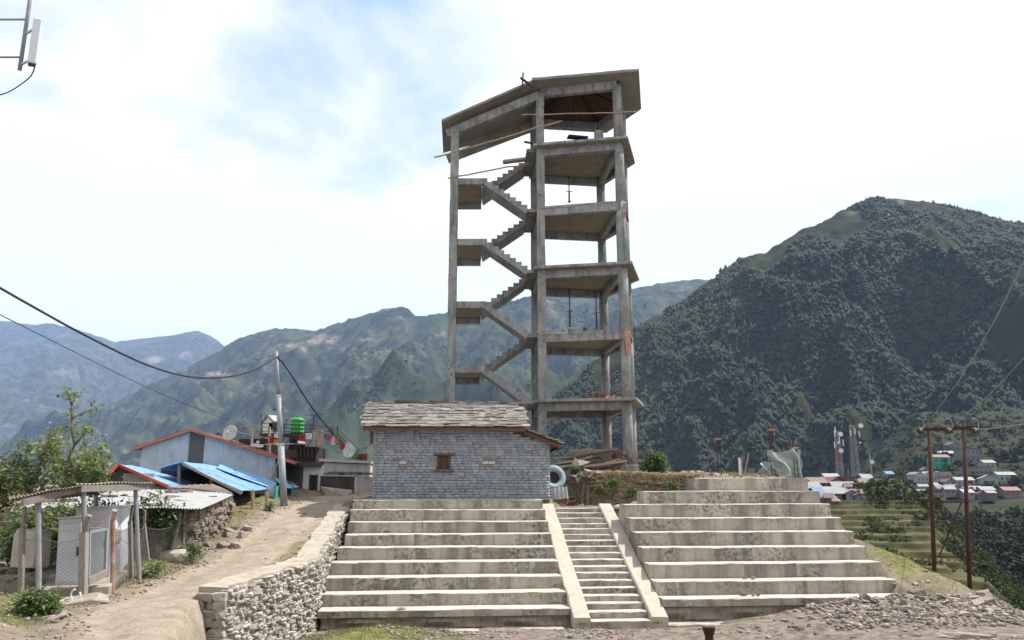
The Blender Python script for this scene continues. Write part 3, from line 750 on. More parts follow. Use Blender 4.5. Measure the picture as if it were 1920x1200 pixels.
bushes('gully_scrub', 'dark scrub on the steep flank of the terraced hill', spurG, 900, .9, mt['bush'], lambda px, y, x: (px > np.interp(y, [60, 90, 105, 120, 145, 170, 190, 230, 300, 340], [1905, 1855, 1825, 1795, 1757, 1733, 1713, 1697, 1687, 1675])) & (px < 1950) & (y > 85))
bushes('hillside_scrub', 'trees and scrub scattered over the hillside', sideG, 2600, 3.0, mt['forest'], lambda px, y, x: (px > 1580) & (px < 2100) & ((y < 420) | (y > 590) | (fbm(x * .02, y * .02, 3) > .0)) & (y > 140))
# ------------------------------------------------------------------ concrete seating terraces
def step_mesh(u0, u1, w0, w1, z0, z1, rough=.012):
    """cast concrete step with a worn nose, in the terrace frame"""
    n = max(2, int((u1 - u0) / .22)); mb = MB(); prof = []
    for i in range(n + 1):
        u = u0 + (u1 - u0) * i / n
        j = lambda s: random.gauss(0, s)
        if 0 < i < n: chip = max(0, random.gauss(-.014, .016))
        else: chip = 0
        sag = .004 * math.sin(u * 1.7 + w0 * 5)
        pts = [(w0 + .004, z0), (w0 + j(.004), (z0 + z1) * .5), (w0 + j(.004), z1 - .018 - chip + sag), (w0 + .014 + chip * .6 + j(rough * .4), z1 - .003 + sag + j(rough * .25)),
               (w0 + .12, z1 + sag + j(.003)), (w1, z1 + sag), (w1, z0)]
        prof.append([L2W(u, a, b) for a, b in pts])
    k = len(prof[0]); vs = [p for r in prof for p in r]; fs = []
    for i in range(n):
        for q in range(k):
            q2 = (q + 1) % k
            fs.append((i * k + q, i * k + q2, (i + 1) * k + q2, (i + 1) * k + q))
    fs.append(tuple(range(k))); fs.append(tuple(n * k + q for q in range(k - 1, -1, -1)))
    fs = [tuple(reversed(f)) for f in fs]
    return mb.add(vs, fs)
TW = .68
yL = [1143, 1112, 1082, 1053, 1026, 1001.5, 978, 955.5, 937]
xLe = [596, 605, 610, 620, 633, 647, 653, 657, 662]
yR = [1121, 1088.5, 1056, 1026, 997, 971, 945, 920.5, 896]
xRe = [1706, 1680, 1652, 1624, 1600, 1577, 1556, 1536, 1514]
w_of = lambda k: .2 + TW * k
zL = [slope(yL[k]) * L2W(-4.5, w_of(k)).y for k in range(9)]
zR = [slope(yR[k]) * L2W(4.2, w_of(k)).y for k in range(9)]
tl = thing('concrete_terrace', 'broad concrete seating terrace of nine steps below the grey stone house', 'terrace', L2W(-4.5, 0, -3.5), 'seating terraces')
for k in range(9):
    u0 = pix_u(xLe[k], yL[k], w_of(k)); u1 = -1.235
    zb = (zL[k - 1] - .12) if k else zL[0] - .17
    joints = [u0]
    for fr in sorted(random.sample([.22, .35, .5, .62, .78], 1 if k % 2 else 2)): joints.append(u0 + (u1 - u0) * (fr + random.uniform(-.04, .04)))
    joints.append(u1)
    for a, b in zip(joints[:-1], joints[1:]):
        wj = random.uniform(-.006, .006); zj = random.uniform(-.006, .006)
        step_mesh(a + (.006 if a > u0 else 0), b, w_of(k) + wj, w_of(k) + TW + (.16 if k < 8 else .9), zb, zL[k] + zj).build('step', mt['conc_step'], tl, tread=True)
tr = thing('concrete_terrace', 'concrete seating terrace right of the stairs with stepped right-hand ends', 'terrace', L2W(4.2, 0, -3.4), 'seating terraces')
for k in range(9):
    u1 = pix_u(xRe[k], yR[k], w_of(k)); u0 = 1.225
    if k == 7: u0 = pix_u(1206, yR[k], w_of(k))
    if k == 8: u0 = pix_u(1302, yR[k], w_of(k))
    zb = (zR[k - 1] - 1.3) if k > 1 else (zR[0] - .6 if k else zR[0] - .19)
    joints = [u0]
    for fr in sorted(random.sample([.2, .37, .5, .63, .8], 2)): joints.append(u0 + (u1 - u0) * (fr + random.uniform(-.04, .04)))
    joints.append(u1)
    for a, b in zip(joints[:-1], joints[1:]):
        wj = random.uniform(-.006, .006); zj = random.uniform(-.006, .006)
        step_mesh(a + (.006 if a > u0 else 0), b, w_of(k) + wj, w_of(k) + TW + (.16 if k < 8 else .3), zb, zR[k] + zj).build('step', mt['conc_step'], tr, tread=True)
# low footing strips in front of the terraces
ft = step_mesh(pix_u(1252, 1165, -.25), pix_u(1400, 1158, -.25), -.28, .3, -3.75, -3.39).build('footing_kerb', mt['conc_step'])
tag(ft, 'low concrete footing strip at the foot of the right-hand terrace', 'kerb')
ft = step_mesh(pix_u(660, 1185, -.22), pix_u(1060, 1178, -.22), -.24, .3, -3.75, -3.46, .02).build('footing_kerb', mt['conc_step'])
tag(ft, 'low rough concrete footing at the foot of the left-hand terrace', 'kerb')

# rough stone footing showing below the lowest steps
for side, ua, ub, zt_, par in ((0, pix_u(600, 1150, .15), -1.24, zL[0] - .168, tl), (1, 1.23, pix_u(1700, 1125, .15), zR[0] - .188, tr)):
    m = MB(); n = 130; vs = []; fs = []
    for i in range(n + 1):
        u = ua + (ub - ua) * i / n
        for q in range(6):
            z = -3.8 + (zt_ + random.gauss(0, .012) + 3.8) * q / 5; vs.append(L2W(u, .30 - .08 * math.sin(q * 2.3 + u * 3.1) * (0 < q < 5) - random.uniform(0, .07) * (q < 5), z))
        vs.append(L2W(u, .8, zt_))
    for i in range(n):
        for q in range(6): fs.append((i * 7 + q, (i + 1) * 7 + q, (i + 1) * 7 + q + 1, i * 7 + q + 1))
    m.add(vs, fs).build('rough_footing', mt['rubble_core'], par)
st = thing('staircase', 'narrow concrete stairs with sloping side walls between the terraces', 'stairs', L2W(0, 0, -3.4))
NS = 18; zs0, zs1 = -3.42, -.66; ws0, ws1 = -.25, 6.0
for i in range(NS):
    z = zs0 + (zs1 - zs0) * (i + 1) / NS; w = ws0 + (ws1 - ws0) * i / (NS - 1)
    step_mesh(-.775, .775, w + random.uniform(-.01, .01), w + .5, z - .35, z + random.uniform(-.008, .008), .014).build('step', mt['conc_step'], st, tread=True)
for sgn in (-1, 1):
    a = .78; b = 1.22
    n = 26; mb = MB(); rows = []
    w0, w1 = -.22, 6.35; z0, z1 = -3.19, -.5
    for i in range(n + 1):
        t = i / n; w = w0 + (w1 - w0) * t; z = z0 + (z1 - z0) * t + .02 * math.sin(t * 11) + random.gauss(0, .005)
        if i > n - 3: z = min(z, z1 - .02)
        rows.append([L2W(sgn * a, w, z - .9 if i else -3.8), L2W(sgn * a, w, z - .03), L2W(sgn * (a + .03), w, z), L2W(sgn * (b - .03), w, z + random.gauss(0, .006)), L2W(sgn * b, w, z - .03), L2W(sgn * b, w, z - .9 if i else -3.8)])
    vs = [p for r in rows for p in r]; fs = []
    for i in range(n):
        for q in range(6):
            q2 = (q + 1) % 6; fs.append((i * 6 + q, i * 6 + q2, (i + 1) * 6 + q2, (i + 1) * 6 + q))
    fs.append(tuple(range(5, -1, -1))); fs.append(tuple(n * 6 + q for q in range(6)))
    if sgn > 0: fs = [tuple(reversed(f)) for f in fs]
    mb.add(vs, fs).build('side_wall', mt['conc_edge'], st)

# ------------------------------------------------------------------ rubble retaining wall along the track
stones = [stone_base(s) for s in range(8)]
rw = thing('retaining_wall', 'rubble stone retaining wall with pale cement coping beside the dirt track', 'wall', (-5.3, 18, -3.4))
W1 = Vector((-5.27, 15.1, -1.80)); W2 = Vector((-4.98, 20.6, -1.72)); W3 = Vector((-5.52, 27.2, -.50))
stone_me = [mesh_of('stone', b, mt['stone']) for b in stones]
allst = []
def wall_seg(A, B, th, zb):
    d = Vector((B.x - A.x, B.y - A.y, 0)); L = d.length; d.normalize(); nr = Vector((d.y, -d.x, 0))     # nr faces right
    core = MB()
    o = [A - nr * .05, B - nr * .05, B - nr * th, A - nr * th]
    core.prism([(p.x, p.y) for p in o], zb, [A.z - .1, B.z - .1, B.z - .1, A.z - .1]).build('rubble_core', mt['rubble_core'], rw)
    # coping
    n = max(3, int(L / .25)); top = MB(); rows = []
    for i in range(n + 1):
        p = A.lerp(B, i / n) + Vector((0, 0, random.gauss(0, .012)))
        r = random.gauss(0, .035); l = random.gauss(0, .03)
        rows.append([p + nr * (-.02 + r) + Vector((0, 0, -.05)), p + nr * (-.02 + r) + Vector((0, 0, random.gauss(-.01, .01))), p - nr * (th + .02 + l), p - nr * (th + .02 + l) + Vector((0, 0, -.2))])
    vs = [p for r in rows for p in r]; fs = []
    for i in range(n):
        for q in range(4):
            q2 = (q + 1) % 4; fs.append((i * 4 + q2, i * 4 + q, (i + 1) * 4 + q, (i + 1) * 4 + q2))
    fs.append((0, 1, 2, 3)); fs.append(tuple(n * 4 + q for q in (3, 2, 1, 0)))
    top.add(vs, fs).build('coping', mt['coping'], rw)
    # stones on the right-hand face
    s = 0.0
    z = -.05
    row = 0
    while z > -1.95:
        h = random.uniform(.045, .09); s = random.uniform(-.1, .05)
        while s < L:
            l = random.uniform(.09, .24)
            c = s + l / 2
            if 0 < c < L:
                p = A + d * c; zt = A.z + (B.z - A.z) * c / L
                gz_ = H(p.x + nr.x * .35, p.y + nr.y * .35)
                if zt + z - h * .5 > gz_ - .12 and not (B is W3 and zt + z < gz_ - .1):
                    allst.append((p + nr * random.uniform(-.075, .0) + Vector((0, 0, zt - p.z + z - h / 2)), (l * 1.02, .22, h * 1.05), math.atan2(d.y, d.x) + random.gauss(0, .07), random.gauss(0, .08)))
            s += l + .012
        z -= h + .008
wall_seg(W1, W2, .56, -3.9)
wall_seg(W2, W3, .50, -3.9)
d = Vector((W2.x - W1.x, W2.y - W1.y, 0)).normalized(); nr = Vector((d.y, -d.x, 0))
z = -.1
while z > -1.75:                                     # squared stones on the near end
    h = random.uniform(.11, .17); s = -.04
    inset = .10 if z > -.3 else 0
    while s < .52 - inset:
        l = random.uniform(.18, .33); c = s + l / 2
        allst.append((W1 - nr * c - d * random.uniform(-.05, .05) + Vector((0, 0, z - h / 2)), (l, .26, h * 1.04), math.atan2(nr.y, nr.x) + random.gauss(0, .09), random.gauss(0, .05)))
        s += l + .01
    z -= h + .008
allst.sort(key=lambda q: -q[1][0] * q[1][2] / q[0].y ** 2)
for i, (p, s, a, b) in enumerate(allst[:300]):
    put('stone', stone_me[i % 8], p, s, (b, random.gauss(0, .06), a), rw)
if len(allst) > 300:
    rest = allst[300:]; n = len(rest); mats = np.zeros((n, 3, 3)); locs = np.zeros((n, 3))
    for i, (p, s, a, b) in enumerate(rest):
        m = Matrix.Rotation(a, 3, 'Z') @ Matrix.Rotation(b, 3, 'X') @ Matrix.Diagonal(s); mats[i] = np.array(m); locs[i] = p
    V, Fc, I = merge(stones, np.arange(n) % 8, mats, locs)
    tag(np_mesh('small_stones', V, Fc, mt['stone'], rw, rnd=rng.random(n)[I]), kind='stuff')

# ------------------------------------------------------------------ the stone house
HL = Vector((-4.76, 27.0, -.42)); ha = R(3.5)
hu = Vector((math.cos(ha), math.sin(ha), 0)); hw = Vector((-math.sin(ha), math.cos(ha), 0)); hzv = Vector((0, 0, 1))
HW, HD, HH = 6.08, 3.3, 2.46
def hp(u, w, z): return HL + hu * u + hw * w + hzv * z
house = thing('stone_house', 'small grey slate-brick house with a slate roof and one lattice window', 'house', hp(HW / 2, HD / 2, 0))
prof = [(0, 0), (HW, 0), (HW, 1.98), (HW - 1.2, 2.40), (0, HH)]
core = MB(); core.ext([hp(u, .045, z) for u, z in prof], hw * (HD - .09)); core.build('wall_core', mt['mortar'], house)
gb = MB(); gb.ext([hp(.06, .05, HH - .02), hp(.06, HD - .05, HH - .02), hp(.06, HD / 2, HH + .82)], hu * .12); gb.build('gable', mt['wood_brown'], house)
gb = MB(); gb.ext([hp(HW - 1.1, .05, HH - .1), hp(HW - 1.1, HD - .05, HH - .1), hp(HW - 1.1, HD / 2, HH + .78)], hu * .1); gb.build('gable', mt['wood_brown'], house)
ch = .0945; nb_rows = 26
brs = []
win = (2.20, 2.62, 1.02, 1.52)              # u0 u1 z0 z1 of the opening
dia = [(1.05, 1.29), (3.98, 1.29)]
for r in range(nb_rows):
    z0 = r * ch + .004; s = -random.uniform(0, .24)
    if r % 2: s = -.12
    while s < HW:
        l = .245 + random.uniform(-.035, .035); a = max(s, 0.0); b = min(s + l, HW)
        s += l
        if b - a < .05: continue
        top = 2.40 + .06 * (1 - a / (HW - 1.2)) if b < HW - 1.2 else 2.40 - (b - HW + 1.2) * .35
        if z0 + ch > top + .02: continue
        c = (a + b) / 2; zc = z0 + ch / 2
        kind = 0
        for du, dz in dia:
            q = abs(c - du) / .42 + abs(zc - dz) / .235
            if q < 1.0: kind = 1
            if abs(c - du) < .15 and abs(zc - dz) < .05: kind = 2
        if zc > win[2] and zc < win[3] and b > win[0] - .01 and a < win[1] + .01:
            if a < win[0] - .06: brs.append((a, win[0] - .01, z0, kind))
            if b > win[1] + .06: brs.append((win[1] + .01, b, z0, kind))
            continue
        brs.append((a, b, z0, kind))
cube = (np.array([(x, y, z) for z in (-.5, .5) for x, y in ((-.5, -.5), (.5, -.5), (.5, .5), (-.5, .5))], float),
        np.array([(3, 2, 1), (3, 1, 0), (4, 5, 6), (4, 6, 7), (0, 1, 5), (0, 5, 4), (1, 2, 6), (1, 6, 5), (2, 3, 7), (2, 7, 6), (3, 0, 4), (3, 4, 7)]))
bme = {0: mesh_of('brick', cube, mt['brick']), 1: mesh_of('brick', cube, mt['brick_brown']), 2: mesh_of('brick', cube, mt['brick_pale'])}
random.shuffle(brs); brs.sort(key=lambda q: (q[3] == 0, round(q[0] - q[1], 2)))
rest = []
for i, (a, b, z0, kind) in enumerate(brs):
    pr = random.uniform(.0, .012)
    loc = hp((a + b) / 2, .03 - pr, z0 + ch / 2 - .002); dim = (b - a - .011, .075, ch - .012)
    if i < 300: put('brick', bme[kind], loc, dim, (0, 0, ha), house)
    else: rest.append((loc, dim, ha))
# side and back courses
for side in range(3):
    for r in range(24):
        s = -.12 if r % 2 else -.02; L = HD if side < 2 else HW
        while s < L:
            a = max(s, 0); b = min(s + .245, L); s += .245
            z0 = r * ch
            if b - a < .06 or (side == 0 and z0 + ch > 1.96) or (side == 2 and b > HW - 1.2 and z0 + ch > 1.96): continue
            if side == 0: loc = hp(HW - .03, (a + b) / 2, z0 + ch / 2); ang = ha + math.pi / 2
            elif side == 1: loc = hp(.03, (a + b) / 2, z0 + ch / 2); ang = ha + math.pi / 2
            else: loc = hp((a + b) / 2, HD - .03, z0 + ch / 2); ang = ha
            rest.append((loc, (b - a - .011, .075 + random.uniform(0, .01), ch - .012), ang))
n = len(rest); mats = np.zeros((n, 3, 3)); locs = np.zeros((n, 3))
for i, (p, s, a) in enumerate(rest):
    mats[i] = np.array(Matrix.Rotation(a, 3, 'Z') @ Matrix.Diagonal(s)); locs[i] = p
V, Fc, I = merge([cube], np.zeros(n, int), mats, locs)
tag(np_mesh('brick_courses', V, Fc, mt['brick'], house, rnd=rng.random(n)[I]), kind='stuff')
# window
wi = MB()
u0, u1, z0, z1 = win
wi.beam(hp(u0 + .03, .0, z0), hp(u0 + .03, .0, z1), .045, .09, hw).beam(hp(u1 - .03, .0, z0), hp(u1 - .03, .0, z1), .045, .09, hw)
w_o = wi.build('window', mt['wood_brown'], house)
MB().beam(hp(u0 - .14, -.015, z1 + .03), hp(u1 + .14, -.015, z1 + .03), .12, .055).build('lintel', mt['wood_brown'], w_o)
MB().beam(hp(u0 - .15, -.02, z0 - .03), hp(u1 + .15, -.02, z0 - .03), .14, .055).build('sill', mt['wood_brown'], w_o)
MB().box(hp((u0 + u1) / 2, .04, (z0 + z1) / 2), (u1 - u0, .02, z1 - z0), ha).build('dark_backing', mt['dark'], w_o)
uw, zh = u1 - u0 - .12, z1 - z0
for sg in (1, -1):
    for k in range(-5, 6):
        c0 = k * .105                      # diagonal lattice slats clipped to the opening
        pts = []
        for t in np.linspace(-1, 1, 81):
            a = t * .5; x = (c0 + a); y = sg * a
            if abs(x) <= uw / 2 and abs(y) <= zh / 2 - .01: pts.append((x, y))
        if len(pts) > 6:
            a, b = pts[0], pts[-1]; uc = (u0 + u1) / 2; zc = (z0 + z1) / 2
            MB().beam(hp(uc + a[0], .012 + .006 * sg, zc + a[1]), hp(uc + b[0], .012 + .006 * sg, zc + b[1]), .009, .014, hw).build('lattice_slat', mt['lattice'], w_o)
# roof: deck, boards and slates
RU0, RU1 = -.36, HW - .88
ev, rg = -.42, HD / 2; ez, rz_ = HH + .02, HH + 1.02
deck = MB()
deck.ext([hp(RU0 + .04, ev + .03, ez - .05), hp(RU1 - .04, ev + .03, ez - .05), hp(RU1 - .04, rg, rz_ - .06), hp(RU0 + .04, rg, rz_ - .06)], Vector((0, 0, .04)))
deck.ext([hp(RU1 - .04, HD + .4, ez - .05), hp(RU0 + .04, HD + .4, ez - .05), hp(RU0 + .04, rg, rz_ - .06), hp(RU1 - .04, rg, rz_ - .06)], Vector((0, 0, .04)))
deck.build('roof_deck', mt['wood_brown'], house)
MB().beam(hp(RU0 + .02, ev + .01, ez - .09), hp(RU1 + .02, ev + .01, ez - .09), .04, .13).build('eave_board', mt['wood_brown'], house)
MB().beam(hp(RU0 + .05, ev + .03, ez - .09), hp(RU0 + .05, rg, rz_ - .1), .05, .13).build('barge_board', mt['wood_brown'], house)
MB().beam(hp(-.1, .1, HH - .12), hp(-.1, .1, HH - .55), .1, .1).build('corner_post', mt['wood_brown'], house)
slb = []
for s in range(6):
    r = random.Random(s); V0 = cube[0].copy()
    for q in range(8): V0[q] += np.array([r.uniform(-.08, .08), r.uniform(-.10, .10), r.uniform(-.25, .25)])
    slb.append((V0, cube[1]))
slm = [mesh_of('slate', b, mt['slate']) for b in slb]
slates = []
rows = 14; pit = math.atan2(rz_ - ez, rg - ev)
def slate_field(A, ux, up, L, S, rows, ang_x, lw, taper=None):
    nrm = ux.cross(up)
    for r in range(rows):
        s = -random.uniform(0, .25); t = (r + .55) / rows * S
        while s < L:
            l = random.uniform(*lw); c = min(max(s + l / 2, .02), L - .02)
            if c + l / 2 < L + .14:
                p = A + ux * c + up * (t + random.uniform(-.02, .02)) + nrm * (.022 + .012 * (r % 2) + random.uniform(0, .016))
                slates.append((p, (l * 1.05, S / rows * 1.75, random.uniform(.02, .042)), ux, up, nrm))
            s += l
slate_field(hp(RU0, ev - .04, ez - .01), hu, (hp(0, rg, rz_) - hp(0, ev, ez)).normalized(), RU1 - RU0 + .04, (hp(0, rg, rz_) - hp(0, ev, ez)).length + .05, rows, pit, (.16, .42))
nfront = len(slates)
slate_field(hp(RU1, HD + .42, ez - .01), -hu, (hp(0, rg, rz_) - hp(0, HD - ev, ez)).normalized(), RU1 - RU0, (hp(0, rg, rz_) - hp(0, ev, ez)).length, 9, pit, (.35, .7))
nback = len(slates)
# lower roof on the right-hand end
l0, l1 = hp(HW - .93, -.24, HH - .12), hp(HW + .36, -.24, HH - .60)
b0, b1 = hp(HW - .93, HD + .25, HH - .12), hp(HW + .36, HD + .25, HH - .60)
lr = MB(); lr.ext([l0, l1, b1, b0], Vector((0, 0, .04))); lr.build('side_roof_deck', mt['wood_brown'], house)
MB().beam(l0 + Vector((0, -.02, -.03)), l1 + Vector((0, -.02, -.03)), .04, .13).build('barge_board', mt['wood_brown'], house)
MB().beam(l1 + Vector((.01, 0, -.03)), b1 + Vector((.01, 0, -.03)), .05, .12).build('eave_board', mt['wood_brown'], house)
slate_field(l1 + Vector((.05, -.06, .05)), (b1 - l1).normalized(), (l0 - l1).normalized(), (b1 - l1).length + .08, (l0 - l1).length, 6, 0, (.3, .6))
order = list(range(nfront)) + list(range(nback, len(slates))) + list(range(nfront, nback))
for n_, i in enumerate(order):
    p, s, ux, up, nrm = slates[i]
    m = Matrix((ux, up, nrm)).transposed() @ Matrix.Rotation(random.gauss(-.10, .035), 3, 'X') @ Matrix.Rotation(random.gauss(0, .02), 3, 'Z')
    if n_ < 295: put('slate', slm[i % 6], p, s, m.to_euler(), house)
    else:
        slates[i] = (p, s, m, None, None)
rest = [slates[i] for i in order[295:]]
if rest:
    n = len(rest); mats = np.array([np.array(q[2] @ Matrix.Diagonal(q[1])) for q in rest]); locs = np.array([q[0][:] for q in rest])
    V, Fc, I = merge(slb, np.arange(n) % 6, mats, locs)
    tag(np_mesh('back_slates', V, Fc, mt['slate'], house, rnd=rng.random(n)[I]), kind='stuff')
for k in range(5):
    put('ridge_slate', slm[k], hp(RU0 + .35 + k * 1.25, rg, rz_ + .05), (1.3 if k else .6, .3, .03), (0, random.gauss(0, .02), ha), house)
pl = MB(); pl.beam(hp(-.55, -.25, .06), hp(-.02, .5, .14), .18, .06)
tag(pl.build('plank', mt['bamboo']), 'short tan plank lying against the left corner of the stone house', 'plank')

# ------------------------------------------------------------------ the concrete tower
FLZ = [3.9, 7.03, 10.13, 13.18, 16.3]
cA, cA2, cB, cB2 = (-2.82, 35.6), (-3.04, 38.5), (1.39, 35.35), (1.17, 38.5)
cC, cD, cE = (5.12, 34.55), (4.74, 39.0), (5.66, 37.0)
GB = .95
tower = thing('concrete_tower', 'tall unfinished concrete tower of open floors, columns and zigzag stairs', 'tower', (2, 36.5, .6))
def col_sq(c, z0, z1, w=.38):
    m = MB(); n = 24
    rows = []
    for i in range(n + 1):
        t = i / n; o = Vector((random.gauss(0, .006), random.gauss(0, .006), 0))
        rows.append([Vector((c[0] + a * w / 2, c[1] + b * w / 2, z0 + (z1 - z0) * t)) + o for a, b in ((-1, -1), (1, -1), (1, 1), (-1, 1))])
    vs = [p for r in rows for p in r]; fs = []
    for i in range(n):
        for q in range(4):
            fs.append((i * 4 + q, i * 4 + (q + 1) % 4, i * 4 + 4 + (q + 1) % 4, i * 4 + 4 + q))
    fs += [(3, 2, 1, 0), tuple(n * 4 + q for q in range(4))]
    return m.add(vs, fs).build('column', mt['conc'], tower, bevel=0)
for c, z1 in ((cA, 17.45), (cA2, 17.45), (cB, 19.1), (cB2, 19.1)): col_sq(c, GB - .5, z1)
for c in (cC, cD, cE):
    lv = [GB - .2] + FLZ + [19.1]
    for a, b in zip(lv[:-1], lv[1:]):                 # each storey was cast by itself: slight steps at the joints
        dx, dy = random.gauss(0, .012), random.gauss(0, .012); r = .225 + random.uniform(-.006, .006)
        MB().tube([(c[0] + dx, c[1] + dy, a - .3), (c[0] + dx, c[1] + dy, (a + b) / 2), (c[0], c[1], b - .02)], [r, r * .99, r], 22).build('column', mt['conc'], tower, smooth=True)
poly_in = [(cB[0] - .19, cB[1] - .19), (cC[0] + .02, cC[1] - .22), (cC[0] + .24, cC[1] - .05), (cE[0] + .22, cE[1]), (cE[0] + .08, cE[1] + .25), (cD[0] + .05, cD[1] + .24), (cB2[0] - .19, cB2[1] + .19)]
poly_out = [(1.02, 34.83), (5.48, 33.98), (6.28, 36.95), (5.0, 39.6), (.9, 38.95)]
def shrink(poly, k=.0): return poly
for i, z in enumerate(FLZ):
    big = i in (0, 2, 4)
    s = MB()
    if big: s.prism(poly_out, z - .13, z).build('slab', mt['conc'], tower, bevel=.012)
    else: s.prism(poly_in, z - .12, z).build('slab', mt['conc'], tower, bevel=.012)
    # soffit sheet shows board marks and a warmer tone than the cast sides
    so = [(cB[0] + .1, cB[1] - .02), (cC[0] - .1, cC[1] + .1), (cE[0] - .1, cE[1]), (cD[0] - .05, cD[1] - .1), (cB2[0] + .1, cB2[1] - .1)]
    MB().prism(so, z - (.138 if big else .128), z - (.131 if big else .121)).build('soffit', mt['conc_soffit'], tower)
    if big:
        ov = [(p[0] * .985 + 3.4 * .015, p[1] * .985 + 36.8 * .015) for p in poly_out]
        MB().prism([ov[0], ov[1], (cC[0], cC[1] - .14), (cB[0], cB[1] - .14)], z - .139, z - .132).build('soffit', mt['conc_soffit'], tower)
        MB().prism([ov[1], ov[2], (cE[0] + .13, cE[1]), (cC[0] + .14, cC[1])], z - .139, z - .132).build('soffit', mt['conc_soffit'], tower)
    zb0 = z - (.14 if big else .0)
    bh = .36 if big else .46
    ring = [cB, cC, cE, cD, cB2]
    for q, (a, b) in enumerate(zip(ring, ring[1:] + ring[:1])):
        dn = .004 * q
        wbm = .3 if q == 0 else .26
        va = Vector((a[0], a[1], zb0 - bh / 2 - dn - (.0 if big else .003))); vb = Vector((b[0], b[1], zb0 - bh / 2 - dn - (.0 if big else .003)))
        if q == 0 and not big: va += Vector((0, -.03, 0)); vb += Vector((0, -.09, 0))
        MB().beam(va, vb, wbm, bh).build('beam', mt['conc'], tower, bevel=.01)
    vC = Vector((cC[0], cC[1], zb0 - .2)); vD = Vector((cD[0], cD[1], zb0 - .2))
    MB().beam(vC, vD, .24, .36 if big else .42).build('beam', mt['conc'], tower, bevel=.01)
    # link slab from stairs to floor
    MB().prism([(.72, 35.42), (cB[0] - .17, 35.42), (cB2[0] - .17, 38.55), (.55, 38.55)], z - .17, z - .01).build('stair_landing', mt['conc'], tower, bevel=.008)
def flight(xa, za, xb, zb, y0, y1, n=8):
    """sawtooth flight from (xa, za) up or down to (xb, zb)"""
    up = 1 if zb > za else -1
    if up < 0: xa, za, xb, zb = xb, zb, xa, za
    rr = (zb - za) / n; tt = (xb - xa) / n
    top = []
    for k in range(n):
        top.append((xa + tt * k, za + rr * k)); top.append((xa + tt * k, za + rr * (k + 1)))
    top.append((xb, zb))
    th = .24
    poly = top + [(xb, zb - th), (xa + tt * .2, za - th)]
    poly = [Vector((x, y0, z)) for x, z in poly]
    return MB().ext(poly if tt < 0 else poly, (0, y1 - y0, 0))
for i in range(5):
    zf = FLZ[i]; zp = FLZ[i - 1] if i else .75
    zm = (zf + zp) / 2 - (.0)
    zm = {0: 2.32, 1: 5.50, 2: 8.58, 3: 11.66, 4: 14.75}[i]
    xl = -1.48
    yo = 35.42
    MB().prism([(cA[0] - .17, yo + .06), (xl, yo + .06), (xl - .12, 38.62), (cA2[0] - .1, 38.62)], zm - .13, zm).build('landing', mt['conc'], tower, bevel=.01)
    MB().prism([(cA[0] - .1, yo + .1), (xl - .05, yo + .1), (xl - .15, 38.55), (cA2[0], 38.55)], zm - .138, zm - .131).build('soffit', mt['conc_soffit'], tower)
    MB().beam((cA[0] + .19, yo + .14, zm - .155), (xl + .02, yo + .14, zm - .155), .24, .32).build('beam', mt['conc'], tower, bevel=.01)
    MB().beam((cA2[0] + .1, 38.5, zm - .29), (xl - .14, 38.5, zm - .29), .24, .30).build('beam', mt['conc'], tower, bevel=.01)
    flight(.74, zp, xl, zm, yo, yo + 1.35).build('stair_flight', mt['conc'], tower)
    flight(xl - .1, zm, .62, zf, 37.15, 38.58).build('stair_flight', mt['conc'], tower)
# plinth under the round columns
MB().prism([(3.0, 34.15), (5.5, 34.1), (5.6, 35.0), (3.0, 35.0)], .1, .98).build('plinth', mt['conc'], tower, bevel=.02)
MB().box((4.74, 39, .6), (.8, .8, .7)).build('plinth', mt['conc'], tower, bevel=.02)
# roof over the stairs: a slab falling to the left
FLc, FRc, BRc, BLc = P(828, 228, 34.9), P(1002, 152, 34.7), P(1002, 239, 39.3), P(831, 287, 38.9)
MB().ext([FLc, FRc, BRc, BLc], (0, 0, .12)).build('stair_roof_slab', mt['conc_roof'], tower)
va = Vector((cA[0] + .1, cA[1], 17.35)); vb = Vector((cB[0], cB[1], 19.12))
MB().beam(va - Vector((.5, 0, .19)), vb - Vector((0, 0, .02)), .26, .42).build('roof_beam', mt['conc'], tower, bevel=.01)
va = Vector((cA2[0] + .1, cA2[1], 17.3)); vb = Vector((cB2[0], cB2[1], 19.0))
MB().beam(va - Vector((.5, 0, .19)), vb - Vector((0, 0, .02)), .26, .42).build('roof_beam', mt['conc'], tower, bevel=.01)
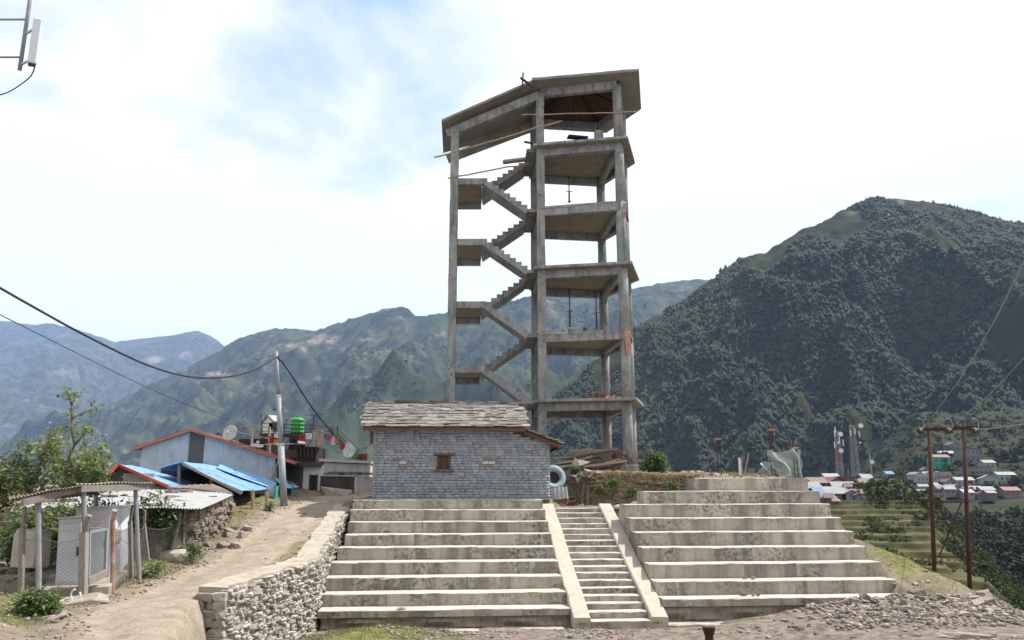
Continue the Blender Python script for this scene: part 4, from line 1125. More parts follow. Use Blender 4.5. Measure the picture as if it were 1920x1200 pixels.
# pavilion roof: eave ring, sloping up to a peak, boarded inside
E = [Vector((.98, 34.42, 19.42)), Vector((6.06, 33.62, 19.44)), Vector((6.80, 37.5, 19.48)), Vector((5.3, 40.3, 19.48)), Vector((.85, 39.6, 19.42))]
Kp = [Vector((cB[0] - .05, cB[1] - .1, 19.40)), Vector((cC[0] + .1, cC[1] - .1, 19.40)), Vector((cE[0] + .1, cE[1], 19.40)), Vector((cD[0], cD[1] + .1, 19.40)), Vector((cB2[0] - .05, cB2[1] + .1, 19.40))]
apex = Vector((3.2, 36.9, 20.75))
for i in range(5):
    j = (i + 1) % 5
    m = MB(); t = Vector((0, 0, .13))
    n = 14
    rows = []
    for q in range(n + 1):
        f = q / n; e = E[i].lerp(E[j], f) + Vector((0, 0, random.gauss(0, .008))); k = Kp[i].lerp(Kp[j], f)
        rows.append([e, k, k + t, e + t + Vector((0, 0, random.gauss(0, .012)))])
    vs = [p for r in rows for p in r]; fs = []
    for q in range(n):
        for a in range(4):
            fs.append((q * 4 + a, q * 4 + (a + 1) % 4, q * 4 + 4 + (a + 1) % 4, q * 4 + 4 + a))
    m.add(vs, fs).build('eave_slab', mt['conc_roof'], tower)
    MB().ext([Kp[i] + t * .6, Kp[j] + t * .6, apex + t], (0, 0, .08)).build('roof_slab', mt['conc_roof'], tower)
    nb = 9
    for q in range(nb):                                # formwork boards under the slope
        f0, f1 = (q + .04) / nb, (q + .96) / nb
        a0, a1 = Kp[i].lerp(Kp[j], f0), Kp[i].lerp(Kp[j], f1)
        b0, b1 = a0.lerp(apex, .96), a1.lerp(apex, .96)
        MB().ext([a0, a1, b1, b0], (0, 0, -.03 - random.uniform(0, .012))).build('formwork_board', mt['form'], tower)
    MB().beam(Kp[i] + Vector((0, 0, -.08)), apex + Vector((0, 0, -.12)), .09, .12).build('hip_rafter', mt['form'], tower)
    ring = [cB, cC, cE, cD, cB2]; a = ring[i]; b = ring[j]
    MB().beam((a[0], a[1], 19.41 - .215 - .003 * i), (b[0], b[1], 19.41 - .215 - .003 * i), .28, .43).build('ring_beam', mt['conc'], tower, bevel=.012)
for k in range(4):
    y = 35.6 + k * .8
    MB().tube([(1.6, y, 19.95 + .25 * k), (5.2 + .1 * k, y - .4, 19.98 + .25 * k)], .045, 7).build('purlin', mt['form'], tower)
# short column stub on the fifth floor
MB().tube([(4.22, 35.0, 16.3), (4.22, 35.0, 16.98)], .22, 18).build('column_stub', mt['conc'], tower)
# faint red painted marks on the columns and slab ends
def mark(name, c, d, parent=tower, mat='red'): return MB().box(c, d).build(name, mt[mat], parent)
mark('painted_mark', (1.41, 35.15, 12.62), (.18, .012, .12), mat='cloth_faded')
mark('painted_mark', (1.3, 35.14, 7.05), (.36, .02, .09), mat='rust_lt')

# things left on and about the tower
def pole(name, pts, r, mat, label, cat, n=7, group=None):
    o = MB().tube(pts, r, n).build(name, mt[mat], origin=None)
    return tag(o, label, cat, group)
def bent(p, q, n, s, seed):
    r = random.Random(seed); return [p.lerp(q, i / n) + Vector((r.gauss(0, s), 0, r.gauss(0, s))) for i in range(n + 1)]
pole('bamboo_pole', bent(P(813, 296, 34.7), P(1052, 227, 34.9), 10, .015, 1), .04, 'bamboo', 'long bamboo pole tied across the tower below the sloping stair roof', 'pole')
pole('bamboo_pole', bent(P(838, 334, 35.2), P(990, 306, 36.2), 8, .02, 2), .035, 'bamboo', 'thin bent bamboo pole across the upper stair landing', 'pole')
pole('bamboo_pole', bent(P(978, 216, 34.9), P(1196, 209, 34.2), 10, .02, 3), .03, 'bamboo', 'pale bamboo pole running under the pavilion roof', 'pole')
o = MB().beam(P(943, 304, 36.6), P(1001, 297, 36.6), .3, .12).build('timber_plank', mt['wood_grey']); tag(o, 'dark plank sticking out from the top of the stairs', 'plank')
o = MB().beam(P(983, 266, 35.0), P(1006, 270, 35.2), .1, .07).build('timber_plank', mt['form']); tag(o, 'short board end poking out beside the fifth floor slab', 'plank')
o = thing('board_cross', 'two crossed boards left at the corner of the tower roof', 'boards', P(981, 165, 34.5))
MB().beam(P(979, 168, 34.4), P(981, 136, 34.4), .07, .05).build('upright', mt['form'], o)
MB().beam(P(976, 146, 34.38), P(1000, 163, 34.38), .18, .05).build('board', mt['form'], o)
o = MB().box(P(1083, 258, 34.8), (1.0, .4, .09), .2).build('black_sheet_bundle', mt['dark'], bevel=.03); tag(o, 'flat black bundle lying on the fifth floor of the tower', 'bundle')
def prop(x, y0, y1, D, label):
    a, b = P(x, y1, D), P(x, y0, D); a.x = b.x = (a.x + b.x) / 2
    t = thing('steel_prop', label, 'prop', a, 'adjustable steel props')
    mid = a.lerp(b, .42)
    MB().tube([a, mid], .04, 8).build('outer_tube', mt['steel'], t)
    MB().tube([mid - Vector((0, 0, .1)), b], .028, 8).build('inner_tube', mt['steel'], t)
    MB().beam(mid + Vector((-.16, 0, 0)), mid + Vector((.16, 0, .02)), .03, .03).build('collar_handle', mt['steel'], t)
    MB().box(a + Vector((0, 0, .01)), (.16, .16, .012)).build('base_plate', mt['steel'], t)
    MB().box(b - Vector((0, 0, .01)), (.16, .16, .012)).build('top_plate', mt['steel'], t)
prop(1067, 333, 379, 36.3, 'dark steel prop standing on the fourth floor of the tower')
prop(1068, 545, 612, 36.5, 'left one of two dark steel props on the second floor of the tower')
prop(1118, 547, 616, 37.0, 'right one of two dark steel props on the second floor of the tower')
def heap(name, label, cat, cx, cy, z, rx, ry, hgt, n, size, mat, bases, kind='stuff', flat=1.0):
    a = rng.uniform(0, 2 * np.pi, n); r = np.sqrt(rng.random(n)); x = cx + rx * r * np.cos(a); y = cy + ry * r * np.sin(a)
    hh = hgt * (1 - r ** 1.5) * rng.random(n); sc = size * rng.lognormal(0, .3, n)
    m = rotmats(n, .6) * sc[:, None, None]; m[:, :, 2] *= flat
    V, Fc, I = merge(bases, rng.integers(0, len(bases), n), m, np.stack([x, y, z + hh + .03], -1))
    return tag(np_mesh(name, V, Fc, mat, rnd=rng.random(n)[I]), label, cat, kind=kind)
bk = [(cube[0] * np.array([1, .5, .32]), cube[1]), (cube[0] * np.array([.6, .5, .32]), cube[1])]
heap('brick_rubble', 'heap of red brick rubble on the first floor of the tower', 'rubble', 4.2, 36.6, 3.92, 1.25, .8, .42, 420, .22, mt['rubble_red'], bk)
heap('brick_rubble', 'heap of red brick rubble on the second floor of the tower', 'rubble', 3.3, 36.3, 7.05, 1.3, .8, .28, 300, .2, mt['rubble_red'], bk)
# torn cloth at the second and fourth floor corner
for (x0, y0, x1, y1, D, lab) in ((1172, 614, 1183, 662, 34.25, 'torn red and white banner hanging at the second floor corner of the tower'), (1168, 378, 1173, 405, 34.25, 'scrap of red cloth hanging at the fourth floor corner of the tower')):
    a, b = P(x0, y0, D), P(x1, y1, D); m = MB(); n = 8; vs = []
    for i in range(n + 1):
        for j in range(4):
            vs.append(Vector((a.x + (b.x - a.x) * j / 3 + .03 * math.sin(i * 1.3), D + .05 * math.sin(j * 2 + i * .8), a.z + (b.z - a.z) * i / n - .04 * j)))
    fs = [(i * 4 + j, i * 4 + j + 1, i * 4 + j + 5, i * 4 + j + 4) for i in range(n) for j in range(3)]
    fs_b = [tuple(v + len(vs) for v in reversed(f)) for f in fs]
    m.add(vs + [v + Vector((0, .01, 0)) for v in vs], fs + fs_b)
    tag(m.build('cloth_banner', mt['cloth_faded']), lab, 'cloth')
# stack of old timber at the foot of the tower
pr = random.Random(5)
labs = ['long grey plank lying in the timber heap under the tower']
for k in range(40):
    x = 960 + pr.uniform(90, 200); y = pr.uniform(843, 874) + max(0, 1075 - x) * .35; D = pr.uniform(33.2, 34.6)
    c = P(x, y, D); c.z = max(c.z, .98 if c.x > 3 and c.y > 34 else H(c.x, c.y) + .08)
    L = pr.uniform(.9, 2.0); a = pr.gauss(.0, .22); t = pr.gauss(.09, .09)
    dv = Vector((math.cos(a), math.sin(a), t)) * L / 1
    c.x = min(c.x, 4.65 - abs(dv.x) * .5 + .2)
    o = MB().beam(c - dv / 2, c + dv / 2, pr.uniform(.14, .26), pr.uniform(.05, .10)).build('timber_plank', mt['wood_grey'])
    tag(o, 'weathered plank lying in the timber heap at the foot of the tower', 'plank', 'planks in the timber heap')
o = MB().beam(P(1133, 868, 33.4), P(1163, 860, 33.5), .14, .05).build('timber_plank', mt['bamboo']); tag(o, 'pale plank leaning off the right end of the timber heap', 'plank')
o = MB().box(P(1158, 852, 33.7), (.42, .3, .30), .3).build('brick_block', mt['form'], bevel=.01); tag(o, 'reddish block on top of the timber heap', 'block')
o = thing('crumpled_sheet', 'crumpled grey sheet leaning on the timber heap', 'sheet', P(1080, 872, 32.8))
a, b, c_, d_ = P(1071, 876, 32.7), P(1086, 874, 32.6), P(1083, 862, 32.8), P(1078, 857, 32.9)
MB().quad(a, b, c_, d_, .02).build('sheet_fold', mt['tin_rust'], o); MB().quad(b, P(1105, 868, 32.7), P(1101, 865, 32.8), c_, .02).build('sheet_fold', mt['tin_rust'], o)
o = MB().beam(P(1185, 862, 34.3), P(1219, 865, 34.3), .14, .09).build('timber_plank', mt['bamboo']); tag(o, 'short pale plank jutting out right of the round tower column', 'plank')
# concrete mixer beside the house
mxr = thing('concrete_mixer', 'blue-grey concrete mixer drum beside the right corner of the stone house', 'mixer', P(1045, 930, 28.5))
cm = P(1036, 897, 28.6); ax = Vector((.25, -.93, .28)).normalized()
pts = [cm + ax * t for t in (.0, .04, .25, .55, .8, .95)]
MB().lathe([(.02, .405), (-.35, .43), (-.8, .40), (-1.05, .25), (-1.06, 0.001)], cm, ax).build('drum', mt['mixer'], mxr, smooth=True)
MB().lathe([(-.1, .2), (.14, .24), (.17, .45), (.15, .455), (.0, .41)], cm, ax).build('drum_mouth', mt['mixer'], mxr, smooth=True)
MB().tube([cm + ax * .05, cm + ax * .08], [.23, .23], 20).build('drum_opening', mt['dark'], mxr)
for s in (-1, 1):
    MB().beam(cm + Vector((s * .38, .3, .05)), Vector((cm.x + s * .5, cm.y + .25, H(cm.x, cm.y))), .07, .07).build('frame_leg', mt['steel'], mxr)
MB().corr(P(1034, 915, 28.1), P(1063, 912, 28.1), P(1066, 935, 28.0), P(1034, 936, 28.0), 4, .015).build('skirt_plate', mt['tin'], mxr)
# ------------------------------------------------------------------ fenced enclosure with equipment cabinets
def gp(x, y, D):
    """ground point under a pixel at distance D"""
    p = P(x, y, D); p.z = H(p.x, p.y); return p
fence = thing('wire_fence', 'leaning chain-link fence on old posts round the equipment cabinets', 'fence', gp(165, 1110, 14.6))
#            foot x,y,D, knee x,y, arm tip x,y
posts = [(40, 1122, 14.3, 42, 990, 47, 950, 'wood_old', .075), (74, 1120, 14.5, 72, 995, 81, 960, 'wood_old', .07), (157, 1120, 14.6, 158, 998, 168, 966, 'wood_old', .11), (212, 1108, 15.6, 212, 976, 216, 957, 'rust_lt', .055),
         (249, 1072, 17.6, 244, 977, 249, 947, 'wood_old', .07), (281, 1040, 19.4, 270, 982, 272, 957, 'wood_old', .065), (318, 1030, 20.6, 336, 976, 338, 962, 'wood_old', .06)]
feet = []
for (x, y, D, kx, ky, ax_, ay, m_, w_) in posts:
    f = P(x, y, D); f.z = min(f.z, H(f.x, f.y)) - .1; k = P(kx, ky, D); t = P(ax_, ay, D - .1)
    if m_ == 'rust_lt': MB().tube([f, k, t], w_ * .8, 9).build('post', mt[m_], fence)
    else:
        MB().beam(f, k, w_ * 1.1, w_ * 1.2, (0, 1, 0)).build('post', mt[m_], fence, bevel=.008)
        MB().beam(k - (k - f) * .02, t, w_ * .8, w_ * .8, (0, 1, 0)).build('post_arm', mt[m_], fence, bevel=.008)
    feet.append((f, k, t))
def link_mesh(f0, k0, f1, k1, top=.9, sag=.12, cell=.075, z_bot=.08):
    """woven wire diamonds between two posts, as thin square wires"""
    L = (Vector((f1.x, f1.y, 0)) - Vector((f0.x, f0.y, 0))).length; hh = max((k0 - f0).length, (k1 - f1).length) * top
    def pt(u, v):                                        # u 0..1, v 0..1
        a = f0.lerp(k0, z_bot + (top - z_bot) * v); b = f1.lerp(k1, z_bot + (top - z_bot) * v); p = a.lerp(b, u)
        p.z -= sag * math.sin(math.pi * u) * v; p.y += .03 * math.sin(u * 7 + v * 3)
        return p
    m = MB(); nu = int(L / cell); nvv = int(hh / cell); r = .0026
    for sgn in (1, -1):
        for i in range(-nvv, nu + nvv):
            pts = []
            for j in range(0, nvv + 1, 3):
                u = (i + sgn * j + (0 if sgn > 0 else nvv * 0)) / nu
                if -.001 <= u <= 1.001: pts.append(pt(min(max(u, 0), 1), j / nvv))
            if len(pts) > 1: m.tube(pts, r, 3, cap=False)
    m.tube([pt(i / 10, 1) for i in range(11)], .006, 4)
    return m
for a, b in ((0, 1), (1, 2), (3, 4), (4, 5), (5, 6)):
    link_mesh(feet[a][0], feet[a][1], feet[b][0], feet[b][1], .93, .10).build('chain_link', mt['wire_mesh'], fence)
for a, b in ((1, 2), (2, 3)):
    for v in (.35, .75):
        p, q = feet[a][1].lerp(feet[a][2], v), feet[b][1].lerp(feet[b][2], v); m = MB()
        pts = [p.lerp(q, i / 12) + Vector((0, .02 * math.sin(i * 2.1), -.10 * math.sin(math.pi * i / 12))) for i in range(13)]
        m.tube(pts, .006, 4)
        for i in range(1, 12):
            m.beam(pts[i] + Vector((-.02, 0, -.02)), pts[i] + Vector((.02, 0, .02)), .004, .004)
        m.build('barbed_wire', mt['rust_lt'], fence)
gate = thing('fence_gate', 'small mesh gate hanging open between the fence posts', 'gate', gp(183, 1100, 15.2))
g0, g1, g2, g3 = P(166, 1088, 14.8), P(197, 1073, 15.3), P(200, 992, 15.3), P(168, 997, 14.8)
for a, b in ((g0, g1), (g1, g2), (g2, g3), (g3, g0)): MB().beam(a, b, .045, .045).build('gate_frame', mt['galv_pole'], gate)
link_mesh(g0, g3, g1, g2, 1.0, 0).build('chain_link', mt['wire_mesh'], gate)
MB().beam(P(166, 1090, 14.75), P(198, 1075, 15.25), .03, .14).build('kick_board', mt['wood_old'], gate)
# cabinets
def cabinet(name, label, x0, x1, x2, yt, yb, D, Dr, base, label_cat='cabinet'):
    """front face x0..x1 in shade, right face x1..x2 in the sun"""
    c = thing(name, label, label_cat, gp((x0 + x1) / 2, yb, D), 'equipment cabinets')
    a, b = P(x0, yb, D), P(x1, yb, D); zt = P((x0 + x1) / 2, yt, D).z; zb = a.z
    r = P(x2, yb, Dr) - b; r.z = 0
    L = a + r; L.z = zb
    MB().prism([(a.x, a.y), (b.x, b.y), (b.x + r.x, b.y + r.y), (L.x, L.y)], zb, zt).build('body', mt['cab'], c, bevel=.012)
    f = (b - a); f.z = 0
    MB().prism([(a.x - .02, a.y - .03), (b.x + .03, b.y - .03), (b.x + r.x + .03, b.y + r.y), (L.x - .02, L.y)], zt + .003, zt + .04).build('lid', mt['cab'], c, bevel=.008)
    MB().prism([(a.x + .05, a.y + .04), (b.x - .04, b.y + .04), (b.x + r.x - .05, b.y + r.y - .04), (L.x + .05, L.y - .04)], zb - .14, zb).build('foot_frame', mt['cab_vent'], c)
    n = Vector((f.y, -f.x, 0)).normalized()
    d0 = a + f * .06; d1 = a + f * .94
    m = MB(); m.ext([Vector((d0.x, d0.y, zb + .06)), Vector((d1.x, d1.y, zb + .06)), Vector((d1.x, d1.y, zt - .05)), Vector((d0.x, d0.y, zt - .05))], n * .018); door = m.build('door', mt['cab'], c, bevel=.006)
    h = a + f * .86; MB().box(Vector((h.x, h.y, (zb + zt) / 2)) + n * .035, (.03, .03, .16)).build('handle', mt['steel'], door)
    c.rotation_euler = (0, R(-3.5), 0)
    return c, b, r, zb, zt
gslab = MB(); q0, q1, q2, q3 = P(78, 1118, 14.7), P(205, 1104, 15.2), P(240, 1072, 18), P(95, 1085, 18)
for q in (q0, q1, q2, q3): q.z = -1.78
pl_o = gslab.ext([q0, q1, q2, q3], (0, 0, -.28)).build('cabinet_plinth', mt['coping'], bevel=.02); tag(pl_o, 'low concrete plinth under the fenced equipment cabinets', 'plinth')
cabinet('equipment_cabinet', 'short pale grey equipment cabinet nearest the camera behind the fence', 104, 151, 157, 972, 1098, 15.3, 16.1, True)
c2, b2, r2_, zb2, zt2 = cabinet('equipment_cabinet', 'tall white equipment cabinet with vent grilles on its sunlit side', 135, 205, 222, 953, 1088, 16.6, 17.6, True)
for z0, z1 in ((.48, .66), (.12, .24)):
    nrm = Vector((r2_.y, -r2_.x, 0)).normalized()
    a = b2 + r2_ * .22; b = b2 + r2_ * .92; h = zt2 - zb2
    m = MB(); m.ext([Vector((a.x, a.y, zb2 + h * z0)), Vector((b.x, b.y, zb2 + h * z0)), Vector((b.x, b.y, zb2 + h * z1)), Vector((a.x, a.y, zb2 + h * z1))], nrm * .02); v = m.build('vent_grille', mt['cab_vent'], c2)
    for k in range(5):
        zz_ = zb2 + h * (z0 + (z1 - z0) * (k + .5) / 5); m = MB(); m.beam(Vector((a.x, a.y, zz_)) + nrm * .028, Vector((b.x, b.y, zz_)) + nrm * .028, .012, .02); m.build('louvre', mt['cab'], v)
c3, b3, r3_, zb3, zt3 = cabinet('equipment_cabinet', 'narrow white air-conditioned cabinet at the right end of the enclosure', 214, 221, 239, 952, 1076, 17.4, 18.6, True)
o = MB().box(P(60, 1030, 15.6), (.5, .5, .7)).build('stone_block', mt['rock_pale'], bevel=.05, jitter=.03); tag(o, 'white-washed block behind the fence at the left edge', 'block')
o = MB().tube([P(142 + 9 * math.cos(t), 1117 + 12 * math.sin(t), 14.3) for t in np.linspace(-.6, 4.6, 22)], .018, 6).build('hose', mt['cloth_white']); tag(o, 'white hose loop hanging at the foot of the fence', 'hose')
# shelter roof over the cabinets
sh = thing('tin_shelter', 'thin tin roof on posts over the equipment cabinets', 'shelter', gp(160, 1100, 16.5))
A1, B1 = P(140, 907, 14.6), P(284, 904, 17.6); A2, B2 = P(180, 908, 18.2), P(292, 908, 20.4); C1, C2 = P(22, 933, 13.6), P(56, 936, 17.0); A3 = P(192, 928, 18.0)
MB().corr(A1, B1, B2, A2, 22, .016, .006).build('roof_sheet', mt['tin_rust'], sh)
MB().corr(C1, A1 + Vector((.1, 0, -.02)), A3, C2, 20, .016, .006).build('roof_sheet', mt['tin_rust'], sh)
MB().beam(A1 + Vector((.05, .12, -.09)), B1 + Vector((-.1, .05, -.10)), .05, .12).build('roof_beam', mt['wood_old'], sh)
MB().beam(C1 + Vector((.1, .15, -.09)), A1 + Vector((-.05, .15, -.10)), .05, .12).build('roof_beam', mt['wood_old'], sh)
MB().beam(A2 + Vector((-.4, -.3, -.1)), B2 + Vector((-.3, -.2, -.1)), .05, .12).build('roof_beam', mt['wood_old'], sh)
for (x, y, D, yb, xb) in ((72, 930, 14.2, 1118, 74), (157, 916, 15.0, 1108, 164), (180, 925, 18.0, 1068, 181), (254, 914, 17.4, 1055, 266)):
    f = P(xb, yb, D); f.z = H(f.x, f.y) - .1
    MB().tube([f, P(x, y, D)], .045, 9).build('post', mt['galv_pole'], sh)

# ------------------------------------------------------------------ stone shed with a zinc roof
shed = thing('stone_shed', 'low dry-stone shed with a pale zinc roof beyond the fence', 'shed', gp(380, 1000, 22))
N0, R0, BL, L0 = P(378, 953, 20.6), P(438, 927, 25.0), P(400, 914, 26.3), P(40, 950, 19.0)
BL2 = P(60, 928, 24.0); MID = L0.lerp(N0, .52); MIDB = BL2.lerp(BL, .52)
def up(v, z=.0): return v + Vector((0, 0, z))
MB().corr(up(MID, .0), up(N0), up(R0), up(MIDB.lerp(BL, .55), .02), 26, .018, sag=.03).build('roof_sheet', mt['tin'], shed)
MB().corr(up(L0, -.02), up(MID, .03), up(MIDB.lerp(BL, .55), .05), up(BL2, .0), 26, .018, sag=.04).build('roof_sheet', mt['tin'], shed)
MB().corr(up(MIDB.lerp(BL, .5), .03), up(R0, .03), up(BL, .1), up(MIDB, .1), 14, .018).build('roof_sheet', mt['tin_rust'], shed)
def stone_wall(a, b, zt0, zt1, zb0, zb1, parent, th=.4, lim=150):
    d = Vector((b.x - a.x, b.y - a.y, 0)); L = d.length; d.normalize(); nr = Vector((d.y, -d.x, 0))
    MB().prism([(a.x, a.y), (b.x, b.y), (b.x - nr.x * th, b.y - nr.y * th), (a.x - nr.x * th, a.y - nr.y * th)], [zb0 - .3, zb1 - .3, zb1 - .3, zb0 - .3], [zt0, zt1, zt1, zt0]).build('wall_core', mt['darkwall'], parent)
    z = 0; me = stone_dm; k = 0; allp = []
    hmax = max(zt0 - zb0, zt1 - zb1)
    while z < hmax + .3:
        h = random.uniform(.07, .13); s = random.uniform(-.1, 0)
        while s < L:
            l = random.uniform(.16, .42); c = s + l / 2
            if 0 < c < L:
                t = c / L; zt = zt0 + (zt1 - zt0) * t - z; 
                if zt > zb0 + (zb1 - zb0) * t - .15:
                    allp.append((a + d * c + Vector((0, 0, zt - a.z - h / 2)) + nr * random.uniform(-.06, .02), (l, .2, h), (random.gauss(0, .06), random.gauss(0, .04), math.atan2(d.y, d.x) + random.gauss(0, .06))))
            s += l + .01
        z += h + .008
    random.shuffle(allp)
    for p, s, r in allp[:lim]:
        put('stone', me[k % 8], p, s, r, parent); k += 1
stone_dm = [mesh_of('stone', b, mt['stone_dark']) for b in stones]
wa, wb = P(362, 955, 21.2), P(436, 930, 25.0)
stone_wall(wa, wb, N0.z - .02, R0.z - .06, H(wa.x, wa.y) - .05, H(wb.x, wb.y) - .05, shed)
wc = P(262, 955, 20.4)
stone_wall(wc, wa, N0.z - .03, N0.z - .03, H(wc.x, wc.y), H(wa.x, wa.y), shed, lim=120)
for x, y, D, s in ((262, 915, 23, .22), (320, 922, 23, .2), (336, 917, 23.5, .28), (205, 930, 21, .2), (130, 938, 21, .25), (398, 932, 24, .16), (350, 921, 22.5, .2), (95, 938, 20.6, .22)):
    p = P(x, y, D)
    # drop each weight stone onto the roof plane
    o = put('stone', mesh_of('stone', stones[int(x) % 8], mt['rock']), p, (s * 1.6, s, s * .4), (0, 0, x)); tag(o, 'flat weight stone lying on the zinc roof of the stone shed', 'stone', 'weight stones on the zinc roof')
o = MB().corr(P(322, 1030, 20.6), P(354, 1024, 21.2), P(356, 995, 21.3), P(328, 998, 20.7), 3, .03).build('zinc_offcut', mt['tin_rust']); tag(o, 'rusty curled zinc offcut standing at the end of the fence', 'sheet')
o = MB().tube([gp(347, 1000, 20.9), P(346, 942, 20.9)], .03, 7).build('stake', mt['wood_old']); tag(o, 'thin stake standing before the stone shed', 'stake')

# ------------------------------------------------------------------ blue-roofed sheds
b1 = thing('blue_roof_shed', 'low shed with red-edged pale blue roof left of the open shed', 'shed', gp(260, 930, 27))
rf, rb, ef, eb, lf, lb = P(224, 871, 26.0), P(262, 876, 31.0), P(322, 913, 25.0), P(396, 916, 30.0), P(183, 901, 25.5), P(215, 905, 31)
MB().corr(rf, rb, eb, ef, 18, .015).build('roof_sheet', mt['tin_blue'], b1)
MB().corr(rb, rf, lf, lb, 18, .015).build('roof_sheet', mt['red'], b1)
MB().beam(up(rf, -.02) + Vector((0, -.06, 0)), up(ef, -.02) + Vector((0, -.06, 0)), .03, .09).build('barge_board', mt['red'], b1)
MB().beam(up(rf, -.02) + Vector((0, -.06, 0)), up(lf, -.02) + Vector((0, -.06, 0)), .03, .12).build('barge_board', mt['red'], b1)
w0, w1, wt = P(196, 905, 26.0), P(312, 914, 26.0), P(226, 876, 26.1)
MB().ext([Vector((w0.x, 26, -1.0)), Vector((w1.x, 26, -1.0)), w1 + Vector((0, 0, .0)), wt, w0], (0, .06, 0)).build('gable_wall', mt['darkwall'], b1)
MB().box(P(260, 900, 25.9), (1.0, .05, .42)).build('pale_panel', mt['tin'], b1)
MB().box((w0.x + 1.2, 28.5, -.5), (2.6, 4, 1.0)).build('shed_body', mt['darkwall'], b1)

b2 = thing('open_shed', 'open-fronted shed with a bright blue sloping roof on wooden posts', 'shed', gp(470, 960, 27))
ra, rb_, ec, ed, ee = P(343, 866, 27.0), P(417, 876, 32.0), P(513, 917, 30.5), P(453, 921, 26.2), P(296, 879, 27.0)
MB().corr(ra, rb_, ec, ed, 24, .018, sag=.02).build('roof_sheet', mt['tin_blue'], b2)
MB().corr(rb_, ra, ee, P(340, 884, 32), 24, .018).build('roof_sheet', mt['tin_blue'], b2)
MB().corr(P(406, 877, 29.6), P(417, 869, 31.6), P(520, 905, 31.6), P(512, 917, 29.8), 8, .018).build('roof_sheet', mt['tin_blue'], b2)
MB().beam(up(ra, -.06), up(ed, -.07), .08, .08).build('rafter', mt['wood_old'], b2)
for x, yt, yb, D in ((474, 921, 963, 26.6), (500, 921, 960, 27.2), (336, 872, 930, 27.2), (396, 898, 940, 27.0)):
    f = P(x, yb, D); f.z = min(f.z, H(f.x, f.y)) - .1; MB().tube([f, P(x, yt, D)], .06, 8).build('post', mt['wood_grey'] if x < 470 else mt['bamboo'], b2)
g = gp(480, 955, 30.5)
MB().prism([(P(442, 940, 29.5).x, 29.5), (P(516, 940, 30.2).x, 30.2), (P(516, 940, 30.2).x, 30.3), (P(442, 940, 29.5).x, 29.6)], g.z - .4, .02).build('back_wall', mt['white'], b2)
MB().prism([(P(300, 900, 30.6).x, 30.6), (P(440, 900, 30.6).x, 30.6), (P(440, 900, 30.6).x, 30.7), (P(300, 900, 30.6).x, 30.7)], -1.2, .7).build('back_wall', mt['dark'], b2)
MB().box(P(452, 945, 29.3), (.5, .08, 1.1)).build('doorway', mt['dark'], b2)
MB().box(P(507, 942, 29.6), (.3, .12, 1.2)).build('end_wall', mt['plaster'], b2)
MB().box(P(516, 942, 29.4), (.08, .3, 1.2)).build('end_post', mt['teal'], b2)
aw = thing('blue_awning', 'small blue sheet awning on a dark doorway behind the utility pole', 'awning', gp(540, 950, 30))
MB().corr(P(513, 896, 31.6), P(534, 900, 32.5), P(561, 914, 31.8), P(536, 916, 30.4), 6, .018).build('awning_sheet', mt['tin_blue'], aw)
MB().box(P(548, 930, 31.2), (.08, .08, 1.0)).build('awning_post', mt['teal'], aw)
MB().box(P(531, 934, 31.8), (.7, .1, 1.3)).build('door', mt['wood_brown'], aw)

# ------------------------------------------------------------------ corrugated barn
barn = thing('corrugated_barn', 'barn with grey corrugated gable wall, dark centre strip and red roof edge', 'barn', gp(390, 900, 33))
D_ = 32.6
ap, le, re = P(360, 806, D_), P(253, 842, D_), P(556, 868, D_)
def gable_top(x): return ap.z - .06 + (le.z - ap.z) * (ap.x - x) / (ap.x - le.x) if x < ap.x else ap.z - .06 + (re.z - ap.z) * (x - ap.x) / (re.x - ap.x)
def clad(x0, x1, zb, mat, name, step=.9):
    a = x0
    while a < x1 - .05:                              # one mesh per sheet
        b = min(a + step, x1); m = MB(); n = max(2, int((b - a) / .09)); vs = []; fs = []; k = n * 4
        for i in range(k + 1):
            x = a + (b - a) * i / k; y = D_ + .014 * math.sin(2 * math.pi * n * i / k)
            vs += [Vector((x, y, zb)), Vector((x, y, gable_top(x))), Vector((x, y + .01, zb)), Vector((x, y + .01, gable_top(x)))]
        for i in range(k):
            q = i * 4; fs += [(q, q + 4, q + 5, q + 1), (q + 3, q + 7, q + 6, q + 2), (q + 1, q + 5, q + 7, q + 3)]
        m.add(vs, fs).build(name, mat, barn); a = b
xl_, x1_, x2_, xr_ = P(264, 860, D_).x, P(353, 850, D_).x, P(382, 850, D_).x, P(516, 870, D_).x
clad(xl_, x1_, -1.2, mt['tin_wall'], 'wall_sheet'); clad(x1_, x2_, -1.2, mt['tin_dark'], 'dark_sheet', 1.0); clad(x2_, xr_, -1.2, mt['tin_wall'], 'wall_sheet')
MB().prism([(xl_ + .05, D_ + .1), (xr_ - .05, D_ + .1), (xr_ - .6, D_ + 7), (xl_ - 1, D_ + 7)], -1.2, le.z - .2).build('barn_body', mt['tin_dark'], barn)
bv = Vector((-.8, 7.2, 0))
MB().corr(le, le + bv, ap + bv, ap, 40, .016).build('roof_sheet', mt['brownroof'], barn)
MB().corr(ap, ap + bv, re + bv, re, 40, .016).build('roof_sheet', mt['brownroof'], barn)
for a, b in ((ap, le), (ap, re)): MB().beam(up(a, -.0) + Vector((0, -.22, 0)), up(b, -.0) + Vector((0, -.22, 0)), .04, .08).build('barge_board', mt['red'], barn)
for a, b in ((ap, le), (ap, re)): MB().beam(up(a, -.05) + Vector((0, -.1, 0)), up(b, -.05) + Vector((0, -.1, 0)), .3, .04).build('verge_board', mt['wood_grey'], barn)
MB().beam(P(517, 872, D_ - .1), P(517, 905, D_ - .1), .1, .1).build('corner_post', mt['wood_grey'], barn)
MB().beam(P(509, 900, 31.5), P(527, 850, 31.9), .05, .05).build('brace', mt['wood_grey'], barn)

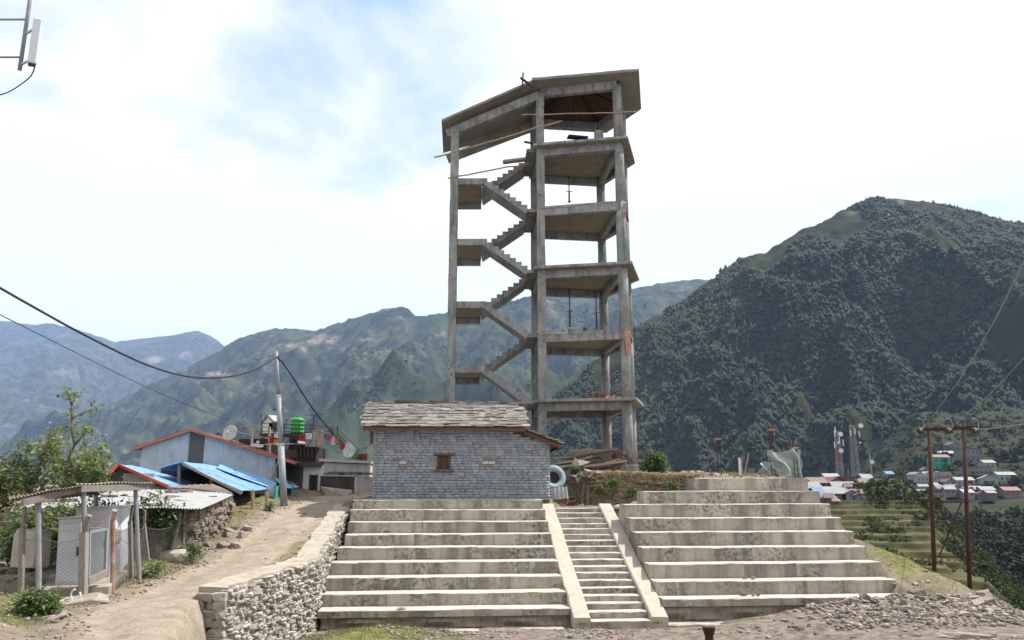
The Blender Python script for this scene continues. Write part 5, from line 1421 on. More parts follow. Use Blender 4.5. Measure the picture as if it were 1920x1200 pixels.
# ------------------------------------------------------------------ flat-roofed house behind
fh = thing('flat_roof_house', 'plastered flat-roofed house with a dark doorway behind the utility pole', 'house', gp(590, 940, 34))
Dh = 34.0
x0, x1, x2 = P(545, 900, Dh).x, P(568, 900, Dh).x, P(603, 900, Dh).x
MB().prism([(x1, Dh), (x2, Dh), (x2 + .2, Dh + 6), (x1, Dh + 6)], -1.0, P(590, 872, Dh).z).build('wall', mt['white'], fh)
MB().prism([(x0 - .6, Dh + .5), (x1 - .01, Dh + .08), (x1 - .01, Dh + 6), (x0 - .6, Dh + 6)], -1.2, P(555, 872, Dh).z).build('wall', mt['darkwall'], fh)
zr = P(580, 866, Dh).z
MB().prism([(x0 - .9, Dh - .3), (P(604, 870, Dh).x, Dh - .35), (P(604, 870, Dh).x, Dh + 6), (x0 - .9, Dh + 6)], zr - .22, zr).build('roof_slab', mt['blackwall'], fh)
MB().prism([(P(603, 880, Dh).x, Dh + .3), (P(692, 880, 37).x, 37), (P(692, 880, 37).x, 41), (P(603, 880, Dh).x, 41)], .1, P(640, 869, 36).z).build('side_wing', mt['plaster'], fh)
MB().prism([(P(598, 880, Dh).x, Dh - .1), (P(694, 880, 37).x, 36.7), (P(694, 880, 37).x, 41), (P(598, 880, Dh).x, 41)], P(640, 868, 36).z, P(640, 863, 36).z).build('side_roof_slab', mt['plaster'], fh)
dr = MB().box(P(588, 914, Dh - .03), (.42, .06, 1.05)).build('door', mt['dark'], fh)
MB().box(P(580.5, 914, Dh - .05), (.05, .06, 1.12)).build('door_jamb', mt['form'], dr); MB().box(P(594, 914, Dh - .05), (.05, .06, 1.12)).build('door_jamb', mt['form'], dr)
MB().box(P(598, 912, Dh - .04), (.10, .05, 1.15)).build('white_pilaster', mt['cloth_white'], fh)
for k, dz in enumerate((0, 1)):
    pass
bw_o = thing('black_wall', 'soot-black low wall beside the doorway of the flat-roofed house', 'wall', gp(635, 925, 35))
MB().prism([(P(600, 910, 33.6).x, 33.6), (P(664, 910, 35).x, 35), (P(664, 910, 35).x, 35.4), (P(600, 910, 33.6).x, 34)], -.8, P(630, 893, 34.2).z).build('wall_face', mt['blackwall'], bw_o)
MB().prism([(P(664, 910, 35).x + .01, 35), (P(700, 910, 36.6).x, 36.6), (P(700, 910, 36.6).x, 37), (P(664, 910, 35).x + .01, 35.4)], -.8, P(664, 893, 35).z - .01).build('wall_return', mt['plaster'], bw_o)
MB().prism([(P(600, 910, 33.6).x - .02, 33.55), (P(664, 910, 35).x + .02, 34.95), (P(664, 910, 35).x, 35.4), (P(600, 910, 33.6).x, 34)], P(630, 893, 34.2).z + .003, P(630, 893, 34.2).z + .05).build('wall_cap', mt['plaster'], bw_o)
for k in range(14):
    c = P(620 + k * 5.5, 889 - (k % 3) * 1.6, 34.4 + k * .12); c.z = max(c.z, P(630, 893, 34.2).z + .08 + .05 * (k % 3))
    o = MB().box(c, (random.uniform(.4, .8), .35, .05), random.uniform(-.3, .3)).build('slate_stack_piece', mt['slate']); tag(o, 'flat slate piled on the black wall by the flat-roofed house', 'slate', 'slates piled on the black wall')
rk = put('rock', stone_me[2], gp(628, 920, 33.0) + Vector((0, 0, .1)), (1.1, .6, .3), (0, .1, .4)); tag(rk, 'flat grey boulder lying before the black wall', 'rock')
# roof-top clutter
zr2 = zr + .02
up_ = thing('rooftop_shack', 'dark sheet-metal shack on the flat roof behind the barn', 'shack', P(540, 862, 37))
D2 = 37.0
MB().prism([(P(498, 850, D2).x, D2), (P(562, 850, D2).x, D2), (P(562, 850, D2).x, D2 + 3), (P(498, 850, D2).x, D2 + 3)], zr2 - .1, P(530, 829, D2).z).build('shack_wall', mt['brownroof'], up_)
MB().prism([(P(440, 850, D2).x, D2 + .4), (P(498, 850, D2).x - .02, D2 + .4), (P(498, 850, D2).x - .02, D2 + 3), (P(440, 850, D2).x, D2 + 3)], zr2 - .2, P(460, 822, D2).z).build('shack_wall', mt['form'], up_)
MB().beam(P(400, 818, D2), P(412, 811, D2), .2, .05).build('roof_edge', mt['brownroof'], up_)
MB().beam(P(446, 810, D2), P(500, 821, D2), .5, .04).build('roof_edge', mt['tin'], up_)
MB().prism([(P(556, 850, 36.2).x, 36.2), (P(592, 850, 36.2).x, 36.2), (P(592, 850, 36.2).x, 38), (P(556, 850, 36.2).x, 38)], zr2, P(575, 838, 36.2).z).build('cage_box', mt['dark'], up_)
MB().quad(P(555, 832, 36.0), P(606, 838, 36.0), P(600, 833, 38), P(556, 828, 38), .04).build('cage_roof', mt['tin_rust'], up_)
for k in range(6): MB().beam(P(557 + 7 * k, 858, 36.1), P(557 + 7 * k, 834, 36.1), .05, .05).build('cage_bar', mt['form'], up_)
hut = thing('white_hut', 'tiny white hut with a pink-edged roof on the upper roof deck', 'hut', P(510, 812, 39))
hx0, hx1 = P(493, 800, 39).x, P(512, 800, 39).x
MB().ext([P(493, 812, 39), P(511, 812, 39), P(511, 790, 39), P(502, 780, 39), P(493, 791, 39)], (0, 1.3, 0)).build('wall', mt['white'], hut)
MB().quad(P(502, 779, 38.9), P(513, 791, 38.9), P(526, 790, 40.3), P(521, 780, 40.3), .04).build('roof_sheet', mt['tin'], hut)
MB().quad(P(491, 793, 38.9), P(502, 779, 38.9), P(514, 780, 40.3), P(506, 790, 40.3), .04).build('roof_sheet', mt['brownroof'], hut)
MB().box(P(516, 800, 39.4), (.4, .8, .35)).build('side_box', mt['wood_brown'], hut)
deck_ = MB().prism([(P(487, 815, 38.5).x, 38.5), (P(568, 815, 38.5).x, 38.5), (P(570, 815, 41).x, 41.5), (P(487, 815, 41).x, 41.5)], P(520, 818, 38.5).z, P(520, 813, 38.5).z).build('upper_deck', mt['blackwall']); tag(deck_, 'dark upper roof deck carrying the green water tank', 'roof deck')
tank = thing('water_tank', 'bright green ribbed plastic water tank on the upper roof deck', 'tank', P(557, 813, 39.2))
tb = P(557, 813, 39.2); hh = P(557, 783, 39.2).z - tb.z
prof_ = []
for i in range(25):
    t = i / 24; r = .34 * (1 + .05 * math.sin(t * 2 * math.pi * 4))
    if t > .88: r *= max(.3, 1 - ((t - .88) / .12) ** 2 * .55)
    prof_.append((t, r))
MB().tube([tb + Vector((0, 0, hh * t)) for t, r in prof_], [r for t, r in prof_], 24).build('tank_body', mt['green_tank'], tank, smooth=True)
MB().tube([tb + Vector((0, 0, hh)), tb + Vector((0, 0, hh + .07))], .13, 16).build('tank_lid', mt['green_tank'], tank)
rail = thing('roof_railing', 'black metal railing round the upper roof deck', 'railing', P(560, 815, 38.4))
for x, yt, yb, D in ((490, 776, 812, 38.4), (533, 795, 815, 38.4), (561, 790, 815, 38.4), (583, 796, 815, 38.4), (604, 800, 818, 38.4), (621, 800, 830, 38.4), (633, 798, 832, 38.6)):
    MB().tube([P(x, yb, D), P(x, yt, D)], .025, 6).build('rail_post', mt['steel'], rail)
for dy in (0, 7, 14):
    MB().tube([P(489, 794 + dy, 38.4), P(533, 795 + dy, 38.4), P(583, 797 + dy, 38.4), P(621, 802 + dy, 38.4)], .018, 5).build('rail_bar', mt['steel'], rail)
aerial = thing('roof_aerial', 'dark T-shaped aerial post on the upper roof deck', 'aerial', P(588, 815, 38.8))
MB().tube([P(588, 815, 38.8), P(588, 779, 38.8)], .025, 6).build('mast', mt['steel'], aerial); MB().tube([P(581, 779, 38.8), P(595, 779, 38.8)], .02, 6).build('crossbar', mt['steel'], aerial)
stair = thing('metal_stairs', 'steep black metal outside stairs with handrails beside the roof deck', 'stairs', P(660, 868, 38))
for dx, dD in ((0, 0), (10, .9)):
    for dy, r in ((0, .03), (-16, .02), (-9, .015)):
        MB().tube([P(621 + dx, 818 + dy, 38 + dD), P(672 + dx, 868 + dy, 37.6 + dD)], r, 6).build('stringer' if dy == 0 else 'handrail', mt['steel'], stair)
for k in range(9):
    t = (k + .5) / 9; MB().beam(P(621 + 51 * t, 818 + 50 * t, 38 - .4 * t), P(631 + 51 * t, 818 + 50 * t, 38.9 - .4 * t), .2, .02).build('tread', mt['steel'], stair)
for k in range(4):
    t = k / 3; MB().tube([P(623 + 50 * t, 820 + 49 * t, 38 - .4 * t), P(623 + 50 * t, 803 + 49 * t, 38 - .4 * t)], .018, 5).build('baluster', mt['steel'], stair)
def dish(x, y, D, r, label, face=(-.25, -.95, .25), mast=.8):
    t = thing('satellite_dish', label, 'dish', P(x, y, D) - Vector((0, 0, r + mast * .3)), 'satellite dishes')
    c = P(x, y, D); n = Vector(face).normalized(); a = n.orthogonal().normalized(); b = n.cross(a); m = MB(); vs = []; fs = []; K, S = 6, 22
    for L in (0, 1):
        for i in range(K + 1):
            for j in range(S):
                q = i / K; an = 2 * math.pi * j / S
                vs.append(c + (a * math.cos(an) + b * math.sin(an)) * r * q + n * (r * .28 * q * q - L * .015))
    N = (K + 1) * S
    for i in range(K):
        for j in range(S):
            j2 = (j + 1) % S; q = (i * S + j, i * S + j2, (i + 1) * S + j2, (i + 1) * S + j)
            fs.append(q); fs.append(tuple(N + k for k in reversed(q)))
    for j in range(S): j2 = (j + 1) % S; fs.append((K * S + j, K * S + j2, N + K * S + j2, N + K * S + j))
    m.add(vs, fs).build('reflector', mt['dish'], t, smooth=True)
    fp = c + n * r * .85
    for k in range(3):
        an = k * 2.1 + .5; MB().tube([c + (a * math.cos(an) + b * math.sin(an)) * r * .8 + n * r * .18, fp], .01, 5).build('feed_strut', mt['galv_pole'], t)
    MB().box(fp, (.1, .1, .1)).build('feed_horn', mt['cab'], t)
    MB().tube([c - n * .05, c - n * .12, c - n * .12 - Vector((0, 0, r + mast))], .03, 7).build('mast', mt['galv_pole'], t)
dish(433, 813, 34.6, .36, 'round grey satellite dish on the ridge behind the barn roof', mast=.1)
dish(482, 838, 33.6, .26, 'satellite dish tilted to the sky on the barn roof slope', (.2, -.25, .9), .05)
dish(656, 847, 35.6, .30, 'lower right satellite dish at the foot of the metal stairs', mast=.2)
dish(653, 838, 36.4, .22, 'smaller satellite dish half hidden behind the one by the metal stairs', mast=.3)
for x0_, y0_, x1_w, y1_w, mat, nm, lab in ((505, 818, 514, 832, 'cloth_red', 'red_cloth', 'red and white garment at the left end of the washing line'), (513, 824, 520, 834, 'cloth_yellow', 'yellow_cloth', 'yellow garment on the washing line next to the red one'),
        (514, 814, 520, 821, 'cloth_white', 'white_hat', 'pale hat hanging above the yellow garment'), (533, 820, 541, 842, 'cloth_grey', 'grey_cloth', 'narrow grey cloth hanging behind the utility pole'), (541, 822, 557, 843, 'cloth_black', 'black_cloth', 'black garment hanging between the pole and the tank'),
        (561, 815, 572, 826, 'cloth_red', 'red_blanket', 'bright red cloth below the green tank'), (573, 812, 584, 824, 'cloth_white', 'white_shirt', 'white shirt left of the tan blanket'), (572, 823, 593, 834, 'cloth_grey', 'grey_sheet', 'pale grey sheet below the white shirt'), (586, 805, 606, 837, 'cloth_tan', 'tan_blanket', 'large tan blanket draped over the railing'),
        (607, 813, 613, 822, 'cloth_blue', 'blue_cloth', 'small blue cloth right of the tan blanket'), (611, 816, 622, 826, 'cloth_pink', 'pink_cloth', 'bright pink cloth on the line by the stairs'), (621, 819, 627, 834, 'cloth_white', 'white_towel', 'narrow white towel hanging right of the pink cloth'), (627, 821, 634, 829, 'cloth_orange', 'orange_cloth', 'orange cloth on the line by the stairs'), (637, 833, 647, 843, 'cloth_red', 'red_shirt', 'red shirt hanging above the satellite dish by the stairs')):
    D = 36.0; m = MB(); n = 5; vs = []; a, b = P(x0_, y0_, D), P(x1_w, y1_w, D)
    for i in range(n + 1):
        for j in range(n + 1):
            vs.append(Vector((a.x + (b.x - a.x) * (j / n) * (1 - .12 * (i / n) * math.sin(j)), D + .05 * math.sin(j * 2.2 + i * .6), a.z + (b.z - a.z) * (i / n) + .02 * math.sin(j * 3.0) * (i / n))))
    fs = [(i * (n + 1) + j, i * (n + 1) + j + 1, (i + 1) * (n + 1) + j + 1, (i + 1) * (n + 1) + j) for i in range(n) for j in range(n)]
    K = len(vs); m.add(vs + [v + Vector((0, .02, 0)) for v in vs], fs + [tuple(v + K for v in reversed(f)) for f in fs])
    tag(m.build(nm, mt[mat]), lab, 'laundry', 'washing on the roof')
ln = MB().tube([P(500, 818, 36), P(530, 822, 36), P(560, 815, 36), P(590, 806, 36), P(650, 833, 36)], .01, 5).build('washing_line', mt['wire']); tag(ln, 'thin washing line strung across the roof', 'line')
for (x, y0, y1, D) in ((472, 797, 842, 36.5), (505, 800, 850, 36.6)):
    o = MB().beam(P(x, y1, D), P(x, y0, D), .1, .1).build('roof_post', mt['wood_grey']); tag(o, 'wooden post standing on the roof, %s of a pair' % ('left one' if x < 480 else 'right one'), 'post')
o = MB().beam(P(466, 795, 36.5), P(507, 803, 36.6), .08, .05).build('timber_rail', mt['wood_grey']); tag(o, 'wooden rail across the two posts on the roof', 'rail')
cage = thing('brown_hutch', 'brown slatted hutch at the right end of the flat roof', 'hutch', P(680, 872, 38))
MB().box(P(680, 862, 38.4), (.55, .5, .55)).build('hutch_box', mt['form'], cage)
for x in (672, 680, 688): MB().beam(P(x, 874, 38), P(x, 850, 38), .05, .05).build('slat', mt['wood_brown'], cage)
MB().beam(P(670, 850, 38), P(690, 850, 38), .05, .06).build('top_rail', mt['galv_pole'], cage)
bk_ = thing('potted_plant', 'small leafy plant in a blue tub on the flat roof', 'plant', P(667, 868, 37))
MB().tube([P(667, 868, 37), P(667, 861, 37)], [.1, .13], 12).build('tub', mt['cloth_blue'], bk_)

# ------------------------------------------------------------------ utility pole and cables
up_pole = thing('utility_pole', 'leaning grey steel utility pole carrying a black cable', 'pole', gp(534, 952, 28))
pb, pt_ = P(534, 955, 28), P(518, 659, 28); pb.z -= .2
def pl_at(t): return pb.lerp(pt_, t)
MB().tube([pl_at(0), pl_at(.42)], [.125, .115], 14).build('lower_tube', mt['galv_pole'], up_pole, smooth=True)
MB().tube([pl_at(.415), pl_at(.72)], [.095, .09], 14).build('middle_tube', mt['galv_pole'], up_pole, smooth=True)
MB().tube([pl_at(.715), pl_at(1)], [.072, .06], 14).build('upper_tube', mt['galv_pole'], up_pole, smooth=True)
for t in (.42, .72): MB().tube([pl_at(t - .006), pl_at(t + .006)], .13 if t < .5 else .1, 14).build('joint_collar', mt['galv'], up_pole)
MB().tube([P(512, 768, 28), P(533, 767, 28)], .02, 6).build('step_bolt', mt['steel'], up_pole)
MB().tube([P(521, 668, 27.9), P(525, 676, 27.9)], .05, 8).build('cable_clamp', mt['steel'], up_pole)
def cable(pts, r, mat, label, n=40):
    # smooth curve through the given points
    pts = [Vector(p) for p in pts]; out = []
    for i in range(len(pts) - 1):
        p0, p1, p2, p3 = pts[max(i - 1, 0)], pts[i], pts[i + 1], pts[min(i + 2, len(pts) - 1)]
        for k in range(n // (len(pts) - 1)):
            t = k / (n // (len(pts) - 1)); out.append(.5 * ((2 * p1) + (p2 - p0) * t + (2 * p0 - 5 * p1 + 4 * p2 - p3) * t * t + (3 * p1 - p0 - 3 * p2 + p3) * t ** 3))
    out.append(pts[-1])
    o = MB().tube(out, r, 6).build('cable', mt[mat]); return tag(o, label, 'cable')
cable([P(-60, 505, 15), P(60, 574, 16.5), P(170, 634, 18.5), P(280, 686, 20.8), P(360, 707, 22.8), P(430, 706, 24.6), P(480, 692, 26.4), P(519, 669, 28)], .028, 'wire', 'thick black cable sagging from the left to the utility pole')
cable([P(521, 668, 28), P(548, 706, 30), P(580, 757, 33), P(618, 806, 36), P(660, 850, 38)], .028, 'wire', 'black cable running down from the utility pole to the flat roof')
cable([P(-40, 570, 16), P(60, 620, 18), P(170, 675, 22), P(280, 728, 27), P(400, 778, 36), P(470, 800, 60)], .011, 'wire', 'thin grey wire crossing below the thick cable on the left')
cable([P(400, 842, 33), P(450, 838, 32), P(526, 832, 29), P(600, 835, 36)], .012, 'wire_lt', 'thin wire passing the utility pole at roof height')
# mast with panel antennas at the left edge
ms = thing('antenna_mast', 'tall mast with white panel antennas at the left edge', 'mast', (-15.6, 20, H(-15.6, 20)))
MB().tube([(-15.6, 20, H(-15.6, 20) - .2), (-15.6, 20, 15.8)], .09, 12).build('mast_tube', mt['galv_pole'], ms, smooth=True)
MB().tube([(-13.98, 20, 11.6), (-13.98, 20, 15.4)], .055, 10).build('antenna_pipe', mt['galv_pole'], ms, smooth=True)
for z in (12.0, 13.2): MB().tube([(-15.6, 20, z), (-13.98, 20, z)], .03, 8).build('side_arm', mt['galv_pole'], ms)
def panel(x, y0, y1, D, w, name='panel_antenna'):
    a, b = P(x, y1, D), P(x, y0, D); m = MB(); c = Vector(((a.x + b.x) / 2, D, (a.z + b.z) / 2))
    m.box(c, (w, .14, b.z - a.z), R(25)); o = m.build(name, mt['cab'], ms, bevel=.03)
    MB().box(c + Vector((0, 0, (a.z - b.z) / 2 - .03)), (w * .8, .1, .06), R(25)).build('end_cap', mt['steel'], o)
    for s in (-.35, .35): MB().beam(c + Vector((0, .05, (b.z - a.z) * s)), Vector((-13.98, 20, c.z + (b.z - a.z) * s)), .05, .05).build('bracket', mt['galv'], o)
panel(66, 36, 120, 19.6, .22)
cable([P(66, 120, 19.6), P(62, 135, 19.7), P(50, 150, 19.9), P(10, 175, 20.0), P(-45, 185, 20.1)], .018, 'wire', 'black feeder cable looping below the panel antenna')

# ------------------------------------------------------------------ trees and shrubs
def leaves(C0, n, spread, size, flat=.6, r=rng):
    """n diamond leaves round each centre"""
    C0 = np.asarray(C0, float); k = len(C0) * n
    c = np.repeat(C0, n, 0) + r.normal(0, 1, (k, 3)) * spread
    m = rotmats(k, .9, r) * (size * r.uniform(.6, 1.3, k))[:, None, None]
    b = (np.array([[0, 0, 0], [.5, .22, .06], [1, 0, -.08], [.5, -.22, .06]]), np.array([[0, 1, 2, 3]]))
    V, Fc, I = merge([b], np.zeros(k, int), m, c)
    return V, Fc, r.random(k)[I]
def tree(name, label, base, pts, leaf_n, spread, size, mat='leaf', group=None, r0=.06, cat='tree', fl=None):
    """pts: list of limbs, each a list of points from the trunk outward"""
    t = thing(name, label, cat, base, group)
    m = MB(); cs = []
    for lb in pts:
        n = len(lb); m.tube(lb, [r0 * (1 - .85 * i / (n - 1)) * (1 if lb is pts[0] else .6) for i in range(n)], 6)
        for i in range(max(1, n // 3), n):
            for q in range(3): cs.append(np.array(Vector(lb[i]).lerp(Vector(lb[min(i + 1, n - 1)]), q / 3)))
    m.build('trunk', mt['bark'], t)
    V, Fc, rd = leaves(cs, leaf_n, spread, size)
    np_mesh('crown', V, Fc, mt[mat], t, rnd=rd)
    if fl:
        V, Fc, rd = leaves([c for c in cs if random.random() < .5], fl, spread * 1.1, size * .7); np_mesh('blossom', V, Fc, mt['flower'], t, rnd=rd)
    return t
def limbs(base, tips, wob=.12, n=7, seed=1):
    r = random.Random(seed); out = []
    for tp in tips:
        tp = Vector(tp); b = Vector(base); pts = []
        for i in range(n + 1):
            t = i / n; p = b.lerp(tp, t); p.x += r.gauss(0, wob) * t * (1 - t) * 2; p.y += r.gauss(0, wob) * t * (1 - t) * 2; pts.append(p)
        out.append(pts)
        for k in range(5):
            i = r.randint(2, n - 1); L = (tp - b).length * r.uniform(.12, .24); dv = Vector((r.gauss(0, 1), r.gauss(0, 1), abs(r.gauss(.6, .5)))).normalized() * L
            out.append([pts[i], pts[i] + dv * .5, pts[i] + dv])
    return out
D = 25.5
b = gp(110, 960, D)
tree('young_tree', 'slender green tree with upright branches left of the blue roof', b, limbs(b, [P(146, 735, D), P(165, 800, D - .3), P(118, 800, D + .5), P(182, 850, D)], .3, 9, 3), 6, .13, .19, r0=.07, group='trees behind the enclosure')
b = gp(60, 960, 24)
tree('young_tree', 'broad green tree at the left edge behind the tin shelter', b, limbs(b, [P(92, 812, 24), P(70, 838, 24), P(40, 830, 24.3), P(110, 850, 24), P(20, 850, 24)], .3, 8, 4), 6, .13, .17, r0=.08, group='trees behind the enclosure')
b = gp(-30, 960, 24)
tree('young_tree', 'green tree at the far left edge half out of the picture', b, limbs(b, [P(-20, 860, 24), P(-50, 870, 24), P(10, 880, 24.3), P(30, 890, 24), P(-40, 890, 24)], .3, 8, 14), 9, .13, .17, r0=.08, group='trees behind the enclosure')
b = gp(160, 960, 24.5)
tree('young_tree', 'bushy green tree just above the tin shelter roof', b, limbs(b, [P(185, 838, 24.5), P(160, 850, 24.5), P(196, 870, 24), P(140, 865, 24.6)], .25, 7, 5), 9, .13, .16, r0=.07, group='trees behind the enclosure')
def shrub(name, label, base, tips, ln, spread, size, mat='leaf2', group=None, fl=None, seed=1):
    return tree(name, label, base, limbs(base, tips, .1, 4, seed), max(3, int(ln * .5)), spread * 1.15, size * 1.1, mat, group, .02, 'shrub', fl)
b = gp(285, 1010, 20.8)
shrub('leafy_shrub', 'dense dark shrub with pale blossom behind the fence, before the zinc roof', b, [P(x, y, 20.8 + random.uniform(-.5, .3)) for x, y in ((250, 945), (270, 935), (290, 930), (310, 945), (325, 960), (335, 972), (262, 962), (300, 960), (240, 960))], 16, .12, .12, fl=2, seed=7)
b = gp(120, 1030, 18.5)
shrub('leafy_shrub', 'shrub with pale blossom behind the short cabinet', b, [P(x, y, 18.6) for x, y in ((85, 965), (100, 950), (120, 945), (140, 955), (70, 975), (112, 975), (180, 945), (160, 945), (215, 935))], 13, .12, .11, fl=2, seed=8)
b = gp(70, 1060, 18.0)
shrub('leafy_shrub', 'dark leafy bush filling the left end of the fenced enclosure', b, [P(x, y, 18 + random.uniform(-.6, .6)) for x, y in ((20, 990), (40, 975), (60, 970), (80, 985), (95, 1000), (50, 1000), (70, 1020), (30, 1020), (92, 1030))], 26, .16, .13, seed=17)
b = gp(75, 1150, 13.2)
shrub('leafy_shrub', 'low green weed clump at the foot of the fence, left edge', b, [P(x, y, 13.0) for x, y in ((50, 1125), (70, 1118), (85, 1128), (96, 1140), (62, 1140), (40, 1130), (80, 1145))], 22, .07, .08, seed=9)
b = gp(362, 1030, 20.2)
shrub('leafy_shrub', 'small green weed by the curled zinc offcut', b, [P(x, y, 20.2) for x, y in ((356, 1020), (364, 1018), (370, 1023))], 8, .06, .07, seed=10)
b = gp(290, 1070, 17.8)
shrub('leafy_shrub', 'creeping green weeds between the fence and the dirt track', b, [P(x, y, 17.8) for x, y in ((262, 1074), (276, 1062), (288, 1058), (252, 1084), (300, 1056))], 7, .07, .06, seed=11)
b = gp(1228, 880, 31.5); b.z = H(b.x, b.y)
shrub('leafy_shrub', 'bright green bush on the plateau right of the tower', b, [P(x, y, 31.5) for x, y in ((1220, 848), (1235, 855), (1245, 865), (1215, 868), (1228, 862), (1205, 872), (1240, 876))], 20, .10, .12, seed=12)
b = gp(505, 950, 26.8)
shrub('leafy_shrub', 'reddish flowering plant at the post of the open blue shed', b, [P(x, y, 26.8) for x, y in ((508, 940), (512, 948), (502, 948))], 7, .05, .06, seed=13, fl=1)
b = P(667, 861, 37)
V, Fc, rd = leaves([P(667, 855, 37), P(668, 848, 37), P(665, 851, 37)], 26, .09, .13); np_mesh('foliage', V, Fc, mt['leaf2'], bk_, rnd=rd)
# ------------------------------------------------------------------ right side: steel H-pole
hpole = thing('power_pole', 'rust-red steel H-shaped power pole with cross-braced legs', 'pole', P(1785, 1090, 34))
DP = 34.0
La, Lb = P(1752, 1072, DP), P(1742, 798, DP); Ra, Rb_ = P(1818, 1094, DP), P(1807, 796, DP)
La = La + (La - Lb) * .35; Ra = Ra + (Ra - Rb_) * .3
for a, b in ((La, Lb), (Ra, Rb_)): MB().tube([a, b], [.09, .08], 14).build('leg', mt['rust'], hpole, smooth=True)
MB().beam(P(1722, 806, DP - .1), P(1828, 802, DP - .1), .1, .13).build('crossarm', mt['rust'], hpole)
MB().beam(P(1739, 941, DP - .1), P(1818, 941, DP - .1), .06, .06).build('brace_bar', mt['rust'], hpole)
MB().beam(P(1743, 1044, DP - .1), P(1815, 1044, DP - .1), .06, .06).build('brace_bar', mt['rust'], hpole)
MB().beam(P(1756, 943, DP - .12), P(1807, 1043, DP - .12), .05, .05).build('cross_brace', mt['rust'], hpole)
MB().beam(P(1802, 943, DP - .05), P(1761, 1043, DP - .05), .05, .05).build('cross_brace', mt['rust'], hpole)
for k, x in enumerate((1724, 1777, 1826)):
    c = P(x, 806, DP - .2); d = Vector((-.35, -.85, -.1)).normalized()
    i0 = MB()
    pr_ = []
    for q in range(9): pr_.append((q * .045, .13 if q % 2 else .07))
    st_ = c + Vector((0, 0, -.03))
    i0.tube([st_ + d * t for t, r in pr_], [r for t, r in pr_], 14); ins = i0.build('insulator', mt['porc'], hpole, smooth=True)
    e = st_ + d * .38
    arc = [e + Vector((.22 * math.sin(t) * .8, 0, .30 - .26 * math.cos(t) - .02)) for t in np.linspace(0, 3.6, 12)]
    MB().tube(arc, .018, 6).build('jumper_wire', mt['wire_lt'], hpole)
cable([P(1728, 808, 33.4), P(1760, 765, 30), P(1800, 710, 26), P(1860, 610, 21), P(1930, 470, 16)], .014, 'wire_lt', 'grey wire rising from the left insulator of the power pole to the right edge')
cable([P(1780, 806, 33.4), P(1812, 776, 31), P(1860, 735, 28), P(1930, 660, 24)], .014, 'wire_lt', 'grey wire rising from the middle insulator of the power pole')
cable([P(1828, 805, 33.5), P(1860, 803, 33), P(1940, 792, 31)], .014, 'wire_lt', 'grey wire leaving the right insulator of the power pole')

# ------------------------------------------------------------------ rebar posts and torn netting on the plateau
def rebar(x, yt, ym, yb, D, label, n=4, sp_=.09):
    t = thing('rebar_column', label, 'rebar', gp(x, yb, D), 'rusty starter bars')
    f = gp(x, yb, D); top = P(x, yt, D).z; mid = P(x, ym, D).z
    for i in range(n):
        a = i * math.pi * 2 / n + .5; o = Vector((math.cos(a), math.sin(a), 0)) * sp_
        MB().tube([f + o - Vector((0, 0, .1)), Vector((f.x, f.y, mid)) + o, Vector((f.x + o.x * 1.6 + random.gauss(0, .04), f.y + o.y, top - random.uniform(0, .3)))], .013, 5).build('bar', mt['rust'], t)
    z = f.z + .2
    while z < mid:
        MB().tube([Vector((f.x, f.y, z)) + Vector((math.cos(a), math.sin(a), 0)) * sp_ * 1.12 for a in np.linspace(0, 2 * math.pi, 9)], .008, 4).build('tie_ring', mt['rust'], t); z += .22
    MB().box(Vector((f.x, f.y, mid)), (sp_ * 2.3, sp_ * 2.3, .07)).build('binding', mt['rust_lt'], t)
rebar(1350, 800, 823, 888, 31, 'thin column of rusty rebar standing alone on the plateau')
rebar(1451, 784, 806, 893, 30.2, 'rusty rebar column holding the left side of the torn netting')
rebar(1495, 822, 840, 893, 29.6, 'short rusty rebar column at the right side of the torn netting', 3)
net = thing('torn_netting', 'torn pale netting slung between rusty bars on the plateau', 'netting', gp(1475, 893, 30))
def netting(f):
    m = MB(); nu, nv = 22, 20
    for sgn in (1, -1):
        for i in range(-nv, nu + nv):
            pts = [f((i + sgn * j) / nu, j / nv) for j in range(nv + 1) if 0 <= (i + sgn * j) <= nu]
            if len(pts) > 1: m.tube(pts, .006, 3, cap=False)
    return m
def nf(u, v):
    x = 1450 + 46 * u - 10 * (1 - u) * (v if v > .6 else .2) + 5 * math.sin(v * 5); y = 893 - 50 * v + 14 * v * math.sin(math.pi * u) * .6 - 6 * u * v
    p = P(x, y, 30.0 - .4 * u); p.y += .25 * math.sin(u * 9 + v * 4); return p
netting(nf).build('net_sheet', mt['net'], net)
def nf2(u, v):
    x = 1425 + 30 * u; y = 893 - (22 + 10 * math.sin(u * 3)) * v * (1 - .3 * u); p = P(x, y, 30.3); p.y += .3 * math.sin(u * 8 + v * 6); return p
netting(nf2).build('net_sheet', mt['net'], net)
def nf3(u, v):
    x = 1494 + 10 * u * (1 - v * .6); y = 895 - 52 * v; p = P(x, y, 29.6); p.y += .15 * math.sin(u * 6 + v * 5); return p
netting(nf3).build('net_sheet', mt['net'], net)
for a, b, lab in ((P(1450, 808, 30.2), P(1437, 868, 30.4), 'dark strap slanting down from the rebar column to the netting'), (P(1452, 816, 30.2), P(1494, 838, 29.7), 'loose wire slung between the rebar columns over the netting')):
    m = MB(); m.tube([a.lerp(b, i / 8) - Vector((0, 0, .12 * math.sin(math.pi * i / 8))) for i in range(9)], .02, 5); tag(m.build('strap', mt['steel']), lab, 'strap')
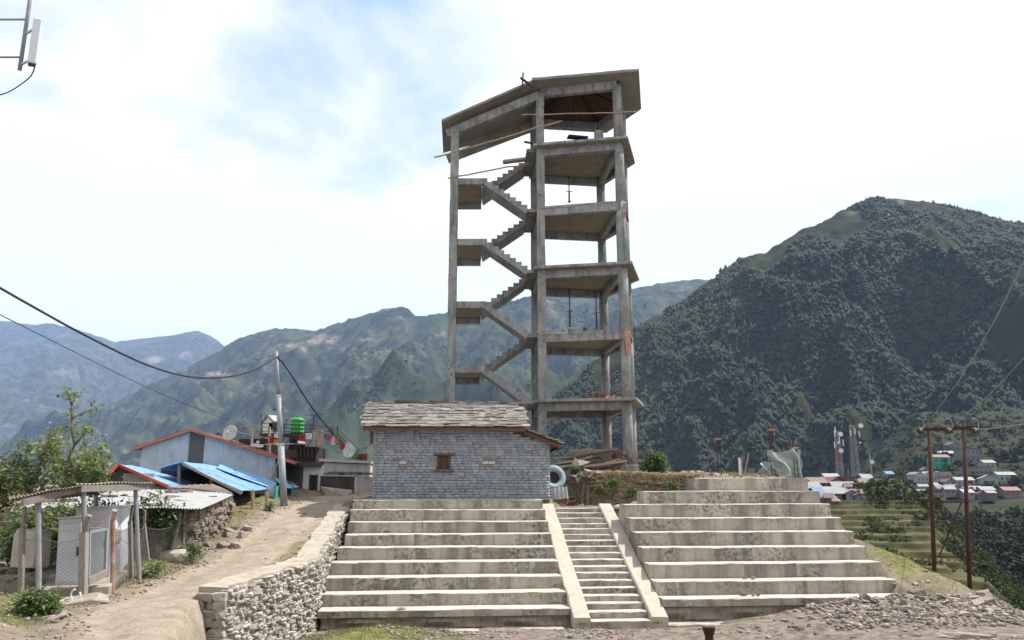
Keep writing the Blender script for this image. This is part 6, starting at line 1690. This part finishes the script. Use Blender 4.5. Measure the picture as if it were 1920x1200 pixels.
for (x, yb, xt, yt, D, mat, lab) in ((1387, 882, 1386, 858, 31, 'cloth_white', 'short white peg stake on the plateau'), (1390, 882, 1390, 860, 31.2, 'rust_lt', 'short rusty stake beside the white peg'), (1394, 876, 1404, 849, 31.5, 'wood_old', 'thin leaning stick on the plateau')):
    f = P(x, yb, D); f.z = min(f.z, H(f.x, f.y)) - .05; o = MB().tube([f, P(xt, yt, D)], .045 if mat == 'cloth_white' else .03, 7).build('stake', mt[mat]); tag(o, lab, 'stake')
# flat stones piled on the plateau edge and among the netting
def scatter_rocks(lst, label, group, mat='rock', cat='rock', name='rock'):
    mm = [mesh_of(name, ico(2, .16, (1, .8, .55), 40 + s), mt[mat]) for s in range(4)] + [mesh_of(name, b, mt[mat]) for b in stones[:4]]
    for k, (x, y, D, s) in enumerate(lst):
        p = P(x, y, D); p.z = H(p.x, p.y) + s * .16
        o = put(name, mm[k % 8], p, (s, s * random.uniform(.6, .9), s * random.uniform(.35, .6)) if k % 8 < 4 else (s * 1.7, s * 1.2, s * .5), (random.gauss(0, .2), random.gauss(0, .2), random.uniform(0, 6)))
        tag(o, label, cat, group)
r_ = random.Random(8)
scatter_rocks([(r_.uniform(1285, 1345), r_.uniform(880, 888), r_.uniform(29.4, 31), r_.uniform(.12, .3)) for _ in range(22)], 'flat stone in the pile on the plateau edge left of the rebar column', 'stones piled on the plateau edge')
scatter_rocks([(r_.uniform(1420, 1500), r_.uniform(884, 893), r_.uniform(29.2, 30.5), r_.uniform(.1, .25)) for _ in range(16)], 'stone lying among the torn netting', 'stones in the netting')
scatter_rocks([(1286, 876, 31.5, .2), (1360, 880, 31, .16)], 'pale stone on the plateau behind the dry grass', 'pale plateau stones', 'rock_pale')

# ------------------------------------------------------------------ telecom towers and the two villages
def lattice(name, label, x, yt, yb, D, w0, w1, col2, dishes, panels, n=9):
    b = P(x, yb, D); t = P(x, yt, D); t.x = b.x
    o = thing(name, label, 'telecom tower', b, 'telecom towers')
    cr = lambda q, k: Vector((b.x, b.y, b.z + (t.z - b.z) * q)) + Vector(((1, -1, -1, 1)[k], (1, 1, -1, -1)[k], 0)) * (w0 + (w1 - w0) * q) / 2
    for seg, (q0, q1) in enumerate(((0, .33), (.33, .66), (.66, 1))):
        mat = mt['mast_far'] if seg % 2 == 0 or not col2 else mt['rust_lt']
        m = MB(); m2 = MB()
        for k in range(4): m.beam(cr(q0, k), cr(q1, k), .13, .13)
        for i in range(n // 3):
            a = q0 + (q1 - q0) * i / (n // 3); c = q0 + (q1 - q0) * (i + 1) / (n // 3)
            for k in range(4):
                m2.beam(cr(a, k), cr(c, (k + 1) % 4), .07, .07); m2.beam(cr(a, (k + 1) % 4), cr(c, k), .07, .07); m2.beam(cr(c, k), cr(c, (k + 1) % 4), .06, .06)
        m.build('legs', mat, o); m2.build('bracing', mat, o)
    for (px, py, r) in dishes:
        c = P(px, py, D - w0 / 2 - .3); MB().tube([c, c + Vector((.1, .35, 0))], [r, r * .8], 16).build('dish', mt['cab'], o)
        MB().beam(c + Vector((0, .3, 0)), Vector((b.x, b.y, c.z)), .12, .12).build('dish_arm', mt['mast_far'], o)
    for (px, py) in panels:
        c = P(px, py, D - w0 / 2); MB().box(c, (.35, .3, 2.6)).build('panel_antenna', mt['cab'], o); MB().beam(c, Vector((b.x, b.y, c.z)), .1, .1).build('panel_arm', mt['mast_far'], o)
    MB().tube([t, t + Vector((0, 0, 1.8))], .06, 5).build('lightning_rod', mt['steel'], o)
lattice('telecom_tower', 'red and white lattice telecom tower with round dishes, left of a pair', 1576, 808, 896, 330, 2.4, 1.3, True, [(1576, 814, 1.0), (1577, 845, .95), (1572, 830, .5)], [(1566, 806), (1565, 813), (1565, 834), (1574, 825), (1581, 830)])
lattice('telecom_tower', 'tall grey lattice telecom tower, right of a pair, dish at its top', 1606, 797, 896, 340, 2.8, 1.6, False, [(1614, 798, 1.0), (1613, 830, .4)], [(1595, 812), (1611, 814), (1603, 808)])
lattice('telecom_tower', 'slim short mast with one dish right of the lattice towers', 1635, 850, 896, 320, .5, .35, False, [(1635, 866, .8)], [], 6)
hm = {k: M('house_' + k, [tuple(q * .85 for q in c), c], .35, .85, .2, 2, stain=((.3, .28, .26), .4, .58, .75, .5)) for k, c in dict(white=(.25, .25, .25), grey=(.15, .15, .158), pink=(.18, .125, .12), cream=(.21, .19, .16), teal=(.03, .26, .19), bluegrey=(.14, .165, .20), brick=(.13, .085, .072)).items()}
rm = {k: M('roofing_' + k, [tuple(q * .8 for q in c), c], .5, .6, .1, 3, stain=((.3, .24, .2), .5, .58, .75, .5)) for k, c in dict(tin=(.18, .188, .20), red=(.15, .058, .048), blue=(.06, .16, .30), brown=(.11, .075, .06), white=(.235, .24, .248)).items()}
def village_house(x, yb, D, wpx, hpx, wall, roof, kind, label, group, dep=6.0, rz=0.0, storeys=1, win=3):
    b = P(x, yb, D); sc = D / F / 1.0
    w = wpx * sc; h = hpx * sc
    o = thing('village_house', label, 'house', b, group)
    Mz = Matrix.Rotation(rz, 3, 'Z')
    T = lambda u, v, z: b + Mz @ Vector((u, v, 0)) + Vector((0, 0, z))
    m = MB(); m.prism([T(-w / 2, 0, 0)[:2], T(w / 2, 0, 0)[:2], T(w / 2, dep, 0)[:2], T(-w / 2, dep, 0)[:2]], b.z - 1.5, b.z + h); m.build('wall', hm[wall], o)
    if kind == 'gable':
        rh = w * .22
        MB().ext([T(-w / 2, .02, h), T(w / 2, .02, h), T(0, .02, h + rh)], Mz @ Vector((0, dep - .04, 0))).build('gable', hm[wall], o)
        for s in (-1, 1):
            MB().ext([T(s * (w / 2 + .4), -.5, h - .15), T(0, -.5, h + rh + .08), T(0, dep + .5, h + rh + .08), T(s * (w / 2 + .4), dep + .5, h - .15)], (0, 0, .12)).build('roof', rm[roof], o)
    elif kind == 'side':
        rh = dep * .26
        MB().ext([T(-w / 2 - .4, -.5, h - .1), T(w / 2 + .4, -.5, h - .1), T(w / 2 + .4, dep / 2, h + rh), T(-w / 2 - .4, dep / 2, h + rh)], (0, 0, .12)).build('roof', rm[roof], o)
        MB().ext([T(-w / 2 - .4, dep + .5, h - .1), T(w / 2 + .4, dep + .5, h - .1), T(w / 2 + .4, dep / 2 + .01, h + rh), T(-w / 2 - .4, dep / 2 + .01, h + rh)], (0, 0, .12)).build('roof', rm[roof], o)
        for s in (-1, 1): MB().ext([T(s * (w / 2 - .1), 0.05, h), T(s * (w / 2 - .1), dep - .05, h), T(s * (w / 2 - .1), dep / 2, h + rh - .05)], Mz @ Vector((-s * .1, 0, 0))).build('gable', hm[wall], o)
    else:
        MB().prism([T(-w / 2 - .3, -.5, 0)[:2], T(w / 2 + .3, -.5, 0)[:2], T(w / 2 + .3, dep + .3, 0)[:2], T(-w / 2 - .3, dep + .3, 0)[:2]], b.z + h + .01, b.z + h + .3).build('roof', rm[roof], o)
        if kind == 'flat2':
            MB().prism([T(-w / 4, 1.5, 0)[:2], T(w / 2.4, 1.5, 0)[:2], T(w / 2.4, dep, 0)[:2], T(-w / 4, dep, 0)[:2]], b.z + h + .31, b.z + h + 2.4).build('roof_room', hm[wall], o)
    for s in range(storeys):
        z = h * (s + .55) / storeys
        for k in range(win):
            u = -w / 2 + w * (k + .7) / (win + .4); wo = MB().box(T(u, -.01, z), (w / win * .36, .16, h / storeys * .36), rz).build('window', mt['glass'], o)
            MB().box(T(u, -.06, z - h / storeys * .2), (w / win * .44, .2, .1), rz).build('sill', hm['white'], wo)
        if s and storeys > 1: MB().prism([T(-w / 2 - .1, -.7, 0)[:2], T(w / 2 + .1, -.7, 0)[:2], T(w / 2 + .1, .0, 0)[:2], T(-w / 2 - .1, .0, 0)[:2]], b.z + h * s / storeys - .12, b.z + h * s / storeys + .08).build('balcony', hm['white'], o)
    return o
NV = 'houses of the near village behind the terrace'
near = [(1538, 914, 300, 30, 8, 'pink', 'brown', 'side', 'house with pink walls and brown roof nearest the top terrace step', 2, .15), (1570, 912, 310, 34, 9, 'bluegrey', 'red', 'gable', 'blue-grey gabled house with red-edged roof below the left telecom tower', 2, .35),
        (1562, 902, 318, 26, 6, 'white', 'white', 'side', 'small white-roofed house behind the gabled one', 2, 0), (1592, 907, 325, 24, 12, 'pink', 'red', 'flat', 'pink box house with a red flat roof under the right telecom tower', 2, 0),
        (1585, 922, 285, 38, 7, 'cream', 'tin', 'side', 'cream house with long tin roof in the middle of the near village', 3, -.1), (1604, 922, 280, 14, 14, 'bluegrey', 'white', 'flat', 'narrow bluish house at the right end of the near village', 1, .1),
        (1560, 934, 262, 40, 8, 'brick', 'tin', 'side', 'brick house with wide tin roof low in the near village', 3, .1), (1598, 934, 262, 20, 9, 'white', 'tin', 'gable', 'small white gabled house low on the right of the near village', 1, -.2),
        (1541, 938, 255, 14, 10, 'grey', 'blue', 'side', 'shed with a blue sheet roof beside the second terrace step', 1, 0), (1560, 944, 250, 26, 4, 'brick', 'brown', 'side', 'low brown-roofed shed at the foot of the near village', 1, .1),
        (1530, 926, 280, 22, 10, 'white', 'tin', 'side', 'white house with tin roof half hidden by the terrace', 1, 0), (1628, 902, 310, 18, 5, 'grey', 'tin', 'side', 'tiny grey house by the slim mast', 1, 0)]
for (x, yb, D, w, h, wa_, ro, kd, lab, wn_, rz) in near: village_house(x, yb, float(np.interp(yb, [897, 902, 912, 932, 952], [332, 298, 230, 190, 177])), w, h, wa_, ro, kd, lab, NV, 6, rz, 1, wn_)
FV = 'houses of the far village on the hillside'
far = [(1768, 882, 560, 34, 24, 'teal', 'red', 'side', 'bright teal-green two-storey house on the hillside', 2, 3, .1), (1776, 855, 600, 30, 5, 'grey', 'white', 'side', 'long white-roofed shed just above the teal house', 1, 3, 0),
       (1765, 842, 640, 32, 10, 'brick', 'red', 'flat', 'dark red-roofed house uppermost on the hillside', 1, 3, 0), (1792, 846, 640, 22, 12, 'grey', 'brown', 'gable', 'grey gabled house uppermost on the right', 1, 2, .2),
       (1740, 912, 500, 40, 16, 'white', 'white', 'flat2', 'white two-storey flat-roofed house at the left of the far village', 2, 5, 0), (1775, 906, 520, 34, 14, 'cream', 'white', 'flat2', 'cream flat-roofed house with railings in the far village', 2, 4, .1),
       (1728, 926, 470, 24, 12, 'pink', 'white', 'flat', 'pinkish flat-roofed house lowest at the left of the far village', 1, 3, 0), (1783, 913, 500, 22, 9, 'cream', 'brown', 'gable', 'cream gabled house with brown roof in the far village', 1, 2, .2),
       (1772, 926, 475, 24, 9, 'cream', 'red', 'side', 'house with orange-red roof at the lower edge of the far village', 1, 3, 0), (1795, 926, 470, 30, 10, 'bluegrey', 'white', 'gable', 'white-roofed gabled house right of the red-roofed one', 1, 3, .3),
       (1812, 914, 500, 34, 13, 'white', 'tin', 'side', 'white house with wide tin roof between the legs of the power pole', 1, 4, 0), (1838, 898, 540, 52, 22, 'grey', 'red', 'flat', 'long grey three-storey house with a red band roof', 3, 6, 0),
       (1822, 868, 570, 40, 26, 'grey', 'brown', 'flat', 'large unfinished grey block above the long grey house', 2, 4, .15), (1832, 926, 470, 28, 8, 'bluegrey', 'tin', 'side', 'blue-grey house with tin roof low at the right edge', 1, 3, 0),
       (1856, 912, 500, 30, 14, 'white', 'white', 'gable', 'white gabled house at the right edge of the photo', 1, 2, -.3), (1818, 932, 455, 20, 8, 'white', 'white', 'side', 'small white house lowest beside the right leg of the power pole', 1, 2, 0),
       (1855, 928, 465, 26, 9, 'cream', 'tin', 'side', 'cream house low at the far right edge', 1, 2, 0), (1858, 882, 560, 22, 14, 'white', 'tin', 'side', 'white house above the others at the right edge', 1, 2, 0), (1670, 892, 480, 14, 3, 'grey', 'blue', 'side', 'lone shed with blue roof among the trees', 1, 1, 0),
       (1890, 905, 520, 34, 14, 'white', 'tin', 'side', 'white tin-roofed house beyond the right edge of the village', 1, 3, 0), (1900, 930, 470, 30, 10, 'pink', 'red', 'side', 'pink red-roofed house beyond the right edge of the village', 1, 3, 0), (1720, 936, 455, 12, 8, 'brick', 'tin', 'side', 'small brick hut left of the power pole', 1, 1, 0)]
for (x, yb, D, w, h, wa_, ro, kd, lab, sts, wn_, rz) in far: village_house(x, yb, float(np.interp(yb, [840, 862, 898, 928, 960], [690, 636, 556, 496, 426])), w, h, wa_, ro, kd, lab, FV, 8, rz, sts, wn_)
rv = random.Random(31)
for k in range(26):
    yb = rv.uniform(886, 936); x = rv.uniform(1716, 1905)
    village_house(x, yb, float(np.interp(yb, [840, 862, 898, 928, 960], [690, 636, 556, 496, 426])) + rv.uniform(-12, 12), rv.uniform(9, 20), rv.uniform(5, 10), rv.choice(['grey', 'cream', 'brick', 'bluegrey', 'white', 'grey']), rv.choice(['tin', 'tin', 'brown', 'red', 'white']), rv.choice(['side', 'gable', 'flat', 'side']), 'small drab house packed between the others in the far village', 'small packed houses of the far village', rv.uniform(5, 8), rv.uniform(-.4, .4), 1, rv.choice([1, 2]))
for k in range(12):
    yb = rv.uniform(902, 940); x = rv.uniform(1522, 1640) - (yb - 900) * .4
    village_house(x, yb, float(np.interp(yb, [897, 902, 912, 932, 952], [332, 298, 230, 190, 177])) + rv.uniform(-6, 6), rv.uniform(9, 18), rv.uniform(4, 8), rv.choice(['grey', 'cream', 'brick', 'bluegrey']), rv.choice(['tin', 'brown', 'red', 'tin']), rv.choice(['side', 'gable', 'side']), 'small drab house packed between the others in the near village', 'small packed houses of the near village', 4, rv.uniform(-.4, .4), 1, 1)
far_blue = village_house(1745, 536, 1400, 7, 5, 'bluegrey', 'blue', 'gable', 'tiny pale blue hut high on the forested mountain', 'huts on the mountain', 5, 0, 1, 1)

# ------------------------------------------------------------------ rocks, rubble and grass on the ground
def on_ground(x, y, guess):
    """ray through a pixel down to the ground"""
    Ds = np.arange(8.0, 45, .12); a = P(x, y, 1.0)
    k = np.where(a.z * Ds < hz(a.x * Ds, Ds))[0]
    return P(x, y, float(Ds[k[0]])) if len(k) else None
r_ = random.Random(21)
rm4 = [mesh_of('rock', ico(2, .17, (1, .78, .55), 60 + s), mt['rock']) for s in range(4)] + [mesh_of('rock', b, mt['rock']) for b in stones]
def rocks_px(n, rx, ry, smin, smax, label, group, flat=.5):
    k = 0
    for _ in range(n):
        x, y = r_.uniform(*rx), r_.uniform(*ry); p = on_ground(x, y, 0)
        if p is None or p.y > 33: continue
        if 'verge of the dirt track' in label and x > 150 + (1190 - y) * 1.25: continue
        s = r_.uniform(smin, smax) * p.y / 20; p.z = H(p.x, p.y) + s * .12
        me = rm4[r_.randrange(len(rm4))]; f = 1.0 if me in rm4[:4] else 1.8
        o = put('rock', me, p, (s * f, s * f * r_.uniform(.6, .95), s * f * r_.uniform(.3, .6)), (r_.gauss(0, .25), r_.gauss(0, .25), r_.uniform(0, 6.3)))
        tag(o, label, 'rock', group)
rocks_px(80, (1610, 1860), (1112, 1160), .05, .17, 'angular stone in the rubble spill at the right end of the terrace', 'stones in the rubble spill')
rocks_px(35, (1480, 1870), (1140, 1198), .045, .11, 'loose stone on the broken ground at the lower right', 'loose stones at the lower right')
rocks_px(18, (1560, 1660), (1118, 1140), .07, .14, 'slab of stone in the heap against the lowest right-hand step', 'stone slabs by the lowest step')
rocks_px(30, (1255, 1620), (1150, 1198), .025, .085, 'small stone on the dirt before the stairs and right-hand terrace', 'small stones before the right-hand terrace')
rocks_px(14, (640, 1240), (1178, 1199), .02, .06, 'small stone on the dirt at the foot of the left-hand terrace', 'small stones before the left-hand terrace')
rocks_px(16, (1640, 1800), (1050, 1112), .03, .09, 'stone half sunk in the grassy bank at the right end of the terrace', 'stones in the grassy bank')
rocks_px(14, (490, 560), (1155, 1198), .08, .2, 'pale stone at the foot of the retaining wall', 'stones at the foot of the retaining wall')
rocks_px(25, (90, 350), (1060, 1190), .04, .11, 'loose stone on the left verge of the dirt track', 'stones on the track verge')
rocks_px(10, (360, 640), (950, 1080), .03, .07, 'small stone lying on the dirt track', 'stones on the dirt track')
rocks_px(14, (380, 470), (985, 1030), .09, .17, 'stone on the verge below the stone shed', 'stones below the shed')
rocks_px(16, (1060, 1130), (900, 945), .07, .16, 'stone in the broken bank above the stairs', 'stones in the bank')
def single(name, x, y, D, s, rot, mat, label, base=None, cat='rock'):
    p = on_ground(x, y, 0) if D is None else P(x, y, D); p.z = H(p.x, p.y) + s[2] * .3
    o = put(name, mesh_of(name, base or ico(2, .12, (1, 1, 1), int(x)), mt[mat], False), p, s, rot); return tag(o, label, cat)
single('boulder', 331, 1050, None, (.42, .3, .2), (0, 0, .3), 'rock_pale', 'big pale flat-topped boulder beside the dirt track at the end of the fence')
single('boulder', 294, 1042, None, (.13, .12, .2), (0, .2, .3), 'rock_pale', 'upright pale stone left of the big boulder')
single('flat_slab', 141, 1132, None, (.95, .55, .08), (.12, -.12, .3), 'rock', 'grey flat slab lying at the foot of the near fence post', stones[3])
single('flat_slab', 76, 1162, None, (.6, .4, .08), (.1, 0, .2), 'rock', 'grey flat slab at the lower left edge', stones[4])
single('boulder', 513, 1180, None, (.2, .17, .15), (0, 0, 0), 'rock_pale', 'rounded pale boulder below the retaining wall')
single('boulder', 536, 1176, None, (.17, .14, .15), (0, 0, 1), 'rock', 'darker boulder next to the rounded pale one below the wall')
single('boulder', 1158, 941, 27.4, (.16, .13, .1), (0, 0, .4), 'rock_pale', 'white stone at the top of the right stair wall', None)
single('flat_slab', 1810, 1195, None, (.9, .4, .1), (0, .05, .2), 'rock', 'dark flat slab at the lower right edge', stones[5])
for k, (x, y, lab) in enumerate(((1397, 1121, 'left brick'), (1412, 1122, 'middle brick'), (1421, 1124, 'right brick'), (1390, 1125, 'broken brick at the left'))):
    o = put('brick_fragment', mesh_of('brick_fragment', stones[k], mt['rubble_red']), Vector((P(x, y, 21.8).x, 21.75, zR[0] + .05)), (.1, .06, .05), (0, 0, k)); tag(o, '%s of the loose red bricks on the lowest right-hand step' % lab, 'brick')
for k, (x, y) in enumerate(((1397, 1086), (1414, 1088))):
    o = put('brick_fragment', mesh_of('brick_fragment', stones[k + 2], mt['rubble_red']), Vector((P(x, y, 22.4).x, 22.44, zR[1] + .05)), (.12, .08, .06), (0, 0, k)); tag(o, '%s red brick bit on the second right-hand step' % ('larger' if k == 0 else 'smaller'), 'brick')
heap('brick_bits', 'spill of broken orange bricks beside the concrete mixer', 'rubble', P(1072, 925, 29.4).x, 29.5, H(P(1072, 925, 29.4).x, 29.5), .35, .5, .35, 80, .13, mt['rubble_red'], bk)
hpost = thing('rusty_bollard', 'rusty flared pipe stub sticking out of the ground at the bottom of the photo', 'pipe', P(1330, 1200, 17.8))
pq = P(1330, 1200, 17.8)
MB().tube([pq - Vector((0, 0, .4)), pq + Vector((0, 0, .10))], .09, 12).build('pipe', mt['rust'], hpost); MB().tube([pq + Vector((0, 0, .10)), pq + Vector((0, 0, .2)), pq + Vector((0, 0, .27))], [.10, .13, .14], 12).build('flared_cap', mt['rust'], hpost)
# gravel
gb_ = [ico(1, .3, (1, .8, .6), s) for s in range(4)]
def gravel(name, label, n, xr, yr, smin, smax, mat, cond=None):
    x = rng.uniform(*xr, n); y = rng.uniform(*yr, n)
    if cond is not None: k = cond(x, y); x, y = x[k], y[k]
    s = rng.uniform(smin, smax, len(x)) * rng.choice([.6, 1, 1, 1.5], len(x)); m = rotmats(len(x), .5) * s[:, None, None]
    V, Fc, I = merge(gb_, rng.integers(0, 4, len(x)), m, np.stack([x, y, hz(x, y) + s * .25], -1))
    return tag(np_mesh(name, V, Fc, mat, rnd=rng.random(len(x))[I]), label, kind='stuff')
uw_ = lambda x, y: -(x - OX) * tsn + (y - OY) * tcs
gravel('gravel', 'loose gravel over the broken ground below the terraces', 6500, (-4.4, 13), (15.5, 22.5), .012, .05, mt['rock'], lambda x, y: (uw_(x, y) < -.1) & (fbm(x * .5, y * .5, 3) > -.1 + .15 * (x < 3)))
gravel('rubble_gravel', 'small rubble at the right end of the terrace', 3200, (7.5, 13.2), (19, 24), .02, .07, mt['rock'], lambda x, y: (uw_(x, y) < 0))
gravel('track_gravel', 'small gravel along the edges of the dirt track', 6000, (-10, -4), (10.5, 31), .01, .035, mt['rock'], lambda x, y: np.abs(x - np.interp(y, [0, 11, 13, 19, 26, 34], [-3.6, -4.7, -5.9, -6.6, -6.9, -6.4])) > .85)
gravel('plateau_gravel', 'gravel on the plateau edge and the landing above the stairs', 1500, (1.6, 10.6), (27.2, 33), .015, .05, mt['rock'])
# grass
def grass(name, label, n, cx, cy, rx, ry, hgt, mat, lean=.35, down=False, cond=None):
    a = rng.uniform(0, 2 * np.pi, n); r = np.sqrt(rng.random(n)); x = cx + rx * r * np.cos(a); y = cy + ry * r * np.sin(a)
    if cond is not None: k = cond(x, y); x, y = x[k], y[k]
    k = fbm(x * 1.3, y * 1.3, 3) > -.25; x, y = x[k], y[k]; n = len(x)
    b = (np.array([[-.05, 0, 0], [.05, 0, 0], [.03, .05, .55], [0, .16, 1.0]]), np.array([[0, 1, 2], [0, 2, 3]]))
    s = hgt * rng.uniform(.5, 1.3, n); m = rotmats(n, lean) * s[:, None, None]
    V, Fc, I = merge([b], np.zeros(n, int), m, np.stack([x, y, hz(x, y) - .01], -1))
    return tag(np_mesh(name, V, Fc, mat, rnd=rng.random(n)[I]), label, kind='stuff')
notwall = lambda x, y: (uw_(x, y) < -.05) & (x > np.interp(y, WALLX_Y, WALLX_X) + .45)
grass('grass_patch', 'short dry-green grass on the heap by the retaining wall', 9000, -3.0, 18.9, 1.9, 2.2, .07, mt['grass'], cond=notwall)
grass('grass_bank', 'green grass on the bank at the right end of the terrace', 7000, 11.4, 24.2, 1.2, 2.6, .065, mt['grass'], cond=lambda x, y: x > np.interp(y, [20, 22, 27], [10.9, 10.9, 10.75]))
grass('verge_grass', 'grass along the left verge of the track', 9000, -8.5, 17.8, .8, 4.2, .065, mt['grass'])
grass('verge_grass', 'grass on the verge below the stone shed', 3500, -8.9, 23.5, .6, 2.8, .06, mt['grass'])
grass('wall_foot_grass', 'thin grass at the outer foot of the retaining wall', 900, -5.95, 21.3, .22, 1.5, .06, mt['grass'])
grass('plateau_grass', 'green tufts on the plateau by the stakes', 2500, 9.2, 31.5, 1.3, 1.2, .09, mt['grass'])
grass('corner_grass', 'grass at the lower left corner', 2500, -7.6, 12.9, .7, .8, .06, mt['grass'])
# dry grass on the cut bank above the stairs, hanging over its edge
n = 17000
u = rng.uniform(2.75, 7.0, n); y0 = rng.beta(1.2, 2.2, n) * 1.6
bwid = np.interp(u, [1.7, 2.6, 3.0, 4.6, 6.2, 6.6], [9.8, 9.8, 7.95, 7.95, 7.4, 6.9])
wv = bwid + .06 + y0; X_ = u; Y_ = OY + wv / tcs + (X_ - OX) * math.tan(TH)
b_ = (np.array([[-.03, 0, 0], [.03, 0, 0], [.02, -.35, .12], [0, -1.0, -.35]]), np.array([[0, 1, 2], [0, 2, 3]]))
s = rng.uniform(.08, .22, n); mm_ = rotmats(n, .35); az = rng.normal(0, .7, n)
Rz = np.zeros((n, 3, 3)); Rz[:, 0, 0] = np.cos(az); Rz[:, 0, 1] = -np.sin(az); Rz[:, 1, 0] = np.sin(az); Rz[:, 1, 1] = np.cos(az); Rz[:, 2, 2] = 1
tl_ = rng.normal(.05, .35, n); Rx = np.zeros((n, 3, 3)); Rx[:, 0, 0] = 1; Rx[:, 1, 1] = np.cos(tl_); Rx[:, 1, 2] = np.sin(tl_); Rx[:, 2, 1] = -np.sin(tl_); Rx[:, 2, 2] = np.cos(tl_)
V, Fc, I = merge([b_], np.zeros(n, int), (Rz @ Rx) * s[:, None, None], np.stack([X_, Y_, hz(X_, Y_) + rng.uniform(0, .08, n)], -1))
tag(np_mesh('dry_grass', V, Fc, mt['hay'], rnd=rng.random(n)[I]), 'straw-coloured dry grass hanging over the cut bank above the stairs', kind='stuff')
for k in range(26):
    x = r_.uniform(2.9, 6.3); wv_ = float(np.interp(x, [3.0, 4.6, 6.2], [7.95, 7.95, 7.4])); yb_ = OY + wv_ / tcs + (x - OX) * math.tan(TH); zz_ = r_.uniform(-.55, .25)
    o = put('bank_stone', mesh_of('bank_stone', stones[k % 8], mt['stone_dark']), (x, yb_ + .08 + .1 * (zz_ + .55), zz_), (r_.uniform(.2, .5), .25, r_.uniform(.06, .13)), (r_.gauss(0, .1), r_.gauss(0, .1), TH + r_.gauss(0, .2))); tag(o, 'flat dark stone set in the cut bank under the dry grass', 'stone', 'stones set in the cut bank')
# weeds in the bank
for k, (x, y, D, lab) in enumerate(((1122, 918, 28.7, 'left'), (1185, 920, 28.6, 'middle'), (1260, 912, 28.2, 'right'), (1150, 905, 28.8, 'upper'), (1078, 880, 30.8, 'far left'))):
    b = P(x, y, D); b.z = P(x, y + 8, D).z
    shrub('bank_weed', '%s of the small green weeds growing from the cut bank' % lab, b, [P(x + dx, y + dy, D - .1) for dx, dy in ((-6, -4), (5, -6), (8, 0), (-3, 3))], 7, .06, .07, seed=40 + k, group='weeds in the bank')
for k, (x, y, lab) in enumerate(((752, 1144, 'on the lowest left-hand step'), (640, 1166, 'at the left end of the lowest left-hand step'), (1232, 1170, 'at the foot of the right stair wall'), (1090, 1172, 'at the foot of the left stair wall'), (1043, 1100, 'in the corner of the left stair wall'))):
    p = P(x, y, 20.6 if y > 1120 else 21.9)
    n = 60; b0 = (np.array([[-.06, 0, 0], [.06, 0, 0], [0, .35, 1.0]]), np.array([[0, 1, 2]]))
    V, Fc, I = merge([b0], np.zeros(n, int), rotmats(n, .55) * (rng.uniform(.05, .13, n))[:, None, None], np.array(p) + rng.normal(0, .05, (n, 3)) * np.array([1.6, .6, .1]))
    wd = thing('step_weed', 'small weed tuft growing ' + lab, 'weed', p, 'weeds on the steps'); np_mesh('blades', V, Fc, mt['grass'], wd, rnd=rng.random(n)[I])

# ------------------------------------------------------------------ haze
hb = MB(); hb.box((0, 6000, 1160), (34000, 13800, 2960))
hm_ = bpy.data.materials.new('haze_air'); hm_.use_nodes = True
tn = hm_.node_tree; tn.nodes.remove(tn.nodes['Principled BSDF'])
pv = tn.nodes.new('ShaderNodeVolumePrincipled'); pv.inputs['Color'].default_value = (.42, .60, 1.0, 1); pv.inputs['Density'].default_value = HAZE; pv.inputs['Anisotropy'].default_value = 0
tn.links.new(pv.outputs[0], tn.nodes['Material Output'].inputs['Volume'])
hz_o = hb.build('haze', hm_); tag(hz_o, 'thin blue valley haze', kind='stuff')
